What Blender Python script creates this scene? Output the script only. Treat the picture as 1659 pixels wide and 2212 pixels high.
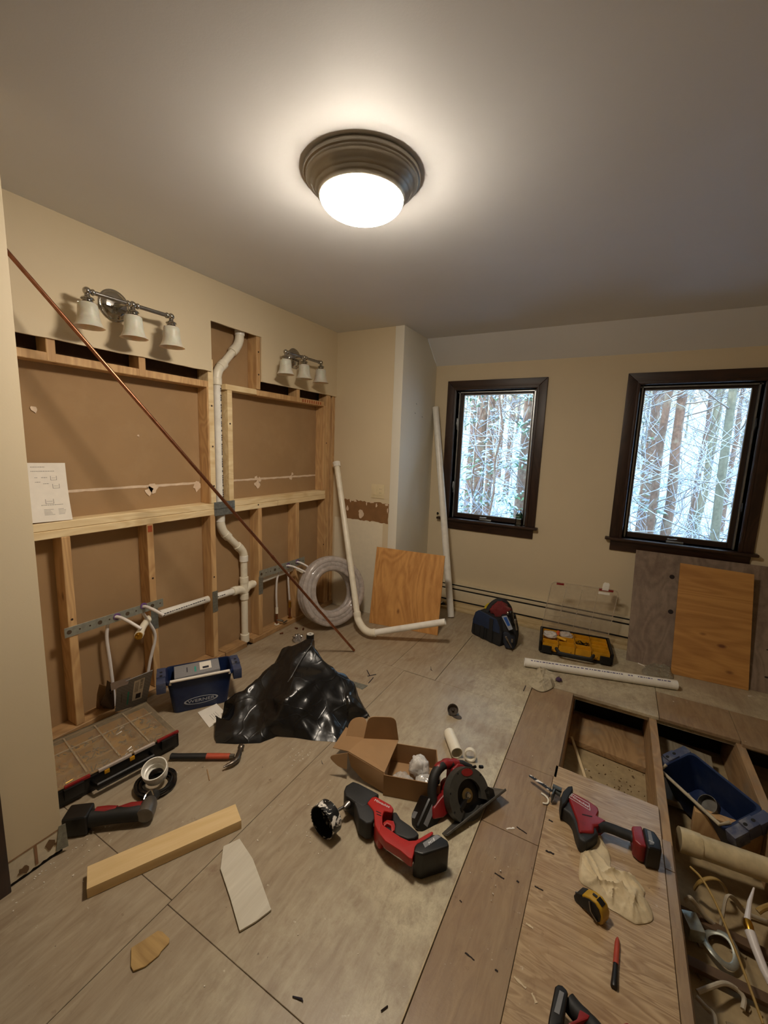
import bpy, bmesh, math, random
from mathutils import Vector as V, Matrix, noise
for o in list(bpy.data.objects): bpy.data.objects.remove(o)
SC = bpy.context.scene; COL = SC.collection
PI = math.pi
# ---------------------------------------------------------------- camera, sky, sun, exposure
cd = bpy.data.cameras.new('camera'); cam = bpy.data.objects.new('camera', cd); COL.objects.link(cam)
cd.sensor_fit = 'VERTICAL'; cd.sensor_height = 36.0; cd.lens = 14.8192; cd.clip_start = 0.02; cd.clip_end = 300
cam.matrix_world = Matrix(((0.871858, -0.106413, 0.478059, 0), (0.488415, 0.116647, -0.86478, 0), (0.03626, 0.987456, 0.153673, 1.49), (0, 0, 0, 1)))
SC.camera = cam
SC.view_settings.view_transform = 'Standard'; SC.view_settings.look = 'None'; SC.view_settings.gamma = 1.0
SC.view_settings.use_curve_mapping = False; SC.view_settings.exposure = 0.15
W = bpy.data.worlds.new('sky'); SC.world = W; W.use_nodes = True
nt = W.node_tree; nt.nodes.clear()
wo = nt.nodes.new('ShaderNodeOutputWorld'); bg = nt.nodes.new('ShaderNodeBackground')
bg.inputs[0].default_value = (0.52, 0.73, 1.0, 1); bg.inputs[1].default_value = 9.0
nt.links.new(bg.outputs[0], wo.inputs[0])
sun = bpy.data.lights.new('sun', 'SUN'); sun.energy = 3.0; sun.angle = math.radians(1.0); sun.color = (1.0, 0.83, 0.6)
so = bpy.data.objects.new('sun', sun); COL.objects.link(so)
so.rotation_euler = V((0.35, 0.86, -0.30)).to_track_quat('-Z', 'Y').to_euler()   # low winter sun from behind the house, lights the far bank
for i, (xa, xb) in enumerate(((-1.34, -0.72), (0.10, 0.75))):                # portals in the two window openings
    pl = bpy.data.lights.new('window_daylight', 'AREA'); pl.shape = 'RECTANGLE'; pl.size = xb - xa; pl.size_y = 1.1
    pl.cycles.is_portal = True
    po = bpy.data.objects.new('window_daylight', pl); COL.objects.link(po); po.location = ((xa + xb) / 2, 3.96, 1.43)
    po.rotation_euler = (math.radians(-90), 0, 0)
LAMP_E = 125.0
BULB_W = 9.0

# ---------------------------------------------------------------- materials
def hexc(h, k=1.0):
    r = [int(h[i:i+2], 16) / 255 for i in (0, 2, 4)]
    return tuple(min(1, (c / 12.92 if c <= .04045 else ((c + .055) / 1.055) ** 2.4) * k) for c in r) + (1,)
MATS = {}
class NB:
    def __init__(s, name):
        s.m = bpy.data.materials.new(name); s.m.use_nodes = True; s.t = s.m.node_tree; s.b = s.t.nodes['Principled BSDF']
    def n(s, k, **kw):
        x = s.t.nodes.new(k)
        for a, v in kw.items(): setattr(x, a, v)
        return x
    def l(s, a, b): s.t.links.new(a, b)
    def coord(s, scale=(1, 1, 1), which='Object', rot=(0, 0, 0)):
        c = s.n('ShaderNodeTexCoord'); mp = s.n('ShaderNodeMapping'); mp.inputs['Scale'].default_value = scale; mp.inputs['Rotation'].default_value = rot
        if which == 'World':
            g = s.n('ShaderNodeNewGeometry'); s.l(g.outputs['Position'], mp.inputs['Vector'])
        else: s.l(c.outputs[which], mp.inputs['Vector'])
        return mp.outputs[0]
    def noise(s, vec, scale, detail=4, rough=.55, dist=0):
        x = s.n('ShaderNodeTexNoise'); x.inputs['Scale'].default_value = scale; x.inputs['Detail'].default_value = detail
        x.inputs['Roughness'].default_value = rough; x.inputs['Distortion'].default_value = dist; s.l(vec, x.inputs['Vector']); return x.outputs['Fac']
    def ramp(s, fac, stops, interp='LINEAR'):
        r = s.n('ShaderNodeValToRGB'); r.color_ramp.interpolation = interp; e = r.color_ramp.elements
        while len(e) > 1: e.remove(e[-1])
        for i, (p, c) in enumerate(stops):
            q = e[0] if i == 0 else e.new(p)
            q.position = p; q.color = c if isinstance(c, tuple) else (c, c, c, 1)
        s.l(fac, r.inputs[0]); return r.outputs[0]
    def mix(s, fac, a, b, mode='MIX'):
        x = s.n('ShaderNodeMix', data_type='RGBA', blend_type=mode)
        for i, v in ((0, fac), (6, a), (7, b)):
            if isinstance(v, (tuple, float, int)): x.inputs[i].default_value = v
            else: s.l(v, x.inputs[i])
        return x.outputs[2]
    def math(s, op, a, b=0.0, c=None):
        x = s.n('ShaderNodeMath', operation=op)
        for i, v in enumerate((a, b) if c is None else (a, b, c)):
            if isinstance(v, (float, int)): x.inputs[i].default_value = v
            else: s.l(v, x.inputs[i])
        return x.outputs[0]
    def bump(s, h, st=.2, dist=.002):
        x = s.n('ShaderNodeBump'); x.inputs['Strength'].default_value = st; x.inputs['Distance'].default_value = dist
        s.l(h, x.inputs['Height']); s.l(x.outputs[0], s.b.inputs['Normal'])
    def done(s, col, rough=.5, metal=0.0):
        if isinstance(col, tuple): s.b.inputs['Base Color'].default_value = col
        else: s.l(col, s.b.inputs['Base Color'])
        if isinstance(rough, (float, int)): s.b.inputs['Roughness'].default_value = rough
        else: s.l(rough, s.b.inputs['Roughness'])
        s.b.inputs['Metallic'].default_value = metal
        return s.m
def plain(name, h, rough=.5, metal=0.0, var=.12, scale=30, dirt=None, dirt_amt=.4, dscale=8, bump=.05, k=1.0):
    if name in MATS: return MATS[name]
    n = NB(name); c = hexc(h, k); v = n.coord(); f = n.noise(v, scale, 3)
    lo = tuple(x * (1 - var) for x in c[:3]) + (1,); hi = tuple(min(1, x * (1 + var)) for x in c[:3]) + (1,)
    col = n.ramp(f, [(.3, lo), (.7, hi)])
    if dirt:
        d = n.noise(v, dscale, 5, .65); dm = n.ramp(d, [(.5, 0.0), (.68, dirt_amt)])
        col = n.mix(dm, col, hexc(dirt))
    if bump: n.bump(f, bump)
    MATS[name] = n.done(col, rough, metal); return MATS[name]
def wood(name, ha, hb, axis=1, scale=1.0, rough=.62, knots=True, dark='5a3a1c', stain=None, ring=9.0, band=.16):
    """long-grain lumber or ply face: grain stretched along the given local axis"""
    if name in MATS: return MATS[name]
    n = NB(name); st = [22 * scale] * 3; st[axis] = 1.3 * scale
    oi = n.n('ShaderNodeObjectInfo'); c = n.n('ShaderNodeTexCoord')
    add = n.n('ShaderNodeVectorMath', operation='ADD'); sc = n.n('ShaderNodeVectorMath', operation='SCALE')
    cb = n.n('ShaderNodeCombineXYZ'); n.l(oi.outputs['Random'], cb.inputs[0]); n.l(oi.outputs['Random'], cb.inputs[1]); n.l(oi.outputs['Random'], cb.inputs[2])
    n.l(cb.outputs[0], sc.inputs[0]); sc.inputs['Scale'].default_value = 7.0
    n.l(c.outputs['Object'], add.inputs[0]); n.l(sc.outputs[0], add.inputs[1])
    mp = n.n('ShaderNodeMapping'); mp.inputs['Scale'].default_value = st; n.l(add.outputs[0], mp.inputs['Vector'])
    w = n.noise(mp.outputs[0], 1.0, 5, .6, .6); fine = n.noise(mp.outputs[0], 5.0, 4, .6)
    m2 = n.n('ShaderNodeMapping'); s2 = [ring] * 3; s2[axis] = ring * .22; m2.inputs['Scale'].default_value = s2; n.l(add.outputs[0], m2.inputs['Vector'])
    big = n.noise(m2.outputs[0], .6, 2, .5, 1.2); bands = n.math('SINE', n.math('MULTIPLY', big, 55.0)); bands = n.math('MULTIPLY_ADD', bands, .5, .5)
    f = n.math('ADD', n.math('MULTIPLY_ADD', w, .75, (.3 - band * 1.3) * .5 - .08), n.math('MULTIPLY', bands, band * 1.3)); f = n.math('ADD', f, n.math('MULTIPLY', fine, .2))
    col = n.ramp(f, [(.28, hexc(hb)), (.72, hexc(ha))])
    if knots:
        vo = n.n('ShaderNodeTexVoronoi'); vo.inputs['Scale'].default_value = 3.2; m3 = n.n('ShaderNodeMapping'); s3 = [1.6] * 3; s3[axis] = .8
        m3.inputs['Scale'].default_value = s3; n.l(add.outputs[0], m3.inputs['Vector']); n.l(m3.outputs[0], vo.inputs['Vector'])
        k = n.ramp(vo.outputs['Distance'], [(.035, .85), (.085, 0.0)]); col = n.mix(k, col, hexc(dark))
    if stain:
        d = n.noise(add.outputs[0], 5.0, 5, .7); col = n.mix(n.ramp(d, [(.48, 0.0), (.7, .5)]), col, hexc(stain))
    n.bump(f, .15, .001)
    MATS[name] = n.done(col, rough); return MATS[name]
def glass(name, tint=(.93, .97, .96, 1), gloss=.05, base=0.06):
    """thin pane: lets light straight through and adds a glossy reflection"""
    if name in MATS: return MATS[name]
    n = NB(name); n.t.nodes.remove(n.b); out = n.t.nodes['Material Output']
    tr = n.n('ShaderNodeBsdfTransparent'); tr.inputs[0].default_value = tint; gl = n.n('ShaderNodeBsdfGlossy'); gl.inputs['Roughness'].default_value = gloss
    fr = n.n('ShaderNodeFresnel'); fr.inputs[0].default_value = 1.45; f = n.math('ADD', fr.outputs[0], base); mx = n.n('ShaderNodeMixShader')
    n.l(f, mx.inputs[0]); n.l(tr.outputs[0], mx.inputs[1]); n.l(gl.outputs[0], mx.inputs[2]); n.l(mx.outputs[0], out.inputs[0])
    MATS[name] = n.m; return n.m
def cloudy(name, h, alpha=.5, rough=.15, k=1.0):
    """hazy clear plastic: part diffuse/glossy film, part see-through"""
    if name in MATS: return MATS[name]
    n = NB(name); n.b.inputs['Base Color'].default_value = hexc(h, k); n.b.inputs['Roughness'].default_value = rough
    n.b.inputs['Specular IOR Level'].default_value = .8
    f = n.noise(n.coord(), 25, 3); n.l(n.ramp(f, [(.3, alpha * .7), (.7, min(1, alpha * 1.3))]), n.b.inputs['Alpha'])
    MATS[name] = n.m; return n.m

# ---------------------------------------------------------------- mesh building
class M:
    def __init__(s): s.v = []; s.f = []
    def add(s, vs, fs):
        b = len(s.v); s.v += [V(p) for p in vs]; s.f += [tuple(b + i for i in f) for f in fs]; return s
    def hexa(s, p): return s.add(p, [(0, 3, 2, 1), (4, 5, 6, 7), (0, 1, 5, 4), (1, 2, 6, 5), (2, 3, 7, 6), (3, 0, 4, 7)])
    def box(s, a, b):
        (x0, y0, z0), (x1, y1, z1) = a, b
        return s.hexa([(x0, y0, z0), (x1, y0, z0), (x1, y1, z0), (x0, y1, z0), (x0, y0, z1), (x1, y0, z1), (x1, y1, z1), (x0, y1, z1)])
    def obox(s, c, size, R=None):
        x, y, z = (q / 2 for q in size); R = R or Matrix.Identity(3); c = V(c)
        return s.hexa([c + R @ V(p) for p in ((-x, -y, -z), (x, -y, -z), (x, y, -z), (-x, y, -z), (-x, -y, z), (x, -y, z), (x, y, z), (-x, y, z))])
    def prism(s, pts, vec):
        n = len(pts); pts = [V(p) for p in pts]; vec = V(vec)
        nrm = V((0, 0, 0))
        for i in range(n): nrm += (pts[i] - pts[0]).cross(pts[(i + 1) % n] - pts[0])
        if nrm.dot(vec) < 0: pts = pts[::-1]
        return s.add(pts + [p + vec for p in pts], [tuple(range(n))[::-1], tuple(range(n, 2 * n))] + [(i, (i + 1) % n, n + (i + 1) % n, n + i) for i in range(n)])
    def loft(s, rings, cap=True, closed=False):
        n = len(rings[0]); b = []
        vs = [p for r in rings for p in r]; fs = []
        R = len(rings)
        for k in range(R if closed else R - 1):
            for i in range(n):
                j = (i + 1) % n; k2 = (k + 1) % R
                fs.append((k * n + i, k * n + j, k2 * n + j, k2 * n + i))
        if cap and not closed: fs += [tuple(range(n))[::-1], tuple((R - 1) * n + i for i in range(n))]
        return s.add(vs, fs)
    def tube(s, pts, r, n=12, cap=True, closed=False, flat=1.0):
        pts = [V(p) for p in pts]; N = len(pts); rr = r if isinstance(r, (list, tuple)) else [r] * N; rings = []; up = None
        for i in range(N):
            if closed: d = pts[(i + 1) % N] - pts[i - 1]
            else: d = (pts[min(i + 1, N - 1)] - pts[max(i - 1, 0)])
            d = d.normalized() if d.length > 1e-9 else V((0, 0, 1))
            if up is None:
                up = V((0, 0, 1)) if abs(d.z) < .9 else V((1, 0, 0))
            u = (up - d * up.dot(d)).normalized(); w = d.cross(u); up = u
            rings.append([pts[i] + (u * math.cos(a) * flat + w * math.sin(a)) * rr[i] for a in (2 * PI * k / n for k in range(n))])
        return s.loft(rings, cap, closed)
    def pipe(s, a, b, ro, ri, n=24):
        """hollow straight pipe"""
        a, b = V(a), V(b); d = (b - a).normalized(); up = V((0, 0, 1)) if abs(d.z) < .9 else V((1, 0, 0)); u = (up - d * up.dot(d)).normalized(); w = d.cross(u)
        ring = lambda c, r: [c + (u * math.cos(2 * PI * k / n) + w * math.sin(2 * PI * k / n)) * r for k in range(n)]
        return s.loft([ring(a, ro), ring(b, ro), ring(b, ri), ring(a, ri)], False, True)
    def lathe(s, prof, n=32, mat=None, cap=True):
        mat = mat or Matrix.Identity(4)
        rings = [[mat @ V((max(r, 1e-4) * math.cos(2 * PI * k / n), max(r, 1e-4) * math.sin(2 * PI * k / n), z)) for k in range(n)] for r, z in prof]
        return s.loft(rings, cap)
    def ball(s, c, r, n=12, sc=(1, 1, 1)):
        m = Matrix.Translation(V(c)) @ Matrix.Diagonal(V((sc[0], sc[1], sc[2], 1)))
        return s.lathe([(r * math.sin(PI * k / n), -r * math.cos(PI * k / n)) for k in range(n + 1)], n * 2, m, False)
    def sheet(s, P, th):
        """grid of points P[i][j] given thickness th along z-ish normal"""
        n, m = len(P), len(P[0]); vs = [p for r in P for p in r]; off = V((0, 0, th))
        vs2 = [V(p) - off for p in vs]; fs = []
        q = lambda i, j: i * m + j; T = n * m
        for i in range(n - 1):
            for j in range(m - 1):
                fs.append((q(i, j), q(i, j + 1), q(i + 1, j + 1), q(i + 1, j))); fs.append((T + q(i, j), T + q(i + 1, j), T + q(i + 1, j + 1), T + q(i, j + 1)))
        for i in range(n - 1):
            fs.append((q(i, 0), q(i + 1, 0), T + q(i + 1, 0), T + q(i, 0))); fs.append((q(i, m - 1), T + q(i, m - 1), T + q(i + 1, m - 1), q(i + 1, m - 1)))
        for j in range(m - 1):
            fs.append((q(0, j), T + q(0, j), T + q(0, j + 1), q(0, j + 1))); fs.append((q(n - 1, j), q(n - 1, j + 1), T + q(n - 1, j + 1), T + q(n - 1, j)))
        return s.add(vs + vs2, fs)
    def build(s, name, mat, parent=None, bev=0.0, seg=2, smooth=35, sub=0, **props):
        loc = V(parent['base']) if parent is not None and 'base' in parent.keys() else V((0, 0, 0))
        top = parent is None and not props.get('kind') == 'structure'
        if top:
            lo = V([min(p[i] for p in s.v) for i in range(3)]); hi = V([max(p[i] for p in s.v) for i in range(3)])
            loc = V(((lo.x + hi.x) / 2, (lo.y + hi.y) / 2, lo.z))
        me = bpy.data.meshes.new(name); me.from_pydata([p - loc for p in s.v], [], s.f); me.update()
        bm = bmesh.new(); bm.from_mesh(me)
        bmesh.ops.recalc_face_normals(bm, faces=bm.faces)
        if bev:
            es = [e for e in bm.edges if len(e.link_faces) == 2 and e.calc_face_angle(0) > math.radians(32)]
            bmesh.ops.bevel(bm, geom=es, offset=bev, segments=seg, profile=.6, affect='EDGES', clamp_overlap=True)
        bm.to_mesh(me); bm.free()
        if smooth:
            me.polygons.foreach_set('use_smooth', [True] * len(me.polygons)); me.set_sharp_from_angle(angle=math.radians(smooth))
        me.materials.append(mat if not isinstance(mat, str) else MATS[mat])
        o = bpy.data.objects.new(name, me); COL.objects.link(o)
        if parent is not None: o.parent = parent; o['base'] = tuple(loc)
        elif top: o.location = loc; o['base'] = tuple(loc)
        else: o['base'] = (0.0, 0.0, 0.0)
        if sub:
            md = o.modifiers.new('sub', 'SUBSURF'); md.levels = sub; md.render_levels = sub
        for k, v in props.items(): o[{'cat': 'category'}.get(k, k)] = v
        return o
def thing(name, loc, label, cat, group=None):
    o = bpy.data.objects.new(name, None); COL.objects.link(o); o.location = loc; o.empty_display_size = .05; o['base'] = tuple(float(q) for q in loc); o['label'] = label; o['category'] = cat
    if group: o['group'] = group
    return o
def arc(a, b, c, n=8):
    """smooth bend through corner b"""
    a, b, c = V(a), V(b), V(c); return [(1 - t) ** 2 * a + 2 * t * (1 - t) * b + t * t * c for t in (i / n for i in range(n + 1))]
def spline(P, n=8):
    P = [V(p) for p in P]; P = [P[0] * 2 - P[1]] + P + [P[-1] * 2 - P[-2]]; out = []
    for i in range(1, len(P) - 2):
        for k in range(n):
            t = k / n; a, b, c, d = P[i - 1:i + 3]
            out.append(.5 * ((2 * b) + (c - a) * t + (2 * a - 5 * b + 4 * c - d) * t * t + (3 * b - a - 3 * c + d) * t ** 3))
    return out + [P[-2]]
def frame(o, u, v, n=None):
    """matrix with x=u, z close to n"""
    u = V(u).normalized(); v = V(v); w = u.cross(v).normalized(); v = w.cross(u)
    m = Matrix((u, v, w)).transposed().to_4x4(); m.translation = V(o); return m
def text(s, loc, R, size, mat, parent, ext=.0004, name='lettering'):
    """real lettering as a flat mesh; R columns = text right, text up, facing"""
    cu = bpy.data.curves.new(name, 'FONT'); cu.body = s; cu.size = size; cu.extrude = ext; cu.align_x = 'CENTER'; cu.align_y = 'CENTER'
    tmp = bpy.data.objects.new(name, cu); COL.objects.link(tmp); dg = bpy.context.evaluated_depsgraph_get()
    me = bpy.data.meshes.new_from_object(tmp.evaluated_get(dg)); bpy.data.objects.remove(tmp)
    Mx = R.to_4x4() if len(R) == 3 else R; Mx = Mx.copy(); Mx.translation = V(loc) - V(parent['base'] if 'base' in parent.keys() else (0, 0, 0))
    me.transform(Mx); me.materials.clear(); me.materials.append(mat)
    o = bpy.data.objects.new(name, me); COL.objects.link(o); o.parent = parent; return o
def cols(a, b, c): return Matrix((V(a).normalized(), V(b).normalized(), V(c).normalized())).transposed()

from mathutils.geometry import delaunay_2d_cdt
def inside(p, poly):
    c = False; n = len(poly)
    for i in range(n):
        a, b = poly[i], poly[i - 1]
        if (a.y > p[1]) != (b.y > p[1]) and p[0] < (b.x - a.x) * (p[1] - a.y) / (b.y - a.y) + a.x: c = not c
    return c
def edge_dist(p, poly):
    d = 9
    for i in range(len(poly)):
        a, b = poly[i - 1].xy, poly[i].xy; ab = b - a; t = max(0, min(1, (V(p).xy - a).dot(ab) / max(ab.length_squared, 1e-12))); d = min(d, (V(p).xy - a - ab * t).length)
    return d
def drape(outline, zf, res, th=.0015):
    """thin cloth-like sheet over an outline in plan, height from zf(x, y, distance to edge)"""
    O = [V(p) for p in outline]; n = len(O); ol = []
    for i in range(n):
        a, b, c, d = O[i - 1], O[i], O[(i + 1) % n], O[(i + 2) % n]; k = max(2, int((c - b).length / res))
        for f in range(k): u = f / k; ol.append(.5 * ((2 * b) + (c - a) * u + (2 * a - 5 * b + 4 * c - d) * u * u + (3 * b - a - 3 * c + d) * u ** 3))
    x0, x1, y0, y1 = min(p.x for p in ol), max(p.x for p in ol), min(p.y for p in ol), max(p.y for p in ol)
    pts = [p.xy for p in ol]; j = 0; y = y0
    while y < y1:
        x = x0 + (res / 2 if j % 2 else 0)
        while x < x1:
            if inside((x, y), ol) and edge_dist((x, y), ol) > res * .45: pts.append(V((x, y)))
            x += res
        y += res * .87; j += 1
    nb = len(ol); r = delaunay_2d_cdt(pts, [], [tuple(range(nb))], 1, 1e-7)
    m = M(); vs = [V((p.x, p.y, zf(p.x, p.y, edge_dist(p, ol)))) for p in r[0]]; fs = [tuple(f) for f in r[2]]; N = len(vs)
    cnt = {}
    for f in fs:
        for i in range(len(f)): e = (f[i], f[(i + 1) % len(f)]); cnt[tuple(sorted(e))] = cnt.get(tuple(sorted(e)), 0) + 1
    low = [V((p.x, p.y, max(zf(0, 0, -1), p.z - th))) for p in vs]
    side = [(a, b, N + b, N + a) for f in fs for a, b in ((f[i], f[(i + 1) % len(f)]) for i in range(len(f))) if cnt[tuple(sorted((a, b)))] == 1]
    return m.add(vs + low, fs + [tuple(N + i for i in f[::-1]) for f in fs] + side)

# ---- shared materials
def paint(name, h, extra=None):
    n = NB(name); v = n.coord(which='World'); f = n.noise(v, 160, 2); d = n.noise(v, 1.3, 4, .6)
    c = hexc(h); col = n.ramp(d, [(.3, tuple(x * .94 for x in c[:3]) + (1,)), (.7, c)])
    n.bump(f, .12, .0012); MATS[name] = n.done(col, .62); return n
paint('wall_paint', 'd6c6a6'); paint('ceiling_paint', 'dcdcdc'); paint('pale_paint', 'e6e2d4')
def subfloor(name, pale, dark, dusty, dust_x=None, grain=1, stain='5b3a28', red=None, wavy=False):
    n = NB(name); v = n.coord(which='World'); c = hexc(pale)
    st = [9, 9, 9]; st[grain] = 1.6; g = n.noise(n.coord(tuple(st), 'World'), 4.0, 6, .65, .8)
    col = n.ramp(g, [(.3, hexc(dark)), (.7, hexc(pale))])
    if wavy:
        wv = n.noise(n.coord((1.0, 7.5, 1), 'World', (0, 0, .12)), 1.6, 3, .5, 1.6); wb = n.ramp(n.math('FRACT', n.math('MULTIPLY', wv, 9.0)), [(0, .0), (.75, .75), (.95, .1), (1, 0.0)]); col = n.mix(wb, col, hexc('c3a984'))
    blot = n.noise(v, 1.7, 6, .68); col = n.mix(n.ramp(blot, [(.42, 0.0), (.72, .45)]), col, hexc(dusty))
    if red: col = n.mix(n.ramp(n.noise(v, 2.6, 5, .6, .4), [(.5, 0.0), (.7, .55)]), col, hexc(red))
    if dust_x:
        sp = n.n('ShaderNodeSeparateXYZ'); g2 = n.n('ShaderNodeNewGeometry'); n.l(g2.outputs['Position'], sp.inputs[0])
        a = n.ramp(n.math('MULTIPLY_ADD', sp.outputs[0], 1.0, 1.5), [(dust_x[0] + 1.5 - 0.0, 0.0), (min(.999, dust_x[1] + 1.5), 1.0)])
        wh = n.noise(n.coord((1.6, 1, 1), 'World'), 14.0, 8, .82, .3); lowm = n.ramp(n.noise(v, 2.2, 4, .6, .4), [(.40, .15), (.58, 1.0)]); pw = n.math('MULTIPLY', n.math('MULTIPLY', n.ramp(wh, [(.38, .15), (.60, 1.0)]), lowm), n.math('MULTIPLY', a, .85)); col = n.mix(pw, col, hexc('cdc4a6'))
    sp1 = n.noise(v, 26, 4, .7); col = n.mix(n.ramp(sp1, [(.68, 0.0), (.75, .8)]), col, hexc('d9d2bf'))
    sp2 = n.noise(v, 11, 5, .75); col = n.mix(n.ramp(sp2, [(.64, 0.0), (.74, .55)]), col, hexc(stain)); ft = n.noise(n.coord((1.4, 1, 1), 'World', (0, 0, .4)), 3.4, 5, .7, .7); col = n.mix(n.ramp(ft, [(.62, 0.0), (.72, .45)]), col, hexc('6b4a36'))
    sp3 = n.noise(n.coord((1, 1, 1), 'World', (0, 0, 1)), 38, 3, .6); col = n.mix(n.ramp(sp3, [(.72, 0.0), (.78, .8)]), col, hexc('3a2618'))
    n.bump(n.math('ADD', g, sp1), .35, .0015); MATS[name] = n.done(col, n.ramp(blot, [(.3, .46), (.7, .27)])); return n.m
subfloor('subfloor', 'a8987f', '89765f', 'b0a692', dust_x=(-1.0, -.52))
subfloor('patch_ply', 'ab8f69', '86694a', 'a3917a', grain=0, red='8d6a4e', wavy=True)
subfloor('edge_ply', 'a08767', '826950', 'a0937e', grain=1, red='866850')
wood('stud_wood', 'd0aa78', 'ab8356', 2); wood('rail_wood', 'ead5aa', 'd2b482', 1, ring=7)
wood('old_wood', 'b5894f', '8f6636', 1, stain='6b4a2a'); wood('plate_wood', 'b89263', '93704a', 1, stain='7a5c3e')
wood('joist_wood', 'b08f66', '8a6a48', 1, stain='8c8576')
plain('kraft', '9f805b', .85, var=.05, scale=4, dirt='b99b74', dirt_amt=.25, dscale=3)
plain('gypsum', 'd8cfc0', .9); plain('torn_paper', 'd9c3aa', .9, var=.1); plain('plaster', 'cbbfa6', .9, dirt='8d7a60')
wood('window_wood', '3a2418', '1f110b', 2, rough=.42, knots=False)
wood('window_wood_h', '3a2418', '1f110b', 0, rough=.42, knots=False)
plain('window_sash', '2c1c14', .45); plain('alu', 'a9adb0', .35, .9); plain('heater_paint', 'd2c4a6', .55, var=.04)
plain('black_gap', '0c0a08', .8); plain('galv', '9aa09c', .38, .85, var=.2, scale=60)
plain('pvc', 'e9e2cf', .35, var=.05, dirt='b9ad92', dirt_amt=.3); plain('pvc_white', 'ebe8df', .32, var=.04, dirt='b5aca0', dirt_amt=.25)
plain('pex', 'dcd6d2', .4, var=.05); plain('brass', 'c49a3e', .3, 1.0); plain('copper', '9c6a50', .34, 1.0, var=.2, scale=40, dirt='5d3322', dirt_amt=.6)
plain('black_plastic', '0c0c0d', .42, var=.2); plain('black_rubber', '151514', .6, var=.2, dirt='2e2a26', dirt_amt=.3)
plain('red_plastic', '84191b', .40, var=.1, dirt='5a1c1a', dirt_amt=.5, dscale=12); plain('ink', '2b2733', .6); plain('white_ink', 'd9d9d9', .6)
plain('yellow_plastic', 'd79a1c', .45, var=.08, dirt='8a651c'); plain('chrome', 'b9b6b0', .12, 1.0, var=.03); plain('steel', '8d8a86', .32, 1.0, var=.15)
plain('cardboard', '9d7b55', .85, var=.06, scale=12); plain('paper', 'e6dfd3', .8, var=.03)
# ================================================================ THE ROOM
H = 2.44; XL = -2.244; XS = -2.257; XB = -2.346; YB = 3.12; XR = -1.599; YW = 3.811; NX = -1.611; NY = 0.61
RX = 1.95; FY = -1.7
def struct(m, name, mat, bev=0.0, parent=None, **k):
    if parent is None: k['kind'] = 'structure'
    return m.build(name, mat, parent, bev, **k)
# ceiling with the sloped strip over the windows
c = M(); c.box((-2.5, FY - .1, H), (RX + .1, 3.575, H + .1))
c.prism([(XR, 3.575, H), (RX + .1, 3.575, H), (RX + .1, 3.93, 2.15), (XR, 3.93, 2.15)], (0, .02, .12))
c.prism([(-2.5, 3.575, H), (XR, 3.575, H), (XR, 3.93, H), (-2.5, 3.93, H)], (0, 0, .1))
struct(c, 'ceiling', 'ceiling_paint', smooth=0)
# left wall: drywall that is left above the cut-out
w = M(); T = (-.0127, 0, 0)
def yz(y0, y1, z0, z1, jag=0, bottom=True):
    n = max(2, int((y1 - y0) / .06)); rnd = random.Random(int(y0 * 100)); b = []
    for i in range(n + 1):
        y = y0 + (y1 - y0) * i / n; b.append((XL, y, z0 + (rnd.uniform(-jag, jag) if 0 < i < n else 0)))
    return b + [(XL, y1, z1), (XL, y0, z1)]
w.prism(yz(NY, 1.818, 1.905, H, .003), T); w.prism(yz(1.818, 2.232, 2.2, H, .002), T); w.prism(yz(2.232, YB, 1.905, H, .003), T)
left = struct(w, 'wall_left', 'wall_paint')
g = M(); g.box((XB - .0127, NY, -.02), (XB, 1.9, 1.214)); g.box((XB - .0127, NY, 1.217), (XB, 1.80, 1.846)); g.box((XB - .0127, 1.80, 1.217), (XB, 2.235, H)); g.box((XB - .0127, NY, 2.3), (XB, 1.80, H)); g.box((XB - .0127, 2.235, 2.3), (XB, YB, H)); g.box((XB - .0127, 1.9, -.02), (XB, YB + .1, 1.2155)); g.box((XB - .0127, 2.235, 1.2195), (XB, YB + .1, 1.846))
g.box((XB - .03, NY - .05, -.05), (XB - .0127, YB + .1, 1.83))
g.build('backing_board', 'kraft', left, label='bare brown back of the drywall behind the studs')
m = M(); m.box((XB - .034, NY, 1.82), (XB - .018, YB + .05, 2.38)); m.build('cavity_shade_panel', plain('cavity_shade_brown', '4a3525', .95), left, label='dark brown panel standing in for shade inside the cavity above the headers')  # dark colour of this panel stands in for the shade above the headers
# white tape bead along the backing joint and torn bits
g = M()
rnd = random.Random(5)
for (ya, yb) in ((NY, 1.78), (1.98, 2.99)):
    n = 30; top = [(XB + .0012, ya + (yb - ya) * i / n, 1.222 + rnd.uniform(0, .003)) for i in range(n + 1)]; bot = [(XB + .0012, ya + (yb - ya) * i / n, 1.212 - rnd.uniform(0, .004)) for i in range(n, -1, -1)]
    g.prism(top + bot, (-.001, 0, 0))
g.build('joint_compound', 'torn_paper', left, label='thin pale line of joint compound')
g = M()
def rag(m, x, y, z, s, n=11, seed=0, asp=1.0):
    r = random.Random(seed); m.prism([(x, y + s * asp * r.uniform(.45, 1.1) * math.cos(2 * PI * i / n), z + s * r.uniform(.4, 1.1) * math.sin(2 * PI * i / n)) for i in range(n)], (-.0015, 0, 0))
for i, (y, z, s) in enumerate(((1.47, 1.208, .035), (1.45, 1.19, .03), (2.265, 1.225, .02), (2.28, 1.18, .035), (2.30, 1.21, .025), (2.64, 1.21, .022), (2.66, 1.24, .014), (1.76, 1.2, .04), (.93, 1.6, .02), (1.4, 1.5, .008))): rag(g, XB + .004, y, z, s, seed=i)
g.build('torn_paper_scrap', 'torn_paper', left, kind='stuff')
def piece(name, mat, a, b, bev=.0025, **k):
    m = M(); m.box(a, b); return m.build(name, mat, left, bev, seg=1, **k)
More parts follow.
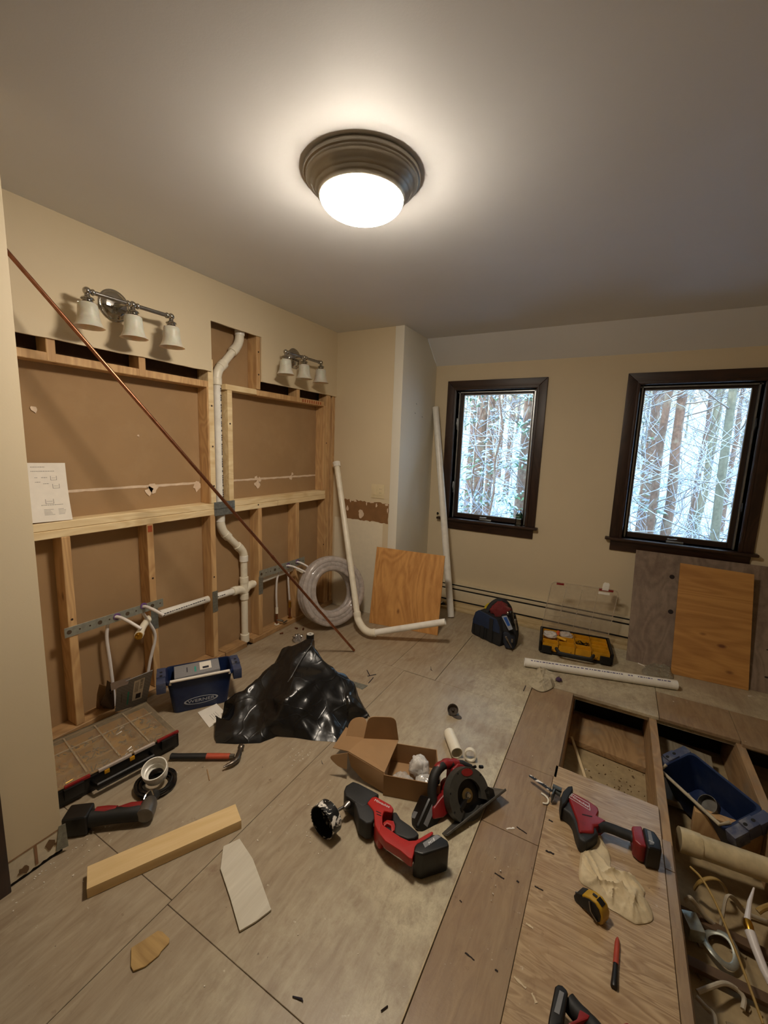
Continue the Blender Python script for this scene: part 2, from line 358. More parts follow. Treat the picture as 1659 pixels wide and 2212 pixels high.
for y0, z0, z1 in ((.958, .038, 1.012), (1.37, .038, 1.012), (1.788, .038, 1.012), (2.198, .038, 1.012), (2.610, .038, 1.012), (2.997, .038, 1.92)): piece('stud', 'stud_wood', (XB, y0, z0), (XS, y0 + .038, z1))
piece('stud', 'stud_wood', (XB, .64, .038), (XS, .678, 1.9))
piece('stud', 'stud_wood', (XB, 3.037, .038), (XS, 3.052, 1.95)); piece('stud', 'stud_wood', (XB, 3.082, .0), (XS, 3.119, 2.0))
piece('stud', 'stud_wood', (XB, 1.788, 1.089), (XS, 1.80, 1.812)); piece('stud', 'rail_wood', (XB, 1.80, 1.089), (XS, 1.838, 1.98))
piece('stud', 'rail_wood', (XB, 1.944, 1.089), (XS, 1.982, 1.812)); piece('stud', 'stud_wood', (XB, 2.198, 1.85), (XS, 2.232, 2.3)); piece('stud', 'stud_wood', (XB, 2.961, 1.089), (XS, 2.996, 1.812))
for a, b in ((NY, 1.838), (1.976, 2.40)): piece('rail', 'rail_wood', (XB, a, 1.012), (XS, b, 1.0495))
piece('rail', 'rail_wood', (XB, 2.402, 1.012), (XS, 2.996, 1.0495))
for a, b in ((NY, 1.826), (1.976, 2.996)): piece('rail', 'rail_wood', (XB, a, 1.0505), (XS - .002, b, 1.088))
piece('header', 'stud_wood', (XB, NY, 1.808), (XS, 1.80, 1.846)); piece('header', 'stud_wood', (XB, 2.20, 1.808), (XS, 2.961, 1.846)); piece('header', 'rail_wood', (XB, 1.93, 1.812), (XS + .001, 2.197, 1.848))

for y in (.96, 1.372, 2.612): piece('block', 'stud_wood', (XB, y, 1.811), (XS + .001, y + .037, 1.985))
for a, b in ((NY, 1.874), (1.88, 2.07), (2.13, YB)): piece('bottom_plate', 'plate_wood', (XB, a, 0), (XS + .008, b, .037))
g = M()
for i in range(9): g.box((XS - .001, 2.68 + i * .028, 1.815), (XS + .0012, 2.692 + i * .028, 1.838))
g.box((XS - .001, 1.375, .97), (XS + .0012, 1.40, 1.005))
g.build('red_stamp', plain('red_stamp_ink', 'a8502a', .8), left, label='red printed lumber stamp')
for i, (y, z) in enumerate(((1.82, 1.7), (1.82, 1.45), (1.822, 1.2), (1.96, 1.6), (2.215, 2.1), (2.215, 1.95), (2.63, .5), (1.805, .6), (1.39, .7), (.975, .6), (2.2, 1.04), (2.98, .6), (3.0, 1.5))):
    g = M(); g.lathe([(.006 if i != 6 else .011, 0), (.006, .0012)], 8, frame((XS - .0004, y, z), (0, 1, 0), (0, 0, 1))); g.build('knot', plain('knot_dark', '2e1a0d', .7), left)
# the near left wall block (door wall) and what closes the room
struct(M().box((-2.50, NY - .12, 0), (NX - .013, NY, H)), 'wall_alcove_side', 'wall_paint')
w = M(); w.box((NX - .0125, FY, .10), (NX, NY, H)); nw = struct(w, 'wall_near_left', 'wall_paint', bev=.002)
w = M(); rnd = random.Random(3); pts = []
for i in range(17): pts.append((NX - .001, .455 + (NY - .458) * i / 16, .012 + rnd.uniform(0, .006)))
pts += [(NX - .001, NY - .002, .098), (NX - .001, .455, .098)]
w.prism(pts, (-.011, 0, 0)); w.build('bare_plaster_strip', 'plaster', nw, label='unpainted strip where the baseboard came off')
w = M(); w.box((NX - .012, .30, 0), (NX - .006, NY, .10)); w.build('shadow_gap', 'black_gap', nw)
w = M(); w.box((NX - .0005, .528, .022), (NX + .0006, .536, .096)); w.box((NX - .0005, .455, .0965), (NX + .0006, NY - .01, .0995))
w.build('paint_ridge', plain('old_paint', '8f6a4c', .8), nw)
w = M(); rag(w, NX + .0008, .575, .062, .022, seed=4); rag(w, NX + .0008, .495, .035, .02, seed=9); rag(w, NX + .0008, .592, .05, .01, seed=8); w.build('torn_paper_scrap', plain('torn_brown', '6d5337', .9), nw, kind='stuff')
w = M(); w.prism([(NX + .002, NY - .022, .02), (NX + .012, NY + .012, .018), (NX + .004, NY + .012, .105), (NX + .001, NY - .008, .11)], (-.003, .001, 0)); w.build('corner_bead', 'galv', nw, label='bent end of the metal corner bead')
# dark door casing on that wall
w = M(); w.box((NX, .375, 0), (NX + .017, .455, 2.1)); w.box((NX, -.55, 2.1), (NX + .017, .455, 2.18)); w.box((NX, -.55, 0), (NX + .017, -.47, 2.1))
d1 = w.build('door_1', 'window_wood', None, .004, kind='structure')
w = M(); w.box((NX - .005, -.47, .01), (NX + .006, .375, 2.09)); w.build('door_slab', 'window_wood', d1, .002)
# wall at the end of the stud wall, return wall, window wall
w = M(); w.prism([(XL - .2, YB, 0), (XR - .08, YB, 0), (XR - .08, YB, H), (XL - .2, YB, H)], (0, .08, 0)); end = struct(w, 'wall_end', 'wall_paint', bev=.002)
rnd = random.Random(11); pts = []
for i in range(25): pts.append((-2.165 + .485 * i / 24, YB - .0016, .840 + rnd.uniform(-.006, .006)))
for i in range(7): pts.append((-1.68 + rnd.uniform(-.006, .004), YB - .0016, .85 + .15 * i / 6))
for i in range(25): pts.append((-1.68 - .485 * i / 24, YB - .0016, 1.012 + rnd.uniform(-.012, .004)))
w = M(); w.prism(pts, (0, .0014, 0)); w.build('torn_patch', plain('torn_patch_brown', '85603b', .9, var=.1, scale=14), end, label='ragged brown patch where the backsplash came off')
w = M()
def ragy(m, x, z, s, n=12, seed=0, tall=1.0, y=YB - .003): 
    r = random.Random(seed); m.prism([(x + s * r.uniform(.5, 1.1) * math.cos(2 * PI * i / n), y, z + s * tall * r.uniform(.5, 1.1) * math.sin(2 * PI * i / n)) for i in range(n)], (0, .0014, 0))
for i, (x, z, s, t) in enumerate(((-1.955, .90, .03, 1.5), (-1.70, 1.0, .018, .7), (-1.80, .985, .009, 2.6), (-1.90, .99, .006, 3), (-2.02, 1.005, .02, .6), (-1.69, .95, .006, 4), (-2.1, .93, .014, 2), (-1.85, 1.008, .03, .3), (-2.07, 1.0, .012, 1.2))): ragy(w, x, z, s, seed=i, tall=t)
w.build('torn_paper_scrap', 'torn_paper', end, kind='stuff')
w = M(); w.box((-2.24, YB - .0012, 0), (-1.732, YB, .838)); w.build('old_paint_area', plain('old_pale_paint', 'e2d8c0', .65, var=.03), end, label='lighter old paint where the cabinet stood')
w = M(); w.prism([(XR, YB, 0), (XR, 3.93, 0), (XR, 3.93, 2.15), (XR, 3.575, H), (XR, YB, H)], (-.08, 0, 0)); wr = struct(w, 'wall_return', 'pale_paint', bev=.002)
for (y, z) in ((3.40, 1.86), (3.38, 1.78), (3.53, 1.76)):
    w = M(); w.box((XR, y, z), (XR + .002, y + .012, z + .002)); w.box((XR, y, z), (XR + .002, y + .002, z + .008)); w.build('staple', 'ink', wr, smooth=0)
WIN = [dict(cx0=-1.472, cx1=-.597, ox0=-1.386, ox1=-.683, gl=.05, gr=.035, s0=-1.50, s1=-.572), dict(cx0=-.022, cx1=.880, ox0=.068, ox1=.792, gl=.03, gr=.05, s0=-.05, s1=.905)]
ZS = .84; ZT = 2.018
w = M(); xs = [-1.7, WIN[0]['ox0'], WIN[0]['ox1'], WIN[1]['ox0'], WIN[1]['ox1'], RX]
w.box((xs[0], YW, 0), (RX, YW + .12, ZS)); w.box((xs[0], YW, ZT), (RX, YW + .12, H))
for a, b in ((0, 1), (2, 3), (4, 5)): w.box((xs[a], YW, ZS), (xs[b], YW + .12, ZT))
wback = struct(w, 'wall_back', 'wall_paint', smooth=0)
struct(M().box((RX, FY, -.3), (RX + .1, 3.95, H)), 'wall_right', 'wall_paint')
struct(M().box((-2.5, FY - .1, -.3), (RX, FY, H)), 'wall_front', 'wall_paint')
struct(M().box((-2.50, -1.8, -.3), (-2.40, 3.3, H + .05)), 'wall_left_outer', 'wall_paint')
for wi, q in enumerate(WIN):
    c0, c1, o0, o1 = q['cx0'], q['cx1'], q['ox0'], q['ox1']; zc = ZT + .087; f = YW - .019
    m = M(); m.box((o0 - .002, f, ZS - .002), (o0 - .0, YW + .12, ZT)); root = None
    m = M()
    for xa, xb in ((o0 - .015, o0), (o1, o1 + .015)): m.box((xa, YW - .004, ZS), (xb, YW + .12, ZT + .0))
    m.box((o0 - .015, YW - .004, ZT), (o1 + .015, YW + .12, ZT + .015)); m.box((o0 - .015, YW + .03, ZS - .02), (o1 + .015, YW + .12, ZS))
    root = m.build('window_%d' % (wi + 1), 'window_sash', None, kind='structure')
    def mitre(name, pts, mt):
        mm = M(); mm.prism([(x, YW, z) for x, z in pts], (0, -.019, 0)); o = mm.build(name, mt, root, .005)
        return o
    mitre('casing', [(c0, ZS), (o0, ZS), (o0, ZT), (c0, zc)], 'window_wood'); mitre('casing', [(o1, ZS), (c1, ZS), (c1, zc), (o1, ZT)], 'window_wood'); mitre('casing', [(c0, zc), (o0, ZT), (o1, ZT), (c1, zc)], 'window_wood_h')
    for nm, pp in (('casing_bead', [(o0 - .022, ZS), (o0 - .004, ZS), (o0 - .004, ZT + .004), (o0 - .022, ZT + .022)]), ('casing_bead', [(o1 + .004, ZS), (o1 + .022, ZS), (o1 + .022, ZT + .022), (o1 + .004, ZT + .004)]), ('casing_bead', [(o0 - .022, ZT + .022), (o0 - .004, ZT + .004), (o1 + .004, ZT + .004), (o1 + .022, ZT + .022)])):
        mm = M(); mm.prism([(x, YW - .019, z) for x, z in pp], (0, -.006, 0)); mm.build(nm, 'window_wood', root, .002)
    mm = M(); mm.box((q['s0'], YW - .055, ZS - .02), (q['s1'], YW + .04, ZS)); mm.build('stool', 'window_wood_h', root, .006, seg=3)
    mm = M(); mm.prism([(c0 + .012, YW, ZS - .02), (c0 + .012, YW - .022, ZS - .02), (c0 + .012, YW - .022, ZS - .04), (c0 + .012, YW - .014, ZS - .055), (c0 + .012, YW - .014, ZS - .105), (c0 + .012, YW, ZS - .108)], (c1 - c0 - .024, 0, 0)); mm.build('apron', 'window_wood_h', root, .002)
    # sash
    ys, ye = YW + .07, YW + .10; g0, g1, h0, h1 = o0 + q['gl'], o1 - q['gr'], ZS + .04, ZT - .03
    for a, b in (((o0, ys, ZS), (g0, ye, ZT)), ((g1, ys, ZS), (o1, ye, ZT)), ((g0, ys, ZS), (g1, ye, h0)), ((g0, ys, h1), (g1, ye, ZT))):
        mm = M(); mm.box(a, b); mm.build('sash_rail', 'window_sash', root, .003, seg=1)
    mm = M()
    for a, b in (((g0, ys - .004, h0), (g0 + .006, ys + .01, h1)), ((g1 - .006, ys - .004, h0), (g1, ys + .01, h1)), ((g0, ys - .004, h0), (g1, ys + .01, h0 + .006)), ((g0, ys - .004, h1 - .006), (g1, ys + .01, h1))): mm.box(a, b)
    mm.build('glazing_bead', 'alu', root)
    mm = M(); mm.box((g0, ys + .012, h0), (g1, ys + .016, h1)); mm.build('window_pane', glass('pane'), root, smooth=0)
    # inner stop rails with hinge hardware and the crank
    mm = M(); mm.box((o0 + .012, YW + .04, ZS), (o0 + .022, YW + .065, ZT)); mm.box((o1 - .022, YW + .04, ZS), (o1 - .012, YW + .065, ZT)); mm.box((o0, YW + .04, ZT - .015), (o1, YW + .065, ZT - .005)); mm.build('weather_strip', 'alu', root)
    lx = o0 + .006 if wi == 0 else o1 - .014
    for zz_ in (1.13, 1.72):
        mm = M(); mm.box((lx, YW + .03, zz_ - .05), (lx + .008, YW + .045, zz_ + .05)); mm.tube([(lx + .004, YW + .03, zz_ - .03), (lx + .004, YW + .012, zz_ + .0), (lx + .004, YW + .022, zz_ + .055)], .005, 8); mm.build('sash_lock', 'alu' if wi == 0 else 'black_plastic', root, .001)
    cxm = (o0 + o1) / 2 - .01; mm = M(); mm.box((cxm - .055, YW + .02, ZS), (cxm + .055, YW + .05, ZS + .014)); mm.tube([(cxm, YW + .03, ZS + .014), (cxm + .01, YW + .02, ZS + .03), (cxm - .045, YW + .012, ZS + .026)], .006, 8); mm.ball((cxm - .045, YW + .012, ZS + .028), .009, 6)
    mm.build('crank', 'alu', root, .002)
# baseboard heater and trim under the windows
m = M(); m.box((XR, 3.735, .06), (RX, YW, .158)); hb = m.build('baseboard_back', 'heater_paint', None, .003, kind='structure')
for a, b, nm in (((XR, 3.735, .172), (RX, YW, .198), 'heater_cap'), ((XR, 3.737, .158), (RX, YW, .172), 'shadow_gap'), ((XR, 3.742, .198), (RX, YW, .206), 'shadow_gap'), ((XR, 3.750, .206), (RX, YW, .212), 'heater_lip'), ((XR, 3.665, 0), (RX, 3.735, .048), 'floor_trim'), ((XR, 3.74, .046), (RX, 3.80, .06), 'shadow_gap'), ((XR, 3.610, 0), (RX, 3.664, .022), 'floor_trim')):
    m = M(); m.box(a, b); m.build(nm, 'black_gap' if 'gap' in nm else 'heater_paint' if 'heater' in nm else wood('trim_wood', 'c9b48c', 'ac9468', 0, knots=False), hb, .002)

# ---------------------------------------------------------------- floor: subfloor sheets with seams, the open joist bays
FT = .019
m = M(); m.box((-2.5, FY, -.045), (-.42, YW + .1, -FT)); m.box((-.42, 2.76, -.045), (RX, YW + .1, -FT)); m.box((-.42, FY, -.045), (-.12, 2.76, -FT)); m.box((-.12, FY, -.045), (.30, 1.95, -FT))
floor = m.build('floor', 'subfloor', None, kind='structure', smooth=0)
def sheetp(x0, y0, x1, y1, mt, name='plywood_sheet', z=0.0, poly=None, th=FT, **k):
    s = .0009; m = M(); P = poly or [(x0 + s, y0 + s), (x1 - s, y0 + s), (x1 - s, y1 - s), (x0 + s, y1 - s)]
    m.prism([(x, y, z) for x, y in P], (0, 0, -th)); return m.build(name, mt, floor, .0012, seg=1, **k)
SUB = 'subfloor'
sheetp(-2.255, FY, -1.129, .705, SUB); sheetp(-2.255, .705, -1.129, 2.408, SUB); sheetp(-2.255, 2.408, -1.23, YB, SUB)
sheetp(-1.129, FY, -.344, .69, SUB); sheetp(-1.129, .69, -.344, 2.403, SUB, z=.0)
sheetp(-1.23, 2.408, -.905, 3.2, SUB); sheetp(-.905, 2.403, .35, 3.2, SUB, poly=[(-.903, 2.405), (-.346, 2.405), (-.346, 2.745), (.348, 2.745), (.348, 3.04), (.348, 3.198), (-.903, 3.198)])
sheetp(-1.599, 3.12, RX, 3.81, SUB, poly=[(-1.597, 3.122), (-1.232, 3.122), (-1.232, 3.202), (.35, 3.202), (.35, 3.062), (RX, 3.062), (RX, 3.81), (-1.597, 3.81)])
EP = 'edge_ply'
sheetp(.35, 2.745, .72, 3.06, EP); sheetp(.72, 2.72, RX, 3.06, EP)
zz0 = -.004
sheetp(-.344, 1.945, -.106, 2.745, EP, z=zz0, th=FT - .004); sheetp(-.344, 1.54, -.12, 1.945, EP, z=zz0, th=FT - .004); sheetp(-.344, FY, -.12, 1.54, EP, z=zz0, th=FT - .004)
sheetp(0, 0, 0, 0, 'patch_ply', z=zz0, th=FT - .004, poly=[(-.1192, FY), (.2985, FY), (.2985, 2.005), (-.1192, 2.03)])
for y0, y1 in ((FY, 1.47), (1.472, 1.69), (1.692, 1.83)): sheetp(0, 0, 0, 0, EP, z=zz0 + (.004 if y0 < 0 else 0), th=.012, name='plywood_strip', poly=[(.300, y0), (.330, y0), (.330, y1), (.300, y1)])
m = M(); m.prism([(-.3495, FY, .0004), (-.3455, FY, .0012), (-.3455, 2.4, .0012), (-.3485, 2.4, .0004)], (0, 0, -.004)); m.build('glue_ridge', plain('dried_glue', 'b9a988', .7), floor, label='pale ridge of old adhesive at the sheet edge')
# joists and the ceiling of the room below
for x0, y0, y1, dz in ((-.14, 1.9, 3.0, 0), (.300, -1.0, 3.0, 0), (.700, 1.0, 3.0, 0), (1.107, -1.0, 3.0, 0), (1.513, -1.0, 3.0, 0)):
    m = M(); m.box((x0, y0, -.255), (x0 + .038, y1, -FT - .0002 if x0 > -.2 else -FT)); m.build('joist', 'joist_wood', floor, .002, seg=1)
m = M(); m.box((-.42, FY, -.29), (RX, 3.2, -.256)); m.build('lower_ceiling', plain('lower_board', 'a8946f', .85, dirt='5f4d38', dscale=5), floor, smooth=0)
m = M(); m.box((-.102, 2.0, -.255), (.30, 2.035, -.03)); m.build('bay_blocking', 'joist_wood', floor)
m = M(); m.prism([(-.102, 2.60, -.215), (.30, 2.56, -.215), (.30, 2.9, -.215), (-.102, 2.9, -.215)], (0, 0, -.035)); m.build('bay_blocking', 'joist_wood', floor, .003)
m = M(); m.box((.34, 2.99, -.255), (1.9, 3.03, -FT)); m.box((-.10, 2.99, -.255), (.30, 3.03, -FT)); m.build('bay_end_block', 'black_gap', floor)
m = M(); m.box((.34, -.2, -.255), (1.5, -.16, -FT)); m.build('bay_end_block', 'joist_wood', floor)
for i, (a, b, c_) in enumerate((((.345, 2.62, -.25), (.64, 2.2, -.25), 0),)):
    m = M(); m.prism([(.345, 2.35, -.2), (.60, 2.35, -.2), (.62, 2.80, -.17), (.345, 2.85, -.17)], (0, 0, -.03)); m.build('board_offcut', wood('grey_old_wood', 'a59a84', '80735e', 1), floor, .003, label='greyish board lying in the second joist bay')
m = M(); m.box((.46, 2.18, -.20), (.699, 2.22, -.09)); m.build('bay_blocking', 'stud_wood', floor, .002)
# ================================================================ OUTSIDE: snowy woods seen through the windows
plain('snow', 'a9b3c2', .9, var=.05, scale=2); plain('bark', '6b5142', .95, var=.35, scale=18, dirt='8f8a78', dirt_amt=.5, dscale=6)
plain('bark_mossy', '6e6856', .95, var=.3, scale=20); plain('twig', '6a584a', .95, var=.2); plain('needles', '4f6e4a', .9, var=.3, scale=10)
rnd = random.Random(7)
def ground_z(x, y): return -3.0 + max(0, (y - 9)) * .12 + max(0, y - 26) * .22 + .25 * noise.noise(V((x * .2, y * .2, 3)))
P = []
for i in range(46):
    y = 4.6 + (i / 45) ** 1.6 * 70; P.append([V((x, y, ground_z(x, y))) for x in [(-60 + 3.0 * j) for j in range(41)]])
m = M(); n_, k_ = len(P), len(P[0]); m.add([p for r in P for p in r], [(i * k_ + j, i * k_ + j + 1, (i + 1) * k_ + j + 1, (i + 1) * k_ + j) for i in range(n_ - 1) for j in range(k_ - 1)])
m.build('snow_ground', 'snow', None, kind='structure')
n = NB('far_brush_mat'); f = n.noise(n.coord((1, 1, .25), 'World'), 1.4, 6, .7); c = n.ramp(f, [(.36, hexc('4f4436')), (.48, hexc('8c7a5c')), (.60, hexc('cbbd9c'))]); MATS['far_brush_mat'] = n.done(c, 1.0)
def grow(m_, s_, p, d, L, r, depth, rr, snow=True, up=.05):
    """tapering crooked branch with side branches; snow lies along the top of each"""
    n = 5; pts = [p.copy()]; q = p.copy(); dd = d.copy()
    for k in range(n):
        dd = (dd + V((rr.uniform(-.22, .22), rr.uniform(-.22, .22), rr.uniform(-.12, .16) + up))).normalized(); q = q + dd * L / n; pts.append(q.copy())
    m_.tube(pts, [r * (1 - .7 * k / n) for k in range(n + 1)], 5 if depth else 7, True)
    if snow and abs(d.z) < .8: s_.tube([t + V((0, 0, r * .75 * (1 - .6 * k / n))) for k, t in enumerate(pts)], [r * .6 * (1 - .6 * k / n) + .002 for k in range(n + 1)], 4, True)
    if depth < 3:
        for k in range(rr.randint(2, 4) if depth else 0):
            t = rr.randint(1, n); a = rr.uniform(-1, 1); dn = (dd + V((rr.uniform(-1, 1), rr.uniform(-1, 1), rr.uniform(-.3, .8)))).normalized()
            grow(m_, s_, pts[t], dn, L * rr.uniform(.4, .65), r * .5, depth + 1, rr, snow)
def make_tree(seed, h, r, nb, z0=.8, mat='bark', lean=.05):
    rr = random.Random(seed); t = bpy.data.objects.new('bare_tree', None); COL.objects.link(t); t['base'] = (0.0, 0.0, 0.0)
    tr = M(); sn = M(); br = M(); pts = []; x = y = 0
    for k in range(13):
        pts.append(V((x, y, h * k / 12 - .3))); x += rr.uniform(-lean, lean); y += rr.uniform(-lean, lean)
    tr.tube(pts, [r * (1.25 - .06 * k if k else 1.5) for k in range(13)], 10); tr.build('trunk', mat, t)
    for b in range(nb):
        z = rr.uniform(z0, h * .95); k = min(11, int(z / h * 12)); a = rr.uniform(0, 2 * PI); d = V((math.cos(a), math.sin(a), rr.uniform(-.1, .5))).normalized()
        grow(br, sn, pts[k].lerp(pts[k + 1], rr.random()), d, rr.uniform(1.0, 2.4), r * .13 + .004, 1, rr)
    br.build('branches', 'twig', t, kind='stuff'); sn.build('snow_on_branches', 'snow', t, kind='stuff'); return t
def make_pine(seed, h):
    rr = random.Random(seed); t = bpy.data.objects.new('pine_tree', None); COL.objects.link(t); t['base'] = (0.0, 0.0, 0.0)
    tr = M(); tr.tube([(0, 0, -.3), (0, 0, h)], [.16, .04], 9); tr.build('trunk', 'bark', t); nd = M(); sn = M()
    for k in range(46):
        z = rr.uniform(.9, h * .97); L = (1 - z / h) * 1.6 + .7; a = rr.uniform(0, 2 * PI)
        for s in range(9):
            f = (s + 1) / 9; c_ = V((math.cos(a) * L * f, math.sin(a) * L * f, z - .25 * f * f * L)); w_ = (1 - abs(f - .55)) * .26 * L + .05
            for e in range(5):
                b = rr.uniform(-1, 1); q = c_ + V((-math.sin(a), math.cos(a), 0)) * b * w_ + V((0, 0, rr.uniform(-.05, .03)))
                dn = V((math.cos(a) + rr.uniform(-.5, .5), math.sin(a) + rr.uniform(-.5, .5), rr.uniform(-.4, .1))).normalized() * rr.uniform(.10, .2); sd = V((-dn.y, dn.x, 0)) * .22
                nd.add([q - sd, q + sd, q + dn], [(0, 1, 2)])
                if rr.random() < .5: sn.add([q - sd * .8 + V((0, 0, .02)), q + sd * .8 + V((0, 0, .02)), q + dn * .8 + V((0, 0, .025)), q + dn * .3 + V((0, 0, .055))], [(0, 1, 3), (1, 2, 3), (2, 0, 3)])
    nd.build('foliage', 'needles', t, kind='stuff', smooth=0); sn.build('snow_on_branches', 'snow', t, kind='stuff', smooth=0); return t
def copy_thing(t, loc, rot, sc):
    c = t.copy(); COL.objects.link(c); c.location = loc; c.rotation_euler = (0, 0, rot); c.scale = (sc, sc, sc)
    for ch in list(t.children):
        d = ch.copy(); COL.objects.link(d); d.parent = c
    return c
kinds = [make_tree(1, 13, .075, 34), make_tree(2, 12, .055, 40, .5, 'bark_mossy', .1), make_tree(3, 14, .095, 28, 1.2), make_tree(5, 7, .024, 34, .2, 'bark', .14)]
spots = []   # (x, y, kind, scale, where)
near = [(-1.75, 7.6, 3, 1.0), (-1.35, 9.3, 1, 1.0), (-.92, 10.2, 2, .9), (-2.1, 11.5, 0, 1.0), (-2.7, 9.9, 3, 1.1), (.3, 6.9, 3, .9), (.62, 9.4, 0, .9), (1.55, 8.6, 1, 1.1), (2.15, 8.2, 2, .8), (2.6, 9.6, 3, 1.2), (1.1, 11.6, 2, 1.0), (3.1, 11.0, 0, 1.0), (1.9, 6.6, 3, .9), (.1, 12.2, 1, 1.0), (-3.4, 12.6, 2, 1.0)]
used = set()
def put(kidx, loc, rot, sc, lab, grp=None):
    src = kinds[kidx]
    if kidx not in used: t = src; t.location = loc; t.rotation_euler = (0, 0, rot); t.scale = (sc,) * 3; used.add(kidx)
    else: t = copy_thing(src, loc, rot, sc)
    for k_2 in ('label', 'category', 'group'):
        if k_2 in t.keys(): del t[k_2]
    t['label'] = lab; t['category'] = 'tree'
    if grp: t['group'] = grp
    return t
for i, (x, y, k, s) in enumerate(near):
    if x < .0: put(k, (x, y, ground_z(x, y)), rnd.uniform(0, 6), s, 'bare snow-dusted tree close outside the left window', 'near trees beyond the left window')
    else: put(k, (x, y, ground_z(x, y)), rnd.uniform(0, 6), s, 'bare snow-dusted tree close outside the right window', 'near trees beyond the right window')
for i in range(64):
    y = 13 + 26 * rnd.random(); left_ = i % 2; u = rnd.uniform(-.42, -.12) if left_ else rnd.uniform(.0, .30); x = u * y + rnd.uniform(-.5, .5)
    put(rnd.choice((0, 1, 2, 2)), (x, y, ground_z(x, y)), rnd.uniform(0, 6), rnd.uniform(.8, 1.3), 'distant snow-dusted tree in the woods beyond the %s window' % ('left' if left_ else 'right'), 'far trees beyond the %s window' % ('left' if left_ else 'right'))
pine = make_pine(9, 8.5)
for i, (x, y, s) in enumerate(((-1.75, 9.0, 1.0), (-3.3, 11.2, 1.15), (-.75, 12.4, 1.1))):
    t = pine if i == 0 else copy_thing(pine, (0, 0, 0), 0, 1)
    t.location = (x, y, ground_z(x, y)); t.scale = (s, s, s); t.rotation_euler = (0, 0, i * 2.0)
    t['label'] = 'green pine with snow on its boughs outside the left window'; t['category'] = 'tree'; t['group'] = 'pines beyond the left window'
# bushes: low tangle of snow-covered twigs on the slope
bm_ = M(); bs = M(); rr = random.Random(21)
for i in range(110):
    y = rr.uniform(6, 20); x = (rr.uniform(-.45, -.12) if i % 2 else rr.uniform(0, .32)) * y
    p = V((x, y, ground_z(x, y)))
    for k in range(3): grow(bm_, bs, p, V((rr.uniform(-1, 1), rr.uniform(-1, 1), rr.uniform(.3, 1.3))).normalized(), rr.uniform(.9, 2.2), .011, 2, rr)
bt = bm_.build('undergrowth', 'twig', None, kind='stuff', label='tangle of thin twigs covering the snowy slope outside', cat='bushes')
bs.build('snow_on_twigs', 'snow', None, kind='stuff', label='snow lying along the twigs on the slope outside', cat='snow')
# far sunlit bank behind the woods
P = [[V((x, 44 + 4 * noise.noise(V((x * .05, k, 0))) + k * 6, ground_z(x, 44) - 1 + k * 9.5)) for x in range(-60, 61, 4)] for k in range(4)]
m = M(); m.add([p for r in P for p in r], [(i * 31 + j, i * 31 + j + 1, (i + 1) * 31 + j + 1, (i + 1) * 31 + j) for i in range(3) for j in range(30)]); m.build('far_bank', 'far_brush_mat', None, kind='structure')
# icicles hanging from the eave above the left window
ic = M(); rr = random.Random(2)
for i in range(9):
    x = -1.36 + .075 * i + rr.uniform(-.02, .02); L = rr.uniform(.12, .42)
    t = M(); t.tube([(x, 4.25, 2.35), (x + .004, 4.25, 2.35 - L * .5), (x, 4.25, 2.35 - L)], [.014, .008, .001], 7)
    t.build('icicle', plain('ice', 'e8f2ff', .1), None, label='icicle hanging outside the top of the left window', cat='icicle', group='icicles above the left window')
m = M(); m.box((-6, -9, -3.2), (6, 3.9, -.32)); m.prism([(-6.3, 4.27, 2.58), (-6.3, -2.5, 6.2), (-6.3, -9, 2.58)], (12.6, 0, 0)); m.build('unseen_house_roof', 'bark', None, kind='structure')  # unseen gable roof added to keep sun off the near trees; house body below
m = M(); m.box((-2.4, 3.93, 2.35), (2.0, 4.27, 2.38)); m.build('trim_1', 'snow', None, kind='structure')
# ================================================================ CEILING LIGHT
cl = thing('ceiling_light', (-.912, 1.40, H), 'round flush ceiling light with stepped nickel ring and glowing frosted dome', 'ceiling light')
m = M(); mt = Matrix.Translation((-.912, 1.40, H))
m.lathe([(.20, 0), (.207, -.004), (.209, -.010), (.206, -.018), (.200, -.020), (.199, -.026), (.196, -.030), (.186, -.033), (.178, -.045), (.170, -.055), (.166, -.057), (.164, -.064), (.156, -.068), (.153, -.078), (.149, -.080), (.147, -.060), (.02, -.055)], 72, mt, False)
m.build('ring', plain('nickel', '9a9385', .38, .55, var=.04), cl, smooth=50)
n = NB('dome_glow'); n.b.inputs['Base Color'].default_value = (1, 1, 1, 1); n.b.inputs['Emission Color'].default_value = (1.0, .87, .71, 1); n.b.inputs['Emission Strength'].default_value = LAMP_E; MATS['dome_glow'] = n.m
m = M(); m.lathe([(.150, -.066)] + [(.150 * math.cos(a), -.076 - .062 * math.sin(a)) for a in (PI / 2 * k / 14 for k in range(15))], 64, mt, False); m.build('glass_dome', 'dome_glow', cl, smooth=60)
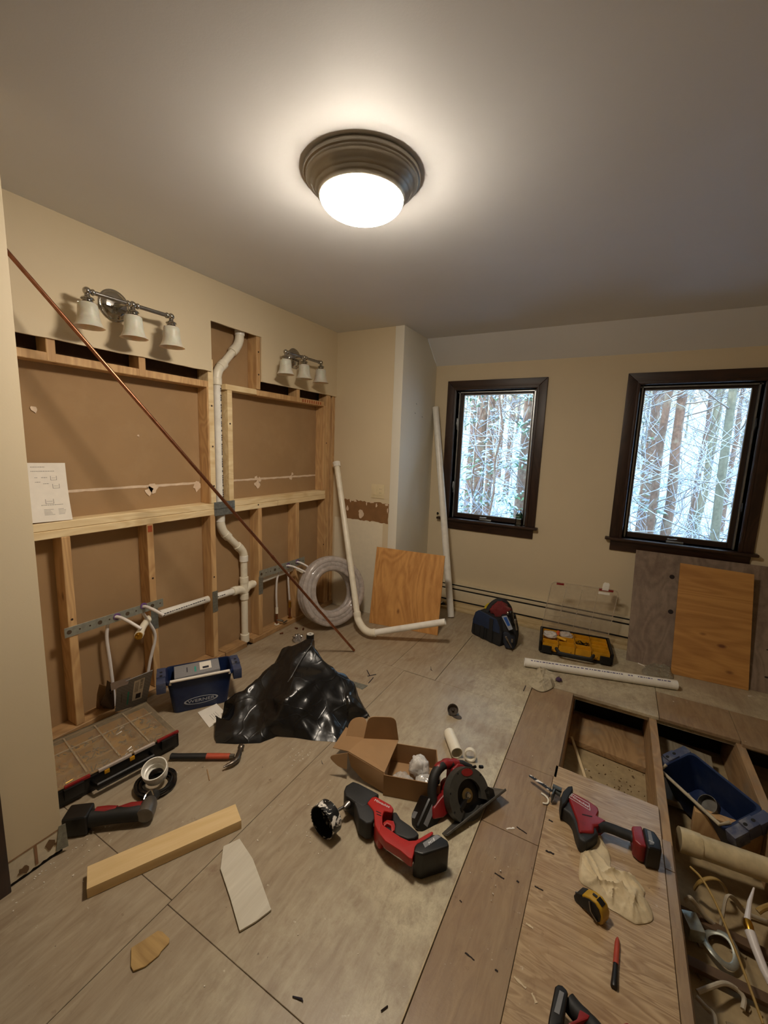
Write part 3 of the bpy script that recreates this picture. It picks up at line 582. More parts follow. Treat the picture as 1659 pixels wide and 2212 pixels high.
# ================================================================ FIXED THINGS ON THE WALLS
def vanity(y0, y1, yp, label):
    t = thing('vanity_light', (XL, yp, 2.12), label, 'wall light', 'three-shade vanity lights on the cream wall')
    x = XL + .115; z = 2.118; CH = 'chrome'
    m = M(); m.lathe([(.075, 0), (.075, .004), (.070, .008), (.066, .008), (.062, .014), (.057, .015), (.053, .021), (.046, .023), (.030, .026), (.001, .027)], 40, frame((XL, yp, z + .002), (0, 1, 0), (0, 0, 1))); m.build('backplate', CH, t, smooth=50)
    ym = (y0 + y1) / 2
    m = M(); m.tube([(XL + .02, yp, z), (XL + .07, yp, z), (x, yp + (ym - yp) * .2, z)], [.016, .009, .010], 12); m.build('arm', CH, t)
    m = M(); m.tube([(x, y0, z), (x, y1, z)], .0095, 16); m.build('bar', 'steel', t)
    for y in (y0, ym, y1):
        m = M(); m.ball((x, y, z), .017, 10)
        if y != y1: m.tube([(x, y + .016, z), (x, y + .022, z), (x, y + .026, z), (x, y + .032, z)], [.011, .0145, .0145, .010], 14)
        if y != y0: m.tube([(x, y - .032, z), (x, y - .026, z), (x, y - .022, z), (x, y - .016, z)], [.010, .0145, .0145, .011], 14)
        m.build('finial', CH, t, smooth=50)
        mt = Matrix.Translation((x, y, z)); m = M(); m.lathe([(.010, -.012), (.012, -.022), (.024, -.028), (.027, -.034), (.021, -.038), (.022, -.044), (.030, -.050), (.030, -.062), (.001, -.062)], 28, mt, False)
        m.tube([(x - .0, y - .028, z - .055), (x, y - .042, z - .055)], .0022, 6); m.build('shade_holder', CH, t, smooth=50)
        m = M(); m.lathe([(.031, -.050), (.038, -.056), (.040, -.075), (.0415, -.100), (.046, -.125), (.056, -.147), (.062, -.153), (.059, -.153), (.053, -.145), (.043, -.124), (.038, -.100), (.036, -.06)], 36, mt, False)
        if 'alabaster' not in MATS:
            n = NB('alabaster'); f = n.noise(n.coord(), 9, 5, .6, 1.5); n.b.inputs['Subsurface Weight'].default_value = .3; MATS['alabaster'] = n.done(n.ramp(f, [(.3, hexc('c2b5a4')), (.7, hexc('ddd3c6'))]), .4)
        m.build('glass_shade', 'alabaster', t, smooth=60)
    return t
vanity(1.078, 1.478, 1.255, 'chrome bar light with three white glass shades, left one nearest the door wall')
vanity(2.345, 2.745, 2.563, 'chrome bar light with three white glass shades, smaller-looking one near the far corner')
# outlet and switch in one plate
t = thing('outlet_plate', (-1.79, YB, 1.107), 'ivory double wall plate with rocker switch and outlet above the torn brown patch', 'outlet')
m = M(); m.box((-1.857, YB - .006, 1.047), (-1.727, YB, 1.167)); m.build('cover_plate', plain('ivory', 'd8c9a4', .4, var=.03), t, .003)
m = M(); m.box((-1.838, YB - .009, 1.074), (-1.806, YB - .005, 1.142)); m.build('rocker_switch', 'ivory', t, .002)
m = M(); m.box((-1.778, YB - .009, 1.074), (-1.746, YB - .005, 1.142)); o = m.build('socket', 'ivory', t, .002)
m = M()
for z in (1.092, 1.125):
    for dx in (-.006, .005): m.box((-1.762 + dx - .001, YB - .0095, z), (-1.762 + dx + .001, YB - .0085, z + .008))
    m.lathe([(.002, 0), (.002, .001)], 8, frame((-1.762, YB - .0085, z - .007), (1, 0, 0), (0, 0, -1)))
m.build('slots', 'ink', o)
# instruction sheet standing on the rail
t = thing('instruction_sheet', (-2.26, .93, 1.095), 'white printed instruction sheet propped on the wooden rail at the left edge', 'paper')
n_ = 7; SH = [V((-2.2620,0.8548,1.0971)), V((-2.2620,1.0138,1.0905)), V((-2.3150,1.0231,1.3569)), V((-2.3150,0.8717,1.3613))]; SH[0].y -= .10; SH[3].y -= .10
def sheet_pt(u, v_, e=.0012): p = SH[0].lerp(SH[1], u).lerp(SH[3].lerp(SH[2], u), v_); return p + V((-.006 * math.sin(PI * v_) + e, 0, 0))
P = [[sheet_pt(y / 5, z / n_, 0) for y in range(6)] for z in range(n_ + 1)]
m = M(); vs = [p for r in P for p in r]; off = V((.0006, 0, 0)); T_ = len(vs)
fs = [(i * 6 + j, i * 6 + j + 1, (i + 1) * 6 + j + 1, (i + 1) * 6 + j) for i in range(n_) for j in range(5)]
m.add(vs + [p + off for p in vs], fs + [tuple(T_ + q for q in f[::-1]) for f in fs]); m.build('sheet', 'paper', t)
m = M(); rr = random.Random(4)
def mark(u0, v0, u1, v1): m.add([sheet_pt(u0, v0), sheet_pt(u1, v0), sheet_pt(u1, v1), sheet_pt(u0, v1)], [(0, 1, 2, 3)])
for (u0, v0, w_) in ((.45, .925, .22), (.45, .855, .36), (.6, .745, .09), (.62, .64, .09), (.50, .745, .04), (.5, .67, .08), (.55, .275, .34)):
    k = 0.0
    while k < w_: q = rr.uniform(.012, .035); mark(u0 + k, v0, min(u0 + k + q, u0 + w_), v0 + .009); k += q + .006
for (u, v0, w_, h_) in ((.74, .70, .10, .075), (.76, .56, .11, .075), (.62, .30, .13, .08)):
    mark(u, v0, u + w_, v0 + .006); mark(u, v0, u + .008, v0 + h_); mark(u + w_ - .008, v0, u + w_, v0 + h_); mark(u + .02, v0 + h_ * .5, u + w_ - .02, v0 + h_ * .5 + .005)
for r in range(5):
    for (u, w_) in ((.58, .16), (.8, .14)): mark(u, .2 - r * .022, u + w_ * rr.uniform(.6, 1), .2 - r * .022 + .006)
m.build('print', plain('faint_ink', '8d8780', .8), t, smooth=0, kind='stuff', label='faint grey print and line drawings')
# ---- drain and vent pipe in the stud wall
t = thing('drain_pipe', (-2.30, 2.09, .03), 'cream plastic vent and drain stack jogging twice inside the open stud wall', 'pipe')
PX = -2.302; R2 = .0245
def seg(a, b, r=R2, nm='pipe_section', mt='pvc'): m = M(); m.tube([a, b], r, 24); return m.build(nm, mt, t)
def coup(c, d, r=.031, L=.022, nm='coupling', mt='pvc'):
    c, d = V(c), V(d).normalized(); m = M(); m.tube([c - d * L, c - d * L * .92, c + d * L * .92, c + d * L], [r * .94, r, r, r * .94], 24); return m.build(nm, mt, t)
def bend(a, b, c, r=.029, nm='elbow', mt='pvc'): m = M(); m.tube(arc(a, b, c, 8), r, 20); return m.build(nm, mt, t)
y1_, y2_, y3_ = 2.092, 1.900, 2.098
seg((PX, y1_, 2.2), (PX, y1_, 2.435)); coup((PX, y1_, 2.20), (0, 0, 1), .032, .018, mt='pvc_white'); bend((PX, y1_, 2.19), (PX, y1_, 2.13), (PX, y1_ - .045, 2.085)); coup((PX, y1_ - .05, 2.08), (0, -1, -1))
seg((PX, y1_ - .05, 2.08), (PX, y2_ + .04, 1.965)); coup((PX, y2_ + .045, 1.968), (0, -1, -1)); bend((PX, y2_ + .04, 1.963), (PX, y2_, 1.925), (PX, y2_, 1.87)); coup((PX, y2_, 1.86), (0, 0, 1))
seg((PX, y2_, .985), (PX, y2_, 1.86), mt='pvc_white'); coup((PX, y2_, .975), (0, 0, 1), mt='pvc_white'); bend((PX, y2_, .968), (PX, y2_, .90), (PX, y2_ + .045, .855)); coup((PX, y2_ + .05, .85), (0, 1, -1))
seg((PX, y2_ + .05, .85), (PX, y3_ - .04, .742)); coup((PX, y3_ - .045, .748), (0, 1, -1)); bend((PX, y3_ - .04, .742), (PX, y3_, .71), (PX, y3_, .665)); coup((PX, y3_, .655), (0, 0, 1), mt='pvc_white')
seg((PX, y3_, .50), (PX, y3_, .655)); coup((PX, y3_, .495), (0, 0, 1)); seg((PX, y3_, .36), (PX, y3_, .5), .029, 'cross_tee'); coup((PX, y3_, .37), (0, 0, 1)); seg((PX, y3_, .02), (PX, y3_, .37)); coup((PX, y3_, .05), (0, 0, 1), .032, .03)
ZA = .436
bend((PX, y3_, .40), (PX, y3_ - .02, ZA), (PX, y3_ - .085, ZA)); coup((PX, y3_ - .088, ZA), (0, 1, 0), .031, .018); seg((PX, y3_ - .085, ZA), (PX, 1.45, ZA + .018), .0225, mt='pvc_white')
bend((PX, y3_, .40), (PX, y3_ + .02, ZA + .004), (PX, y3_ + .065, ZA + .004)); coup((PX, y3_ + .07, ZA + .004), (0, 1, 0), .029, .016); seg((PX, y3_ + .07, ZA + .004), (PX, 2.64, ZA + .02), .0215, mt='pvc_white')
m = M(); rr = random.Random(6)
for (ya, yb, z0) in ((1.46, 1.74, ZA + .021), (1.845, 1.90, ZA + .01)):
    y = ya
    while y < yb: L = rr.uniform(.006, .016); m.box((PX + .0225, y, z0 - .003), (PX + .0232, y + L, z0 + .002)); y += L + .005
z = 1.1
while z < 1.82: L = rr.uniform(.004, .012); m.box((PX + .0235, y2_ + .006, z), (PX + .0252, y2_ + .012, z + L)); z += L + rr.choice((.005, .005, .02))
m.build('printed_line', 'ink', t, smooth=0, kind='stuff', label='line of small printed marks')
for k, (y, zc, lab) in enumerate(((1.375, .46, 'left'), (2.645, .44, 'right'))): pass
# steel nail plates on the studs
def nail_plate(y0, y1, z0, z1, lab):
    t = thing('nail_plate', (XS, (y0 + y1) / 2, z0), lab, 'metal plate', 'nail plates on the studs'); m = M(); m.box((XS + .0002, y0, z0), (XS + .0024, y1, z1)); m.build('plate', 'galv', t, .0006, seg=1)
    if y1 - y0 > .1: m = M(); m.box((XS + .0022, y0, 1.047), (XS + .003, y1, 1.0495)); m.build('crease', 'black_gap', t)
nail_plate(1.818, 1.985, 1.004, 1.094, 'wide steel plate bridging the cut rail over the white vent pipe')
nail_plate(1.787, 1.828, .358, .502, 'small steel plate on the stud left of the drain tee'); nail_plate(1.368, 1.410, .395, .56, 'small steel plate on the second stud behind the pipe bracket'); nail_plate(2.196, 2.238, .36, .50, 'small steel plate on the stud right of the drain tee')
# ---- stub-out brackets with water lines
def bracket(y0, y1, z0, z1, lab):
    t = thing('stub_bracket', (XS + .004, (y0 + y1) / 2, z0), lab, 'bracket'); m = M(); m.prism([(XS + .0028, y0, z0), (XS + .0028, y1, z0), (XS + .0028, y1, z1), (XS + .0028, y0, z1)], (.0015, 0, 0)); m.build('strip', plain('galv_dull', 'a3a69c', .45, .6, var=.15, scale=50), t, .0004, seg=1)
    m = M(); n = int((y1 - y0) / .045)
    for i in range(n):
        y = y0 + .02 + i * (y1 - y0 - .04) / max(1, n - 1); r = .0045 if i % 3 else .011; m.lathe([(r, 0), (r, .0003)], 14, frame((XS + .0043, y, (z0 + z1) / 2), (0, 1, 0), (0, 0, 1)))
    m.build('punched_hole', plain('hole_dark', '4a3a28', .8), t); return t
bracket(.937, 1.443, .517, .566, 'perforated steel bracket carrying pipes between the two left studs'); bracket(2.20, 2.715, .485, .545, 'perforated steel bracket carrying pipes left of the hose coil')
def pex(pts, lab, r=.0085, open_end=True, ring=None):
    t = thing('water_line', pts[-1], lab, 'tube'); P_ = spline(pts, 7); m = M(); m.tube(P_, r, 14); m.build('tube', 'pex', t)
    if open_end:
        d = (P_[0] - P_[1]).normalized(); m = M(); m.tube([P_[0] - d * .001, P_[0] + d * .0006], r * .72, 12); m.build('bore', 'black_gap', t)
    if ring is not None:
        m = M(); m.lathe([(.010, -.004), (.017, -.003), (.018, .003), (.010, .004)], 18, frame(ring, (0, 1, 0), (0, 0, 1)), False); m.build('clip', plain('purple_clip', '6a4a80', .5), t, label='purple plastic clip')
    return t
pex([(-2.13, 1.235, .485), (-2.185, 1.20, .528), (-2.24, 1.18, .545), (-2.275, 1.155, .535), (-2.285, 1.14, .44), (-2.28, 1.145, .30), (-2.275, 1.15, .14), (-2.27, 1.15, .04)], 'white water tube dropping straight down from the left bracket, open end forward', ring=(XS + .006, 1.18, .545))
pex([(-2.13, 1.365, .515), (-2.185, 1.34, .545), (-2.24, 1.325, .556), (-2.27, 1.32, .535), (-2.25, 1.35, .45), (-2.255, 1.385, .35), (-2.27, 1.355, .20), (-2.28, 1.33, .04)], 'white water tube bowing out to the right below the left bracket, open end forward', ring=(XS + .006, 1.325, .558))
pex([(-2.06, 2.60, .43), (-2.15, 2.56, .48), (-2.24, 2.51, .515), (-2.28, 2.46, .50), (-2.285, 2.42, .42), (-2.285, 2.41, .3), (-2.29, 2.42, .18)], 'pale water tube hanging below the right bracket, nearer the drain stack', ring=(XS + .006, 2.51, .517), r=.008)
pex([(-2.05, 2.68, .42), (-2.15, 2.66, .475), (-2.24, 2.62, .52), (-2.28, 2.58, .50), (-2.285, 2.55, .42), (-2.285, 2.555, .3), (-2.29, 2.57, .20)], 'pale water tube hanging below the right bracket, nearer the hose coil', ring=(XS + .006, 2.62, .522), r=.008)
for y, z, lab in ((2.42, .06, 'copper riser with brass valve under the nearer hanging tube'), (2.575, .07, 'copper riser standing under the tube beside the hose coil')):
    t = thing('copper_riser', (-2.29, y, .037), lab, 'pipe'); m = M(); m.tube([(-2.29, y, .037), (-2.29, y, .17)], .008, 12); m.build('riser', 'copper', t); m = M(); m.tube([(-2.29, y, .13), (-2.29, y, .18)], .0115, 12); m.tube([(-2.29, y, .037), (-2.29, y, .042)], .02, 14); m.build('fitting', 'brass' if y > 2.5 else 'pvc', t)
    if y < 2.5: m = M(); m.tube([(-2.29, y, .075), (-2.24, y + .02, .07)], .009, 10); m.tube([(-2.24, y + .02, .055), (-2.236, y + .06, .06)], .006, 8); m.build('valve', 'steel', t)
for (pts, lab, r) in (([(-2.30, 1.38, .462), (-2.27, 1.36, .462), (-2.22, 1.30, .455), (-2.13, 1.22, .452)], 'white drain stub with a brass plug below the left bracket', .018), ([(-2.302, 2.64, .455), (-2.24, 2.62, .455), (-2.16, 2.60, .445), (-2.07, 2.585, .43)], 'white drain stub under the tubes beside the hose coil', .014)):
    t = thing('drain_stub', pts[0], lab, 'pipe'); P_ = spline(pts, 6); m = M(); m.tube(P_, r, 20); m.build('stub', 'pvc', t)
    d = (P_[-1] - P_[-2]).normalized(); m = M(); m.tube([P_[-1] - d * .03, P_[-1] - d * .002], r * 1.2, 20); m.build('collar', 'pvc', t)
    m = M(); m.tube([P_[-1] - d * .002, P_[-1] + d * .006], r * 1.05, 20)
    for k in range(4): a = k * PI / 2; m.ball(P_[-1] + d * .008 + V((0, math.cos(a), math.sin(a))) * r * .6, r * .28, 5)
    m.build('plug', 'brass', t)
# long copper tube leaning across the wall
A_ = V((-1.554, 2.438, .010)); B_ = V((-2.165, .627, 2.388)); t = thing('copper_tube', A_, 'long thin copper tube leaning diagonally from the floor up across the stud wall', 'tube')
m = M(); d = (B_ - A_).normalized(); m.pipe(A_ + d * .002, B_, .0085, .0072, 18); m.build('tube', 'copper', t)
m = M(); c_ = A_ + (B_ - A_) * .335; m.tube([c_ - d * .012, c_ + d * .012], .0105, 16); m.build('coupling', 'copper', t)
# ---- PVC assembly leaning in the corner
t = thing('bent_pipe', (-1.60, 2.66, 0), 'cream plastic pipe leaning in the corner with an elbow and a leg on the floor', 'pipe')
top = V((-2.1731,3.0400,1.3320)); el = V((-1.594, 2.665, .040)); cp = V((-1.7303,2.7400,0.1629)); r_ = .0245
m = M(); m.pipe(cp, top, r_, .0205, 24); m.build('upright', 'pvc', t)
d = (top - cp).normalized(); m = M(); m.pipe(top - d * .035, top + d * .003, .032, .024, 24); m.pipe(top - d * .012, top + d * .006, .034, .024, 24); m.build('end_coupling', 'pvc_white', t)
m = M(); m.tube([cp - d * .035, cp - d * .032, cp - d * .002, cp + d * .0], [.029, .031, .031, .029], 24); m.build('coupling', 'pvc', t); m = M(); m.tube([cp - d * .06, cp - d * .035], .029, 24); m.build('coupling', 'pvc', t)
aend = V((-1.0146,2.8400,0.2185)); ea = el + (aend - el).normalized() * .075; m = M(); m.tube(arc(cp - d * .055, el + V((-.01, -.01, -.004)), ea, 12), .029, 22); m.build('elbow', 'pvc', t)
m = M(); m.tube([ea - (aend - el).normalized() * .008, ea + (aend - el).normalized() * .006], .032, 22); m.build('elbow_lip', 'pvc', t)
m = M(); m.pipe(ea, aend, r_, .020, 24); m.build('floor_leg', 'pvc_white', t)
# tall white pipe standing in the corner by the left window
t = thing('white_pipe', (-1.181, 3.45, 0), 'tall white plastic pipe standing against the wall left of the left window', 'pipe')
m = M(); m.pipe((-1.184, 3.455, .004), (-1.5745,3.7750,1.8695), .030, .026, 28); m.build('pipe', 'pvc_white', t)
# coil of clear hose
t = thing('hose_coil', (-1.98, 2.75, 0), 'coil of clear plastic tubing wrapped in film leaning against the studs', 'hose')
c0 = V((-1.985, 2.735, .292)); ax = V((.86, -.42, .25)).normalized(); uu = V((0, 0, 1)); uu = (uu - ax * uu.dot(ax)).normalized(); ww = ax.cross(uu)
cloudy('clear_hose', 'c9bfb9', .62, .2)
for j, R_ in enumerate((.262, .225, .188)):
    for k in range(3):
        if j == 2 and k == 1: continue
        m = M(); c_ = c0 + ax * (.05 - k * .042 - (j % 2) * .012) + uu * .0; m.tube([c_ + (uu * math.cos(a) + ww * math.sin(a)) * (R_ + .005 * math.sin(3 * a + k)) for a in (2 * PI * q / 56 for q in range(56))], .0215, 12, closed=True); m.build('hose_loop', 'clear_hose', t)
m = M(); rings = []
for q in range(72):
    a = 2 * PI * q / 72; ring = []
    for e in range(14):
        b = 2 * PI * e / 14; rb = 1 + .06 * noise.noise(V((a * 5, b * 1.5, 2)))
        ring.append(c0 + ax * (.008 + .082 * rb * math.sin(b)) + (uu * math.cos(a) + ww * math.sin(a)) * (.225 + .066 * rb * math.cos(b)))
    rings.append(ring)
m.loft(rings, closed=True); m.build('film_wrap', cloudy('film', 'd9d2ce', .22, .06), t)
# ---- sheets of plywood
def leaning(name, corners, th, mt, lab, holes=(), cat='board', marks=None):
    a, b, c_, d = (V(p) for p in corners); nrm = (b - a).cross(d - a).normalized(); nrm = nrm if nrm.y > 0 else -nrm
    t = thing(name, (a + b) / 2, lab, cat); m = M(); m.prism([a, b, c_, d], nrm * th); o = m.build('panel', mt, t, .001, seg=1)
    for i, (u, v_, r, sq) in enumerate(holes):
        p = a + (b - a) * u + (d - a) * v_ - nrm * .0004; m = M(); X_ = (b - a).normalized(); Y_ = nrm.cross(X_)
        m.add([p + (X_ * math.cos(2 * PI * k / 16) + Y_ * math.sin(2 * PI * k / 16) * sq) * r for k in range(16)], [tuple(range(16))]); m.build('hole', plain('deep_brown', '1d0f08', .8), t, smooth=0)
    return t
wood('grey_ply', '8d7a68', '6e5c4c', 2, stain='5d4436', ring=6); wood('orange_ply', 'bb8845', '9c6a30', 0, ring=5, dark='5a2c10'); wood('fresh_ply', 'd09a58', 'a9733a', 2, ring=6, dark='5d3012')
leaning('grey_plywood_board', [(.186, 3.43, .001), (1.02, 3.43, .001), (1.02, 3.775, .765), (.175, 3.775, .765)], .018, 'grey_ply', 'big weathered grey plywood board leaning under the right window', ((.292, .795, .0165, 1), (.300, .488, .0165, 1), (.432, .635, .042, 1), (.95, .12, .012, .5), (.955, .33, .01, .4)))
leaning('orange_plywood_board', [(0.4574,3.3812,0.001), (0.8839,3.4072,0.001), (0.8719,3.6600,0.7212), (0.4575,3.6900,0.7254)], .012, 'orange_ply', 'orange-brown plywood board leaning on the big grey one', ((.42, .30, .012, .6), (.02, .33, .004, 1), (.03, .47, .004, 1), (.06, .75, .004, 1), (.96, .27, .014, 1)))
leaning('plywood_offcut', [(-1.7302,2.9364,0.001), (-1.1415,3.0299,0.001), (-1.1674,3.1600,0.6292), (-1.7636,3.0850,0.6316)], .012, 'fresh_ply', 'fresh yellow plywood offcut leaning behind the bent plastic pipe', ((.13, .92, .010, .7), (.30, .96, .007, .7), (.55, .97, .012, .5), (.92, .93, .017, .6), (.14, .36, .010, .9), (.55, .36, .008, .8), (.83, .22, .011, 1.3)))
# white spray bottle on the left window stool
t = thing('water_bottle', (-.733, 3.80, ZS), 'small clear bottle with a green label on the sill of the left window', 'bottle')
mt = Matrix.Translation((-.735, 3.795, ZS)); m = M(); m.lathe([(.001, .001), (.026, .001), (.029, .006), (.029, .03), (.026, .035), (.028, .05), (.028, .095), (.026, .10), (.014, .125), (.013, .14), (.001, .14)], 26, mt, False); m.build('bottle_body', glass('bottle_clear', (.80, .88, .90, 1), .05, .12), t, smooth=50)
m = M(); m.lathe([(.0285, .068), (.0287, .072), (.0287, .096), (.0285, .1)], 26, mt, False); m.build('label_band', plain('green_label', '1d4a35', .5), t)
m = M(); m.tube([(-.735, 3.795, ZS + .137), (-.735, 3.795, ZS + .15)], .013, 16); m.build('cap', 'pvc_white', t)
text('Water', (-.742, 3.7654, ZS + .085), cols((1, 0, 0), (0, 0, 1), (0, -1, 0)), .012, MATS['white_ink'], t)
m = M(); m.box((-1.155, YW + .06, ZS), (-1.10, YW + .068, ZS + .05)); 
t = thing('hook', (-1.47, YW, .87), 'small black hook on the wall beside the left window casing', 'hook'); m = M(); m.tube([(-1.50, YW - .001, .865), (-1.505, YW - .02, .862), (-1.50, YW - .024, .872)], .006, 8); m.ball((-1.50, YW - .024, .872), .009, 6); m.build('knob', 'black_plastic', t)
# ================================================================ THINGS ON THE FLOOR, left side
def lie(name, pts, z0, z1, mat, t, bev=.004, seg=2, **k):
    """outline drawn in plan, given real thickness"""
    m = M(); m.prism([(p[0], p[1], z0) for p in pts], (0, 0, z1 - z0)); return m.build(name, mat, t, bev, seg=seg, **k)
# closed organizer, bottom left
o0 = V((-1.745, 1.165, 0)); eu = V((-.0757, -.466, 0)).normalized(); ev = V((-.34, -.02, 0)); ev = (ev - eu * ev.dot(eu)).normalized()   # eu towards the door wall, ev towards the studs
t = thing('parts_organizer', o0 + eu * .24 + ev * .17, 'closed black parts organizer with scratched clear lid and yellow bins by the door wall', 'tool box')
Ro = cols(eu, ev, eu.cross(ev)); up = V((0, 0, 1)); L_, D_, Hh = .50, .36, .085
def ob(name, u0, v0, z0, u1, v1, z1, mat, par=None, bev=.004, **k):
    m = M(); c_ = o0 + eu * (u0 + u1) / 2 + ev * (v0 + v1) / 2 + up * (z0 + z1) / 2; m.obox(c_, (abs(u1 - u0), abs(v1 - v0), z1 - z0), cols(eu, ev, up)); return m.build(name, mat, par or t, bev, **k)
ob('base_tray', 0, 0, .004, L_, D_, .02, 'black_plastic')
for a in ((0, 0, L_, .016), (0, D_ - .016, L_, D_), (0, 0, .016, D_), (L_ - .016, 0, L_, D_)): ob('tray_wall', a[0], a[1], .012, a[2], a[3], .072, 'black_plastic')
cells = [(.02, .02, .12, .12), (.12, .02, .24, .12), (.24, .02, .36, .12), (.36, .02, .48, .12), (.02, .12, .12, .34), (.12, .12, .24, .34), (.24, .12, .36, .23), (.36, .12, .48, .23), (.24, .23, .48, .34)]
def bin_(u0, v0, u1, v1, seed, fill):
    m = M(); g_ = .003; z0, z1 = .022, .066
    def bx(a, b, c_, d, e, f): m.obox(o0 + eu * (a + d) / 2 + ev * (b + e) / 2 + up * (c_ + f) / 2, (d - a, e - b, f - c_), cols(eu, ev, up))
    bx(u0 + g_, v0 + g_, z0, u1 - g_, v1 - g_, z0 + .002)
    for q in ((u0 + g_, v0 + g_, u1 - g_, v0 + g_ + .002), (u0 + g_, v1 - g_ - .002, u1 - g_, v1 - g_), (u0 + g_, v0 + g_, u0 + g_ + .002, v1 - g_), (u1 - g_ - .002, v0 + g_, u1 - g_, v1 - g_)): bx(q[0], q[1], z0, q[2], q[3], z1)
    o = m.build('bin', 'yellow_plastic', t); rr = random.Random(seed); m = M()
    for i in range(26):
        p = o0 + eu * rr.uniform(u0 + .012, u1 - .012) + ev * rr.uniform(v0 + .012, v1 - .012) + up * (z0 + rr.uniform(.004, .022)); a = rr.uniform(0, PI); d = V((math.cos(a), math.sin(a), rr.uniform(-.3, .3))) * rr.uniform(.008, .016); m.tube([p - d, p + d], .003, 5)
    m.build('loose_screws', fill, o, kind='stuff')
for i, c_ in enumerate(cells): bin_(*c_, i, ('ink', 'steel', 'black_plastic', 'brass')[i % 4])
lid = cloudy('scuffed_lid', 'a8977c', .34, .3)
m = M(); m.obox(o0 + eu * L_ / 2 + ev * (D_ / 2) + up * .082, (L_ - .004, D_ - .004, .005), cols(eu, ev, up)); lo_ = m.build('clear_lid', lid, t, .002)
m = M()
for u in (.125, .25, .375): m.obox(o0 + eu * u + ev * D_ * .5 + up * .086, (.006, D_ - .05, .004), cols(eu, ev, up))
m.obox(o0 + eu * L_ / 2 + ev * .235 + up * .086, (L_ - .05, .006, .004), cols(eu, ev, up)); m.build('lid_ribs', cloudy('lid_rib', 'b9a98f', .5, .3), lo_)
for (u0, u1, mt) in ((.0, .10, 'red_plastic'), (.11, .20, 'clear_strip'), (.21, .34, 'clear_strip'), (.37, .46, 'red_plastic')):
    if mt == 'clear_strip': plain('clear_strip', 'b7aaa0', .2)
    ob('front_rim', u0, -.004, .074, u1, .008, .086, mt, bev=.002)
for u in (.05, .43): ob('latch', u - .035, -.014, .03, u + .035, .004, .078, 'black_plastic', bev=.004)
m = M(); hp = [o0 + eu * a + ev * b + up * .045 for a, b in ((.13, .0), (.135, -.045), (.36, -.045), (.365, .0))]; m.tube(hp, .011, 10, flat=1.5); m.build('handle', 'black_plastic', t)
for i, u in enumerate((.20, .30)): ob('yellow_tab', u, -.006, .055, u + .02, .002, .072, 'yellow_plastic', bev=.002)
ob('hinge_rod', .0, D_ - .002, .075, L_, D_ + .004, .082, 'black_plastic', bev=.001)
# white adhesive-paper scrap etc. : grey printed cardboard leaning by the stud
t = thing('torn_carton', (-2.2606,1.1469,0), 'torn grey printed carton panel with barcode label leaning by the studs', 'cardboard')
a, b, c_, d = (V(p) for p in ((-2.2478,1.1370,0.015), (-2.1662,1.2627,0.03), (-2.0330,1.2270,0.2821), (-2.1400,1.0992,0.228)))
nrm = (b - a).cross(d - a).normalized(); nrm = nrm if nrm.x > 0 else -nrm
m = M(); m.prism([a, b, c_, d], -nrm * .004)
n = NB('grey_print'); v = n.coord((260, 260, 260)); g_ = n.n('ShaderNodeTexChecker'); n.l(v, g_.inputs[0]); g_.inputs[3].default_value = 1; g_.inputs[1].default_value = hexc('8f8e8f'); g_.inputs[2].default_value = hexc('7b7a7c'); MATS['grey_print'] = n.done(g_.outputs[0], .6)
pn = m.build('printed_panel', 'grey_print', t); X_ = (b - a).normalized(); Y_ = nrm.cross(X_); Y_ = Y_ if Y_.z > 0 else -Y_; ww_ = (b - a).length; hh_ = (d - a).dot(Y_)
def on(u, v_, e=.0006): return a.lerp(b, u).lerp(d.lerp(c_, u), v_) + nrm * e
def quad(u0, v0, u1, v1, e=.0006): return [on(u0, v0, e), on(u1, v0, e), on(u1, v1, e), on(u0, v1, e)]
m = M(); m.add(quad(.50, .22, .80, .88), [(0, 1, 2, 3)]); lb = m.build('barcode_label', 'paper', t, smooth=0)
m = M(); rr = random.Random(3)
for i in range(14): u = .55 + .2 * i / 14; m.add(quad(.68, .56 + .022 * i, .77, .56 + .022 * i + rr.uniform(.004, .014), .0012), [(0, 1, 2, 3)])
for i in range(7): m.add(quad(.54 + .016 * i, .50, .545 + .016 * i, .82, .0012), [(0, 1, 2, 3)])
m.add(quad(.60, .27, .75, .43, .0012), [(0, 1, 2, 3)]); m.build('barcode', 'ink', lb, smooth=0)
m = M(); m.add(quad(.34, .15, .385, .60), [(0, 1, 2, 3)]); m.build('teal_lettering', plain('teal_ink', '3c9a8c', .6), t, smooth=0)
m = M(); m.add(quad(.16, .30, .172, .62), [(0, 1, 2, 3)]); m.build('small_print', 'ink', t, smooth=0)
bk = [V(p) for p in ((-2.3643,1.0978,0.004), (-2.2613,1.1438,0.004), (-2.1700,1.0992,0.2233), (-2.1850,1.0792,0.2492), (-2.1900,1.0683,0.1757))]
m = M(); m.prism(bk, (-.004, 0, 0)); m.build('brown_flap', plain('dark_card', '5b4a3b', .85), t)
m = M()
for i in range(7): p = bk[0].lerp(bk[1], .25 + .08 * (i % 3) * 2).lerp(bk[2], .2 + .1 * i); rag(m, p.x + .002, p.y, p.z, .008, seed=i)
m.build('slot', 'black_gap', t)
m = M(); m.prism([(-2.1500,1.0740,0.2477), (-2.1200,1.1597,0.2508), (-2.1000,1.1303,0.2303), (-2.1000,1.1004,0.2353), (-2.1200,1.0609,0.2237)], (.003, 0, 0)); m.build('torn_corner', 'dark_card', t)
m = M(); m.prism([(-2.3520,1.0951,0.01), (-2.3226,1.1016,0.006), (-2.2000,1.1020,0.1937), (-2.2200,1.0580,0.2279), (-2.2200,1.0438,0.1786)], (-.003, 0, 0)); m.build('side_flap', 'cardboard', t)
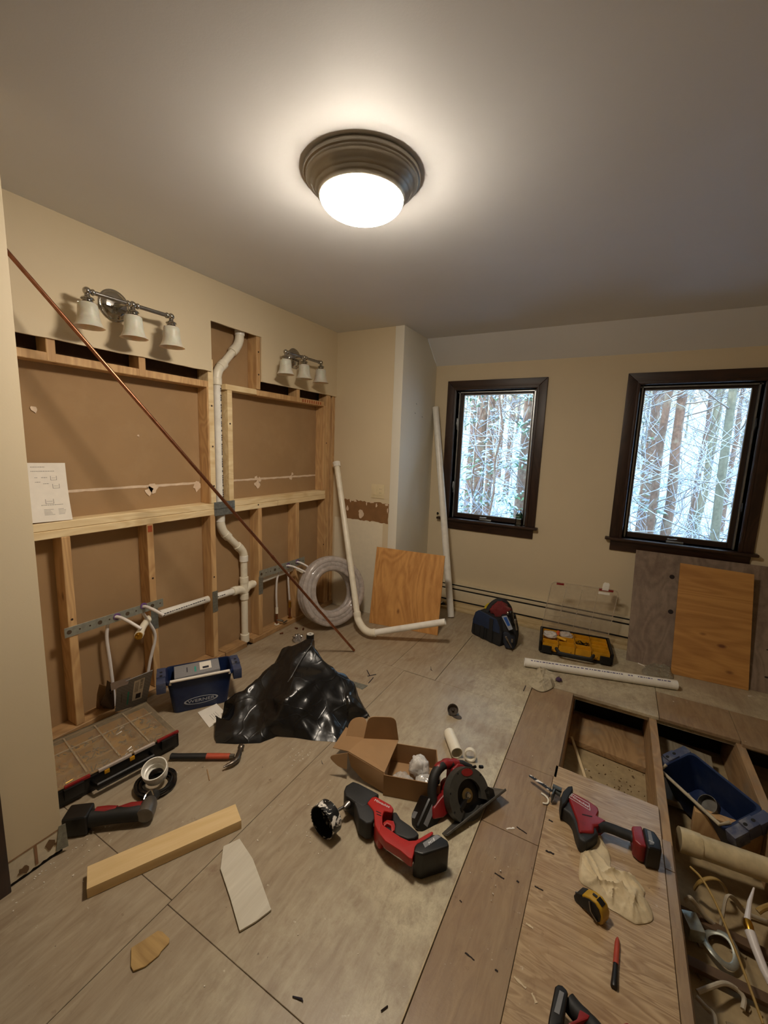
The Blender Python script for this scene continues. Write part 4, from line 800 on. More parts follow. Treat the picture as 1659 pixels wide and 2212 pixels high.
# offcut of wood in front of stud
t = thing('wood_offcut', (-2.17, .93, 0), 'short dark-ended wood offcut lying at the foot of the first stud', 'wood'); m = M(); m.obox((-2.15, .93, .011), (.055, .16, .02), Matrix.Rotation(.15, 3, 'Z')); m.build('block', 'plate_wood', t, .002)
# blue ladder crate
def crate(base, fwd, side, H_, L_, D_, lab, tilt=None, hollow=True):
    """tapered blue bucket with brackets at both ends of its rim; returns thing and placing matrix"""
    t = thing('blue_bucket', base, lab, 'bucket', 'blue ladder buckets'); Mx = frame(base, fwd, side) if tilt is None else tilt
    P = lambda x, y, z: Mx @ V((x, y, z))
    def ring(l, d, z, r=.025, n=4):
        out = []
        for cx_, cy_, a0 in ((l / 2 - r, d / 2 - r, 0), (-l / 2 + r, d / 2 - r, 90), (-l / 2 + r, -d / 2 + r, 180), (l / 2 - r, -d / 2 + r, 270)):
            for k in range(n): a = math.radians(a0 + 90 * k / (n - 1)); out.append(P(cx_ + r * math.cos(a), cy_ + r * math.sin(a), z))
        return out
    m = M(); lt, dt, lb_, db = L_, D_, L_ * .84, D_ * .82
    m.loft([ring(lb_, db, 0), ring(lt, dt, H_), ring(lt - .008, dt - .008, H_), ring(lb_ - .008, db - .008, .005)], False)
    m.add(ring(lb_, db, 0.001)[::-1], [tuple(range(16))]); m.add(ring(lb_ - .01, db - .01, .006), [tuple(range(16))])
    m.build('tub', plain('blue_plastic', '13254c', .45, var=.12, dirt='4a5468', dirt_amt=.3, dscale=6), t, smooth=40)
    m = M(); m.loft([ring(lt + .012, dt + .012, H_ - .022), ring(lt + .016, dt + .016, H_ - .004), ring(lt + .012, dt + .012, H_), ring(lt - .004, dt - .004, H_), ring(lt - .004, dt - .004, H_ - .022)], False, True); m.build('rim', 'blue_plastic', t, smooth=40)
    for s in (-1, 1):
        m = M(); xa, xb = s * (lt / 2 + .004), s * (lt / 2 + .050)
        for (y0, y1) in ((-dt * .52, -dt * .16), (-dt * .16, dt * .16), (dt * .16, dt * .52)):
            zt = H_ + (.0 if abs(y0 + y1) > .01 else .008); m.hexa([P(min(xa, xb), y0, zt - .06), P(max(xa, xb), y0, zt - .06), P(max(xa, xb), y1, zt - .06), P(min(xa, xb), y1, zt - .06), P(min(xa, xb), y0, zt), P(max(xa, xb), y0, zt), P(max(xa, xb), y1, zt), P(min(xa, xb), y1, zt)])
        br = m.build('end_bracket', plain('blue_dusty', '3b425c', .55, dirt='8d8a88', dirt_amt=.6, dscale=9), t, .004)
        m = M()
        for y in (-.02, .02): m.lathe([(.008, 0), (.008, .0006)], 12, Mx @ Matrix.Translation((s * (lt / 2 + .027), y, H_ + .0082)))
        m.build('bracket_hole', 'black_gap', br)
    return t, P, Mx
s_ = V((.146, .217, 0)).normalized(); f_ = V((s_.y, -s_.x, 0))   # s_ along the long side
base = V((-1.925, 1.43, .002)) + V((-s_.y, s_.x, 0)) * .055
t, P, Mx = crate(base, s_, V((-s_.y, s_.x, 0)), .20, .335, .17, 'blue plastic ladder bucket holding a grey carton, standing left of the black bag')
m = M(); m.tube([P(-.15, -.088, .185), P(-.15, -.094, .203), P(.15, -.094, .203), P(.15, -.088, .185)], .0075, 10); m.build('bail_handle', 'paper', t, label='white tubular bail handle')
m = M(); m.lathe([(.070, 0), (.070, .0012), (.062, .0013), (.062, .0004)], 44, Mx @ Matrix.Translation((0, -.0785, .055)) @ Matrix.Rotation(math.radians(94), 4, 'X') @ Matrix.Diagonal(V((1.25, .32, 1, 1))), False); m.build('oval_badge', plain('badge_grey', 'a0a3ab', .5), t, label='grey oval outline on the side')
R_ = Mx.to_3x3() @ Matrix.Rotation(math.radians(94), 3, 'X'); text('WERNER', P(0, -.0810, .055), R_ @ Matrix.Diagonal(V((1.15, .85, 1))), .030, MATS['badge_grey'], t)
t2 = thing('grey_carton', P(0, .02, .06), 'grey printed carton standing inside the left blue bucket', 'box')
m = M(); q = [P(-.12, -.055, .05), P(.10, -.055, .05), P(.10, .05, .05), P(-.12, .05, .05), P(-.13, -.035, .185), P(.105, -.045, .20), P(.105, .055, .215), P(-.13, .065, .205)]; m.hexa(q); m.build('carton', 'grey_print', t2, .001)
def cq(u0, v0, u1, v1): 
    f = lambda u, v_: q[4].lerp(q[5], u).lerp(q[7].lerp(q[6], u), v_) + up * .0008
    return [f(u0, v0), f(u1, v0), f(u1, v1), f(u0, v1)]
m = M(); m.add(cq(.56, .25, .82, .92), [(0, 1, 2, 3)]); m.build('white_label', 'paper', t2, smooth=0); m = M(); m.add([p + up * .0006 for p in cq(.62, .32, .76, .5)], [(0, 1, 2, 3)]); m.add(cq(.27, .3, .29, .7), [(0, 1, 2, 3)]); m.build('print', 'ink', t2, smooth=0, kind='stuff'); m = M(); m.add(cq(.44, .2, .48, .65), [(0, 1, 2, 3)]); m.build('teal_lettering', 'teal_ink', t2, smooth=0)
# leaflet
t = thing('leaflet', (-1.80, 1.36, 0), 'folded white leaflet half under the black bag beside the blue bucket', 'paper'); pp = [(-1.8920,1.3813,0.002), (-1.7330,1.3302,0.002), (-1.7302,1.4478,0.006), (-1.8684,1.4879,0.004)]; m = M(); m.prism(pp, (0, 0, .001)); m.build('page', 'paper', t)
a_, b_, c2, d2 = (V(p) for p in pp); m = M()
for k in range(4): f = .35 + .1 * k; p0 = a_.lerp(d2, f).lerp(b_.lerp(c2, f), .45); p1 = a_.lerp(d2, f + .02).lerp(b_.lerp(c2, f + .02), .8); m.tube([p0 + up * .0018, p1 + up * .0018], .0006, 4)
m.build('print', 'ink', t, kind='stuff')
# claw hammer
t = thing('claw_hammer', (-1.58, 1.2, 0), 'claw hammer with black and orange grip lying beside the organizer', 'hammer')
h0, h1 = V((-1.6983,1.0876,0.018)), V((-1.4530,1.2399,0.018)); dh = (h1 - h0).normalized(); nh = V((-dh.y, dh.x, 0)); Lh = (h1 - h0).length
def hp(f): return h0 + dh * Lh * f
m = M(); m.tube([hp(0), hp(.01), hp(.12), hp(.5), hp(.6)], [.010, .016, .014, .0155, .015], 14, flat=.75); m.build('grip', 'black_rubber', t)
m = M(); m.tube([hp(.58), hp(.6), hp(.95)], [.0155, .0155, .0145], 14, flat=.75); m.build('orange_sleeve', plain('orange_rubber', 'b0492e', .55, dirt='5e3325'), t)
m = M(); m.tube([hp(.94), hp(1.02)], .010, 10); m.build('neck', 'steel', t)
f1 = V((-1.4696,1.3071,0.02)); f2 = V((-1.4329,1.1687,0.02)); mid = V((-1.4247,1.2427,0.02))
m = M(); m.tube(spline([f1, f1.lerp(mid, .25), mid, mid.lerp(f2, .5) + dh * .012, f2], 5), [.015] * 3 + [.0155] * 2 + [.010] * 3 + [.014] * 5 + [.012] * 4 + [.009] * 2 + [.005] * 2, 12, flat=.85); m.build('head', plain('dark_steel', '6d655c', .35, .9, var=.2), t)
# offcut 2x4
t = thing('lumber_offcut', (-1.27, .79, 0), 'pale two-by-four offcut lying on the floor in the left foreground', 'lumber')
tp = [V(p) for p in [(-1.4081,0.5888,0.038),(-1.3630,0.5674,0.038),(-1.1366,1.0046,0.038),(-1.2269,1.0581,0.038)]]; a_, b_, c_, d_ = tp
m = M(); ed = (c_ - b_).normalized(); pr = V((-ed.y, ed.x, 0)) * .089; L0 = (c_ - b_).length; b_ = V((b_.x, b_.y, .001)); q = [b_, b_ + ed * L0, b_ + ed * (L0) + pr, b_ + pr]; m.prism(q, (0, 0, .037)); o = m.build('plank', wood('pale_lumber', 'dfc391', 'cfae76', 0, ring=5, band=.06), t, .002)
o.data.transform(Matrix.Rotation(-math.atan2(ed.y, ed.x), 4, 'Z')); o.rotation_euler = (0, 0, math.atan2(ed.y, ed.x))
# white board scrap, straw-coloured shim
t = thing('white_board_scrap', (-.98, .84, 0), 'pale whitish five-sided scrap of panel lying in the left foreground', 'scrap'); lie('panel', [(-1.1320,0.9137,0.004),(-1.1046,0.9658,0.004),(-1.0038,0.9353,0.004),(-0.9088,0.8876,0.004),(-0.8269,0.845,0.004),(-0.8435,0.7961,0.004),(-0.8665,0.751,0.004),(-0.9713,0.8043,0.004),(-1.0727,0.8513,0.004)], .002, .009, wood('whitish', 'd3ccba', 'b9b09c', 1, knots=False, band=.05), t, .0008, 1)
t = thing('shim_scrap', (-1.17, .66, 0), 'small straw-coloured splintered wood scrap in the left foreground', 'scrap'); lie('splinter', [(-1.1057,0.5597,0.003),(-1.0630,0.5336,0.003),(-1.0454,0.5309,0.003),(-1.0270,0.555,0.003),(-1.0196,0.5903,0.003),(-1.0233,0.5996,0.003),(-1.0229,0.624,0.003),(-1.0324,0.6318,0.003),(-1.0670,0.6318,0.003),(-1.0813,0.6267,0.003),(-1.0931,0.5922,0.003)], .001, .006, wood('straw', 'b3925a', '8c6c3c', 0, 2, knots=False), t, .0008, 1)
# white test cap on a roll of black tape, and the multi-tool
t = thing('tape_roll', (-1.60, .93, 0), 'coil of shiny black cord under the white plastic cap', 'cord'); cc = V((-1.6046,0.9593,0.02))
for k, (r, z, dx) in enumerate(((.070, .010, 0), (.062, .026, .006), (.074, .02, -.004), (.056, .012, .0))):
    m = M(); m.tube([cc + V((dx + r * math.cos(a) * (1 + .05 * math.sin(3 * a + k)), r * 1.02 * math.sin(a), z - .02 + .003 * math.sin(2 * a))) for a in (2 * PI * i / 40 for i in range(40))], .009, 8, closed=True, flat=.9); m.build('cord_loop', plain('shiny_black', '0f0f11', .18), t)
t = thing('pipe_coupling', (-1.6, .95, .045), 'white plastic pipe coupling ring tipped on the coil of black cord', 'pipe fitting')
ax_ = V((.25, -.28, .93)).normalized(); fm = frame(cc + V((-.012, .002, .038)), V((1, 0, 0)) - ax_ * ax_.x, ax_.cross(V((1, 0, 0)))); fm = frame(cc + V((-.010, .004, .040)), ax_.cross(V((0, 1, 0))), ax_.cross(ax_.cross(V((0, 1, 0)))))
m = M(); m.lathe([(.040, -.022), (.045, -.020), (.046, .0), (.050, .004), (.050, .034), (.046, .034), (.044, .004), (.038, .002), (.038, -.022)], 44, fm, False); m.build('ring', 'pvc_white', t, smooth=40); m = M(); m.lathe([(.030, -.016), (.0385, -.016), (.0385, -.019), (.030, -.019)], 36, fm, False); m.build('inner_stop', 'pvc_white', t)
t = thing('angle_multitool', (-1.5, .78, 0), 'red and black cordless tool with round silver head lying below the coil of cord', 'power tool')
b0, b1 = V((-1.6707,0.6743,0.045)), V((-1.4886,0.8291,0.045)); db = (b1 - b0).normalized(); pb = V((-db.y, db.x, 0)); Lb = (b1 - b0).length
bp = lambda f, s=0, z=.042: V((b0.x, b0.y, 0)) + V((db.x, db.y, 0)) * Lb * f + pb * s + up * z
m = M(); m.tube([bp(.18), bp(.22), bp(.45), bp(.7), bp(.95), bp(1.0)], [.024, .031, .027, .028, .030, .026], 18); m.build('body', 'black_rubber', t)
m = M(); m.tube([bp(.30, .010, .052), bp(.45, .010, .052), bp(.6, .010, .052)], [.022, .022, .018], 14); m.tube([bp(.62, .012, .054), bp(.8, .012, .055), bp(.97, .012, .054)], [.012, .02, .020], 14); m.build('red_shell', 'red_plastic', t)
m = M(); m.obox(bp(.07, 0, .042), (.085, .075, .08), cols(db, pb, up)); m.build('battery', 'black_plastic', t, .012, 3)
hc = bp(1.06, 0, .045); m = M(); m.tube([hc + V((0, 0, 0)) + pb * q for q in (-.028, -.024, .0, .03, .05)], [.020, .030, .033, .030, .022], 22); m.build('gear_head', plain('grey_metal', '77746f', .35, .7), t)
m = M(); m.tube(spline([bp(.98, .03, .07), bp(1.0, .05, .078), bp(1.06, .06, .082), bp(1.12, .04, .075)], 5), .003, 8); m.build('wire_loop', 'chrome', t)
m = M(); m.tube([hc + pb * .05 + up * .0, hc + pb * .09 - up * .01], [.018, .022], 14); m.build('spindle_guard', 'black_rubber', t)
# ---- black trash bag
t = thing('trash_bag', (-1.45, 1.6, 0), 'crumpled shiny black plastic bag standing in a peak in the middle of the floor', 'bag')
def ridged(p, s, seed): return 1 - abs(noise.noise(V((p.x * s, p.y * s, p.z * s + seed)))) * 2
CP = [V(p) for p in [(-1.6108,1.2721,0.002),(-1.5234,1.3177,0.002),(-1.4275,1.3865,0.002),(-1.3900,1.4666,0.004),(-1.3062,1.5081,0.002),(-1.2207,1.5383,0.002),(-1.1069,1.5956,0.002),(-1.1260,1.7651,0.002),(-1.0667,1.8446,0.012),(-1.6397,1.2853,0.02),(-1.7293,1.3642,0.07),(-1.7474,1.4315,0.1),(-1.6820,1.5052,0.13),(-1.6697,1.5242,0.14),(-1.6526,1.6019,0.17),(-1.6603,1.7274,0.22),(-1.6741,1.8141,0.28),(-1.6096,1.8453,0.295),(-1.5746,1.9115,0.305),(-1.5316,1.9349,0.305),(-1.3123,1.8606,0.2),(-1.2742,1.9030,0.175),(-1.2202,1.9011,0.14),(-1.1516,1.8646,0.09),(-1.0779,1.8564,0.03),(-1.4003,1.5408,0.17),(-1.3795,1.6080,0.19),(-1.3376,1.6191,0.14),(-1.5023,1.8833,0.295),(-1.3410,1.8080,0.2),(-1.5382,1.5040,0.09),(-1.6377,1.5167,0.12),(-1.6119,1.6598,0.2),(-1.5101,1.5459,0.12),(-1.2030,1.8120,0.12),(-1.2566,1.6803,0.085),(-1.6205,1.3708,0.07),(-1.3309,1.5691,0.085),(-1.1486,1.7462,0.03),(-1.4635,1.4446,0.055),(-1.6025,1.3208,0.03),(-1.3996,1.4848,0.085),(-1.2358,1.6089,0.03),(-1.5982,1.4424,0.085),(-1.1558,1.7848,0.1),(-1.5127,1.7080,0.24),(-1.6753,1.4546,0.1),(-1.1991,1.6701,0.05)]]
NF = 9
for q in ((-1.86, 1.50), (-1.86, 1.72), (-1.80, 1.93), (-1.66, 2.02), (-1.48, 2.06), (-1.34, 1.98), (-1.20, 1.93), (-1.10, 1.88)): pass
back = [V((p[0], p[1], .002)) for p in ((-1.73, 1.40), (-1.78, 1.55), (-1.76, 1.72), (-1.73, 1.84), (-1.64, 1.95), (-1.50, 2.00), (-1.36, 1.97), (-1.24, 1.93), (-1.12, 1.90), (-1.06, 1.85))]
allp = CP + back; r = delaunay_2d_cdt([p.xy for p in allp], [], [], 0, 1e-6); bm = bmesh.new(); bv = []
for k, p in enumerate(r[0]): src = r[3][k]; bv.append(bm.verts.new((p.x, p.y, allp[src[0]].z if src else .01)))
hull = [CP[i] for i in range(9)] + [CP[24]] + back[::-1]
for f in r[2]:
    cc_ = sum((bv[i].co for i in f), V()) / len(f)
    if inside((cc_.x, cc_.y), hull): bm.faces.new([bv[i] for i in f])
for v in [v for v in bm.verts if not v.link_faces]: bm.verts.remove(v)
bmesh.ops.subdivide_edges(bm, edges=bm.edges[:], cuts=5, use_grid_fill=True); bmesh.ops.triangulate(bm, faces=bm.faces[:])
for _ in range(2): bmesh.ops.smooth_vert(bm, verts=[v for v in bm.verts if v.co.z > .004], factor=.35, use_axis_x=True, use_axis_y=True, use_axis_z=True)
bm.normal_update(); disp = {}
for v in bm.verts:
    if v.co.z > .004:
        e = min(1, v.co.z / .04); disp[v] = v.normal * (.016 * (ridged(v.co, 6, 3) - .45) + .006 * (ridged(v.co, 13, 9) - .5) + .003 * noise.noise(v.co * 45)) * e
for v, d_ in disp.items(): v.co += d_; v.co.z = max(v.co.z, .003)
for v in bm.verts:
    if v.co.z < .004: v.co.z = .001
m = M(); bm.verts.index_update(); vs_ = [v.co.copy() for v in bm.verts]; m.add(vs_, [tuple(v.index for v in f.verts) for f in bm.faces])
bd = [e for e in bm.edges if len(e.link_faces) == 1]; bm.free()
n = NB('bag_plastic'); v = n.coord(); f = n.n('ShaderNodeTexVoronoi'); f.feature = 'DISTANCE_TO_EDGE'; f.inputs['Scale'].default_value = 8.5; nz = n.n('ShaderNodeTexNoise'); nz.inputs['Scale'].default_value = 4; n.l(v, nz.inputs['Vector']); vm = n.n('ShaderNodeVectorMath', operation='MULTIPLY_ADD'); n.l(nz.outputs['Color'], vm.inputs[0]); vm.inputs[1].default_value = (.25, .25, .25); n.l(v, vm.inputs[2]); n.l(vm.outputs[0], f.inputs['Vector'])
n.bump(n.math('ADD', n.ramp(f.outputs['Distance'], [(0.0, .35), (.05, 0.0)]), n.math('MULTIPLY', n.noise(v, 14, 3, .5, 1.0), .8)), .22, .008); n.b.inputs['Specular IOR Level'].default_value = .55; MATS['bag_plastic'] = n.done(hexc('0e0e0f'), .27)
m.build('bag_skin', 'bag_plastic', t, smooth=40)
str_ = [V(p) for p in [(-1.4960,1.8754,0.3),(-1.4861,1.7771,0.262),(-1.4448,1.6486,0.232),(-1.4520,1.6227,0.205)]]; m = M(); m.tube(spline([p + V((.004, -.010, .006)) for p in str_], 5), .0025, 6); m.build('fold_line', plain('worn_black', '5a5a5a', .4), t)
# tins and solder behind the bag
t = thing('solder_spool', (-1.93, 2.39, 0), 'small black spool with white top behind the black bag', 'spool'); c_ = V((-1.9366,2.4069,2.22e-16)); mt = Matrix.Translation(c_)
m = M(); m.lathe([(.001, .002), (.028, .002), (.029, .006), (.029, .048), (.028, .05), (.001, .05)], 26, mt, False); m.build('spool', 'black_plastic', t); m = M(); m.lathe([(.009, .0502), (.026, .0502), (.026, .0525), (.009, .0525)], 26, mt, False); m.build('label_disc', 'pvc_white', t)
t = thing('fitting_pile', (-1.99, 2.33, 0), 'small heap of silvery hose clamps in a clear bag beside the spool', 'hardware'); c_ = V((-1.9945,2.3406,0)); m = M(); rr = random.Random(8)
for i in range(9): p = c_ + V((rr.uniform(-.03, .03), rr.uniform(-.03, .03), .012 + .004 * i)); a = rr.uniform(0, 3); n1 = V((math.cos(a), math.sin(a), rr.uniform(-.4, 1))).normalized(); Q = frame(p, n1.orthogonal(), n1.cross(n1.orthogonal())); m.lathe([(.016, -.004), (.018, -.004), (.018, .004), (.016, .004)], 18, Q, False)
m.build('clamps', 'steel', t, kind='stuff'); m = M(); m.lathe([(.04, .001), (.045, .02), (.035, .045), (.01, .055), (.001, .056)], 16, Matrix.Translation(c_) @ Matrix.Diagonal(V((1, 1, .95, 1))), False)
for i, p in enumerate(m.v): m.v[i] = p + V((noise.noise(p * 60), noise.noise(p * 50 + V((4, 4, 4))), 0)) * .012
m.build('clear_bag', 'film', t)
for i, (x, y, lab) in enumerate(((640, 1357, 'copper fitting lying near the bottom plate, left of the other two'), (608, 1368, 'copper fitting nearest the bottom plate'), (655, 1359, 'copper fitting just behind the small spool'))):
    c_ = V((-2.1577,2.5028,0.006)) if i == 0 else V((-2.1914,2.3671,0.006)) if i == 1 else V((-2.1001,2.5204,0.006)); t = thing('copper_fitting', c_, lab, 'pipe fitting', 'copper fittings on the floor'); d_ = V((math.cos(i * 1.1), math.sin(i * 1.1), 0)) * .012; m = M(); m.pipe(c_ - d_, c_ + d_ * .2, .006, .0045, 12); m.pipe(c_ + d_ * .2, c_ + d_, .0075, .005, 12); m.build('fitting', 'copper', t)
t = thing('steel_strip', (-1.5, 2.0, 0), 'short perforated steel strip on the floor right of the black bag', 'metal plate'); lie('strip', [(-1.3545,2.1038,0.002),(-1.2378,2.1142,0.002),(-1.2456,2.0579,0.002),(-1.3249,2.0653,0.002)], .001, .003, 'galv', t, .0004, 1)
def debris(name, lab, cat, pts, mt, r=.0022, grp='bits of debris on the floor'):
    P_ = [V(p) for p in pts]; t = thing(name, P_[0], lab, cat, grp); m = M(); m.tube(P_, [r * .5] + [r] * (len(P_) - 2) + [r * .4] if len(P_) > 2 else r, 6); m.build('strand', mt, t)
debris('twig_bit', 'dark nail lying nearest the steel strip right of the bag', 'nail', [(-1.2563,2.2106,0.004),(-1.2489,2.1387,0.004)], 'ink'); debris('twig_bit', 'dark nail crossing under another right of the bag', 'nail', [(-1.2977,2.2057,0.003),(-1.2622,2.2549,0.003)], 'ink'); debris('twig_bit', 'dark nail lying across another, farther right of the bag', 'nail', [(-1.3373,2.2634,0.006),(-1.2902,2.2198,0.006)], 'ink')
debris('twig_bit', 'bent dark screw on the bare floor left of the cup', 'screw', [(-0.9954,2.5482,0.003),(-0.9772,2.5097,0.003),(-0.9625,2.4994,0.003)], 'ink'); debris('twig_bit', 'short dark nail near the bright patch of floor beside the rag', 'nail', [(-0.383,2.6601,0.003),(-0.3832,2.5917,0.003)], 'ink')
debris('twig_bit', 'dark bent nail in the bottom foreground', 'nail', [(-0.6253,0.7167,0.003),(-0.5994,0.7249,0.003),(-0.5938,0.7228,0.003)], 'ink', .003); debris('twig_bit', 'tiny wood sliver at the bottom, right of the bent nail', 'sliver', [(-0.4024,0.813,0.003),(-0.392,0.8312,0.003)], 'deep_brown', .002)
debris('twig_bit', 'thin brown splinter above the white scrap, below the hammer', 'sliver', [(-1.5007,1.1338,0.003),(-1.4387,1.0971,0.003)], 'plate_wood', .002); debris('twig_bit', 'thin curl of wire left of the cardboard box', 'wire', [(-1.0931,1.4523,0.003),(-1.0780,1.4386,0.003),(-1.0707,1.4373,0.003)], 'ink', .0015)
# crumbs of drywall
for i, (px, py) in enumerate(((0, 0),)): pass
m = M(); rr = random.Random(13)
cl_ = [((-1.2098,1.4075,0), .06, 34), ((-0.9825,1.2942,-2.22e-16), .3, 30), ((-1.6012,1.0826,0), .12, 20), ((-0.6983,1.0316,0), .35, 26), ((-0.6975,2.3505,0), .5, 50), ((-2.1638,2.1046,0), .12, 20), ((-1.5993,0.4993,0), .12, 30), ((0.1771,3.0326,0), .3, 20), ((-1.5717,0.611,0), .15, 40), ((-0.2015,1.3393,0), .3, 16)]
for (c_, s, k) in cl_:
    for i in range(k):
        x, y = rr.gauss(c_[0], s * .5), rr.gauss(c_[1], s * .5); q = rr.uniform(.001, .0038)
        if x < -2.2 or (x > -.11 and y < 2.75) or y > 3.55 or (x < -1.6 and y < .62): continue
        m.obox((x, y, q * .4), (q, q * rr.uniform(.6, 2), q * .8), Matrix.Rotation(rr.uniform(0, 3), 3, 'Z'))
m.build('plaster_crumbs', 'gypsum', None, kind='stuff', label='white crumbs of plaster scattered over the subfloor', cat='debris')
# ================================================================ THINGS ON THE FLOOR, middle and right
# open cardboard box
t = thing('cardboard_box', (-.66, 1.55, 0), 'small open brown cardboard box with spread flaps and plastic bags inside', 'box')
A, B, C_, D = V((-.745, 1.43, 0)), V((-.515, 1.505, 0)), V((-.608, 1.695, 0)), V((-.815, 1.625, 0)); BH = .10; th = .0035
def wall(a, b, z0=0.0, z1=BH, nm='side_wall'):
    d = (b - a).normalized(); nn = V((-d.y, d.x, 0)) * th; m = M(); m.prism([a + up * z0, b + up * z0, b + up * z1, a + up * z1], nn); return m.build(nm, 'cardboard', t, .0006, seg=1)
wall(A, B); wall(B, C_); wall(C_, D); wall(D, A); m = M(); m.prism([A, B, C_, D], (0, 0, .003)); m.build('bottom', 'cardboard', t)
def flap(pts, nm='lid_panel', vec=(0, 0, .0035), mat='cardboard'): m = M(); m.prism(pts, vec); return m.build(nm, mat, t, .0008, seg=1)
# lid hinged on the left long side, resting out to the left, with its own walls and ears
l0, l1 = V((-0.7461,1.4387,0.1)), V((-0.7885,1.6549,0.1)); l2, l3 = V((-0.9196,1.5469,0.125)), V((-0.9362,1.4429,0.12))
flap([l0, l1, l2, l3], 'lid_panel')
def rnd_flap(a, b, c_, d, nm, r=.25):
    """flap on edge a-b with rounded outer corners c (next to b) and d"""
    a, b, c_, d = V(a), V(b), V(c_), V(d); pts = [a, b] + arc(b.lerp(c_, 1 - r), c_, c_.lerp(d, r), 5) + arc(d.lerp(c_, r), d, d.lerp(a, r), 5)
    nrm = (b - a).cross(d - a).normalized(); return flap(pts, nm, nrm * .0035)
rnd_flap(l1, l2, (-0.9113,1.5689,0.23), (-0.7994,1.6328,0.23), 'lid_side')
rnd_flap(l2, (-1.0111,1.5285,0.1), (-1.0281,1.5903,0.17), (-0.9246,1.5946,0.21), 'dust_flap', .5)
flap([l3, l2, (-1.0552,1.5995,0.1), (-1.0585,1.4931,0.055)], 'lid_front')
rnd_flap(l0, l3, (-0.9528,1.4712,0.09), (-0.8109,1.4891,0.13), 'lid_side', .2)
m = M(); fa = V((-0.744,1.4350,0.1)); fb = V((-0.9417,1.4389,0.115)); fc = V((-0.8214,1.4479,0.002)); 
flap([l0, V((-0.7458,1.4411,0.005)), V((-0.8527,1.4459,0.012)), V((-0.9142,1.4374,0.06)), l3], 'lid_outer_side', (-.003, -.002, 0))
rnd_flap((-0.9399,1.4423,0.115), (-0.9279,1.4213,0.05), (-0.9737,1.4146,0.05), (-1.0157,1.3946,0.1), 'dust_flap', .4)
def crumple(name, c, size, seed, mat, lab, cat, n_=18, flat=1.0):
    t_ = thing(name, c, lab, cat); m = M(); c = V(c); prof = [(math.sin(PI * k / n_), -math.cos(PI * k / n_)) for k in range(n_ + 1)]
    m.lathe([(max(r, .001), z) for r, z in prof], 30, None, False)
    for i, p in enumerate(m.v):
        q = 1 + .32 * noise.noise(p * 1.6 + V((seed, 0, 0))) + .20 * ridged(p, 3.2, seed) - .1; p = p * q; m.v[i] = V((c.x + p.x * size[0], c.y + p.y * size[1], max(c.z + .001, c.z + size[2] * (1 + p.z * .95))))
    m.build('skin', mat, t_, smooth=180); return t_
cloudy('poly_bag', 'e3e0da', .7, .12); cloudy('poly_bag_thin', 'e3e0da', .45, .08)
crumple('plastic_bag', (-.655, 1.605, .003), (.045, .042, .050), 2, 'poly_bag', 'twisted white plastic bag standing in the cardboard box', 'bag'); crumple('plastic_bag', (-.69, 1.515, .003), (.045, .034, .030), 5, 'poly_bag_thin', 'clear plastic bag lying in the near left corner of the cardboard box', 'bag'); crumple('plastic_bag', (-.60, 1.548, .003), (.045, .042, .032), 8, 'poly_bag', 'white foam-like bag in the near right corner of the cardboard box', 'bag')
t = thing('teal_cap', (-.675, 1.475, .05), 'small teal piece among the bags in the cardboard box', 'cap'); m = M(); m.obox((-.672, 1.478, .055), (.03, .016, .012), Matrix.Rotation(.4, 3, 'Z')); m.build('cap', 'teal_ink', t, .004)
# ---- right-angle drill with hole saw, lying on its side
t = thing('angle_drill', (-.62, 1.2, 0), 'red and black right-angle drill with big black hole saw lying on the floor', 'power tool')
lie('gear_head', [(-0.8522,1.2876,0.085),(-0.8608,1.3141,0.085),(-0.8481,1.3486,0.085),(-0.822,1.3527,0.085),(-0.7187,1.3497,0.085),(-0.7206,1.3375,0.085),(-0.7339,1.3183,0.085),(-0.7324,1.2790,0.085),(-0.7441,1.2588,0.085),(-0.7908,1.2619,0.085),(-0.8323,1.2690,0.085)], .012, .085, 'black_rubber', t, .012, 3)
lie('gear_boot', [(-0.7879,1.3182,0.072),(-0.7448,1.3335,0.072),(-0.7427,1.2967,0.072),(-0.7373,1.2841,0.072),(-0.7095,1.2854,0.072),(-0.677,1.2450,0.072),(-0.6774,1.2208,0.072),(-0.6937,1.2062,0.072),(-0.7314,1.2119,0.072),(-0.756,1.2366,0.072),(-0.7981,1.2735,0.072),(-0.8014,1.3212,0.072)], .010, .0835, plain('dark_grey_rubber', '242424', .6, var=.15), t, .010, 3)
plain('bright_red', 'ab201c', .38, var=.08, dirt='6a1a18', dirt_amt=.4)
lie('red_body', [(-0.7371,1.2830,0.088),(-0.7352,1.3165,0.088),(-0.7245,1.3285,0.088),(-0.6522,1.3244,0.088),(-0.6342,1.3146,0.088),(-0.6298,1.2944,0.088),(-0.6607,1.2856,0.088),(-0.6545,1.2595,0.088),(-0.6348,1.2283,0.088),(-0.6115,1.2193,0.088),(-0.6219,1.1948,0.088),(-0.6328,1.1927,0.088),(-0.6606,1.2126,0.088),(-0.6955,1.2644,0.088)], .018, .088, 'bright_red', t, .008, 3)
lie('lower_arm', [(-0.6423,1.2308,0.088),(-0.6283,1.2276,0.088),(-0.5562,1.2191,0.088),(-0.5229,1.2218,0.088),(-0.5016,1.2369,0.088),(-0.4672,1.3001,0.088),(-0.4591,1.2990,0.088),(-0.4648,1.2679,0.088),(-0.4918,1.2278,0.088),(-0.4891,1.1979,0.088),(-0.4828,1.1654,0.088),(-0.4963,1.1632,0.088),(-0.5321,1.1719,0.088),(-0.5954,1.1758,0.088),(-0.6328,1.1927,0.088)], .054, .0885, 'bright_red', t, .008, 3)
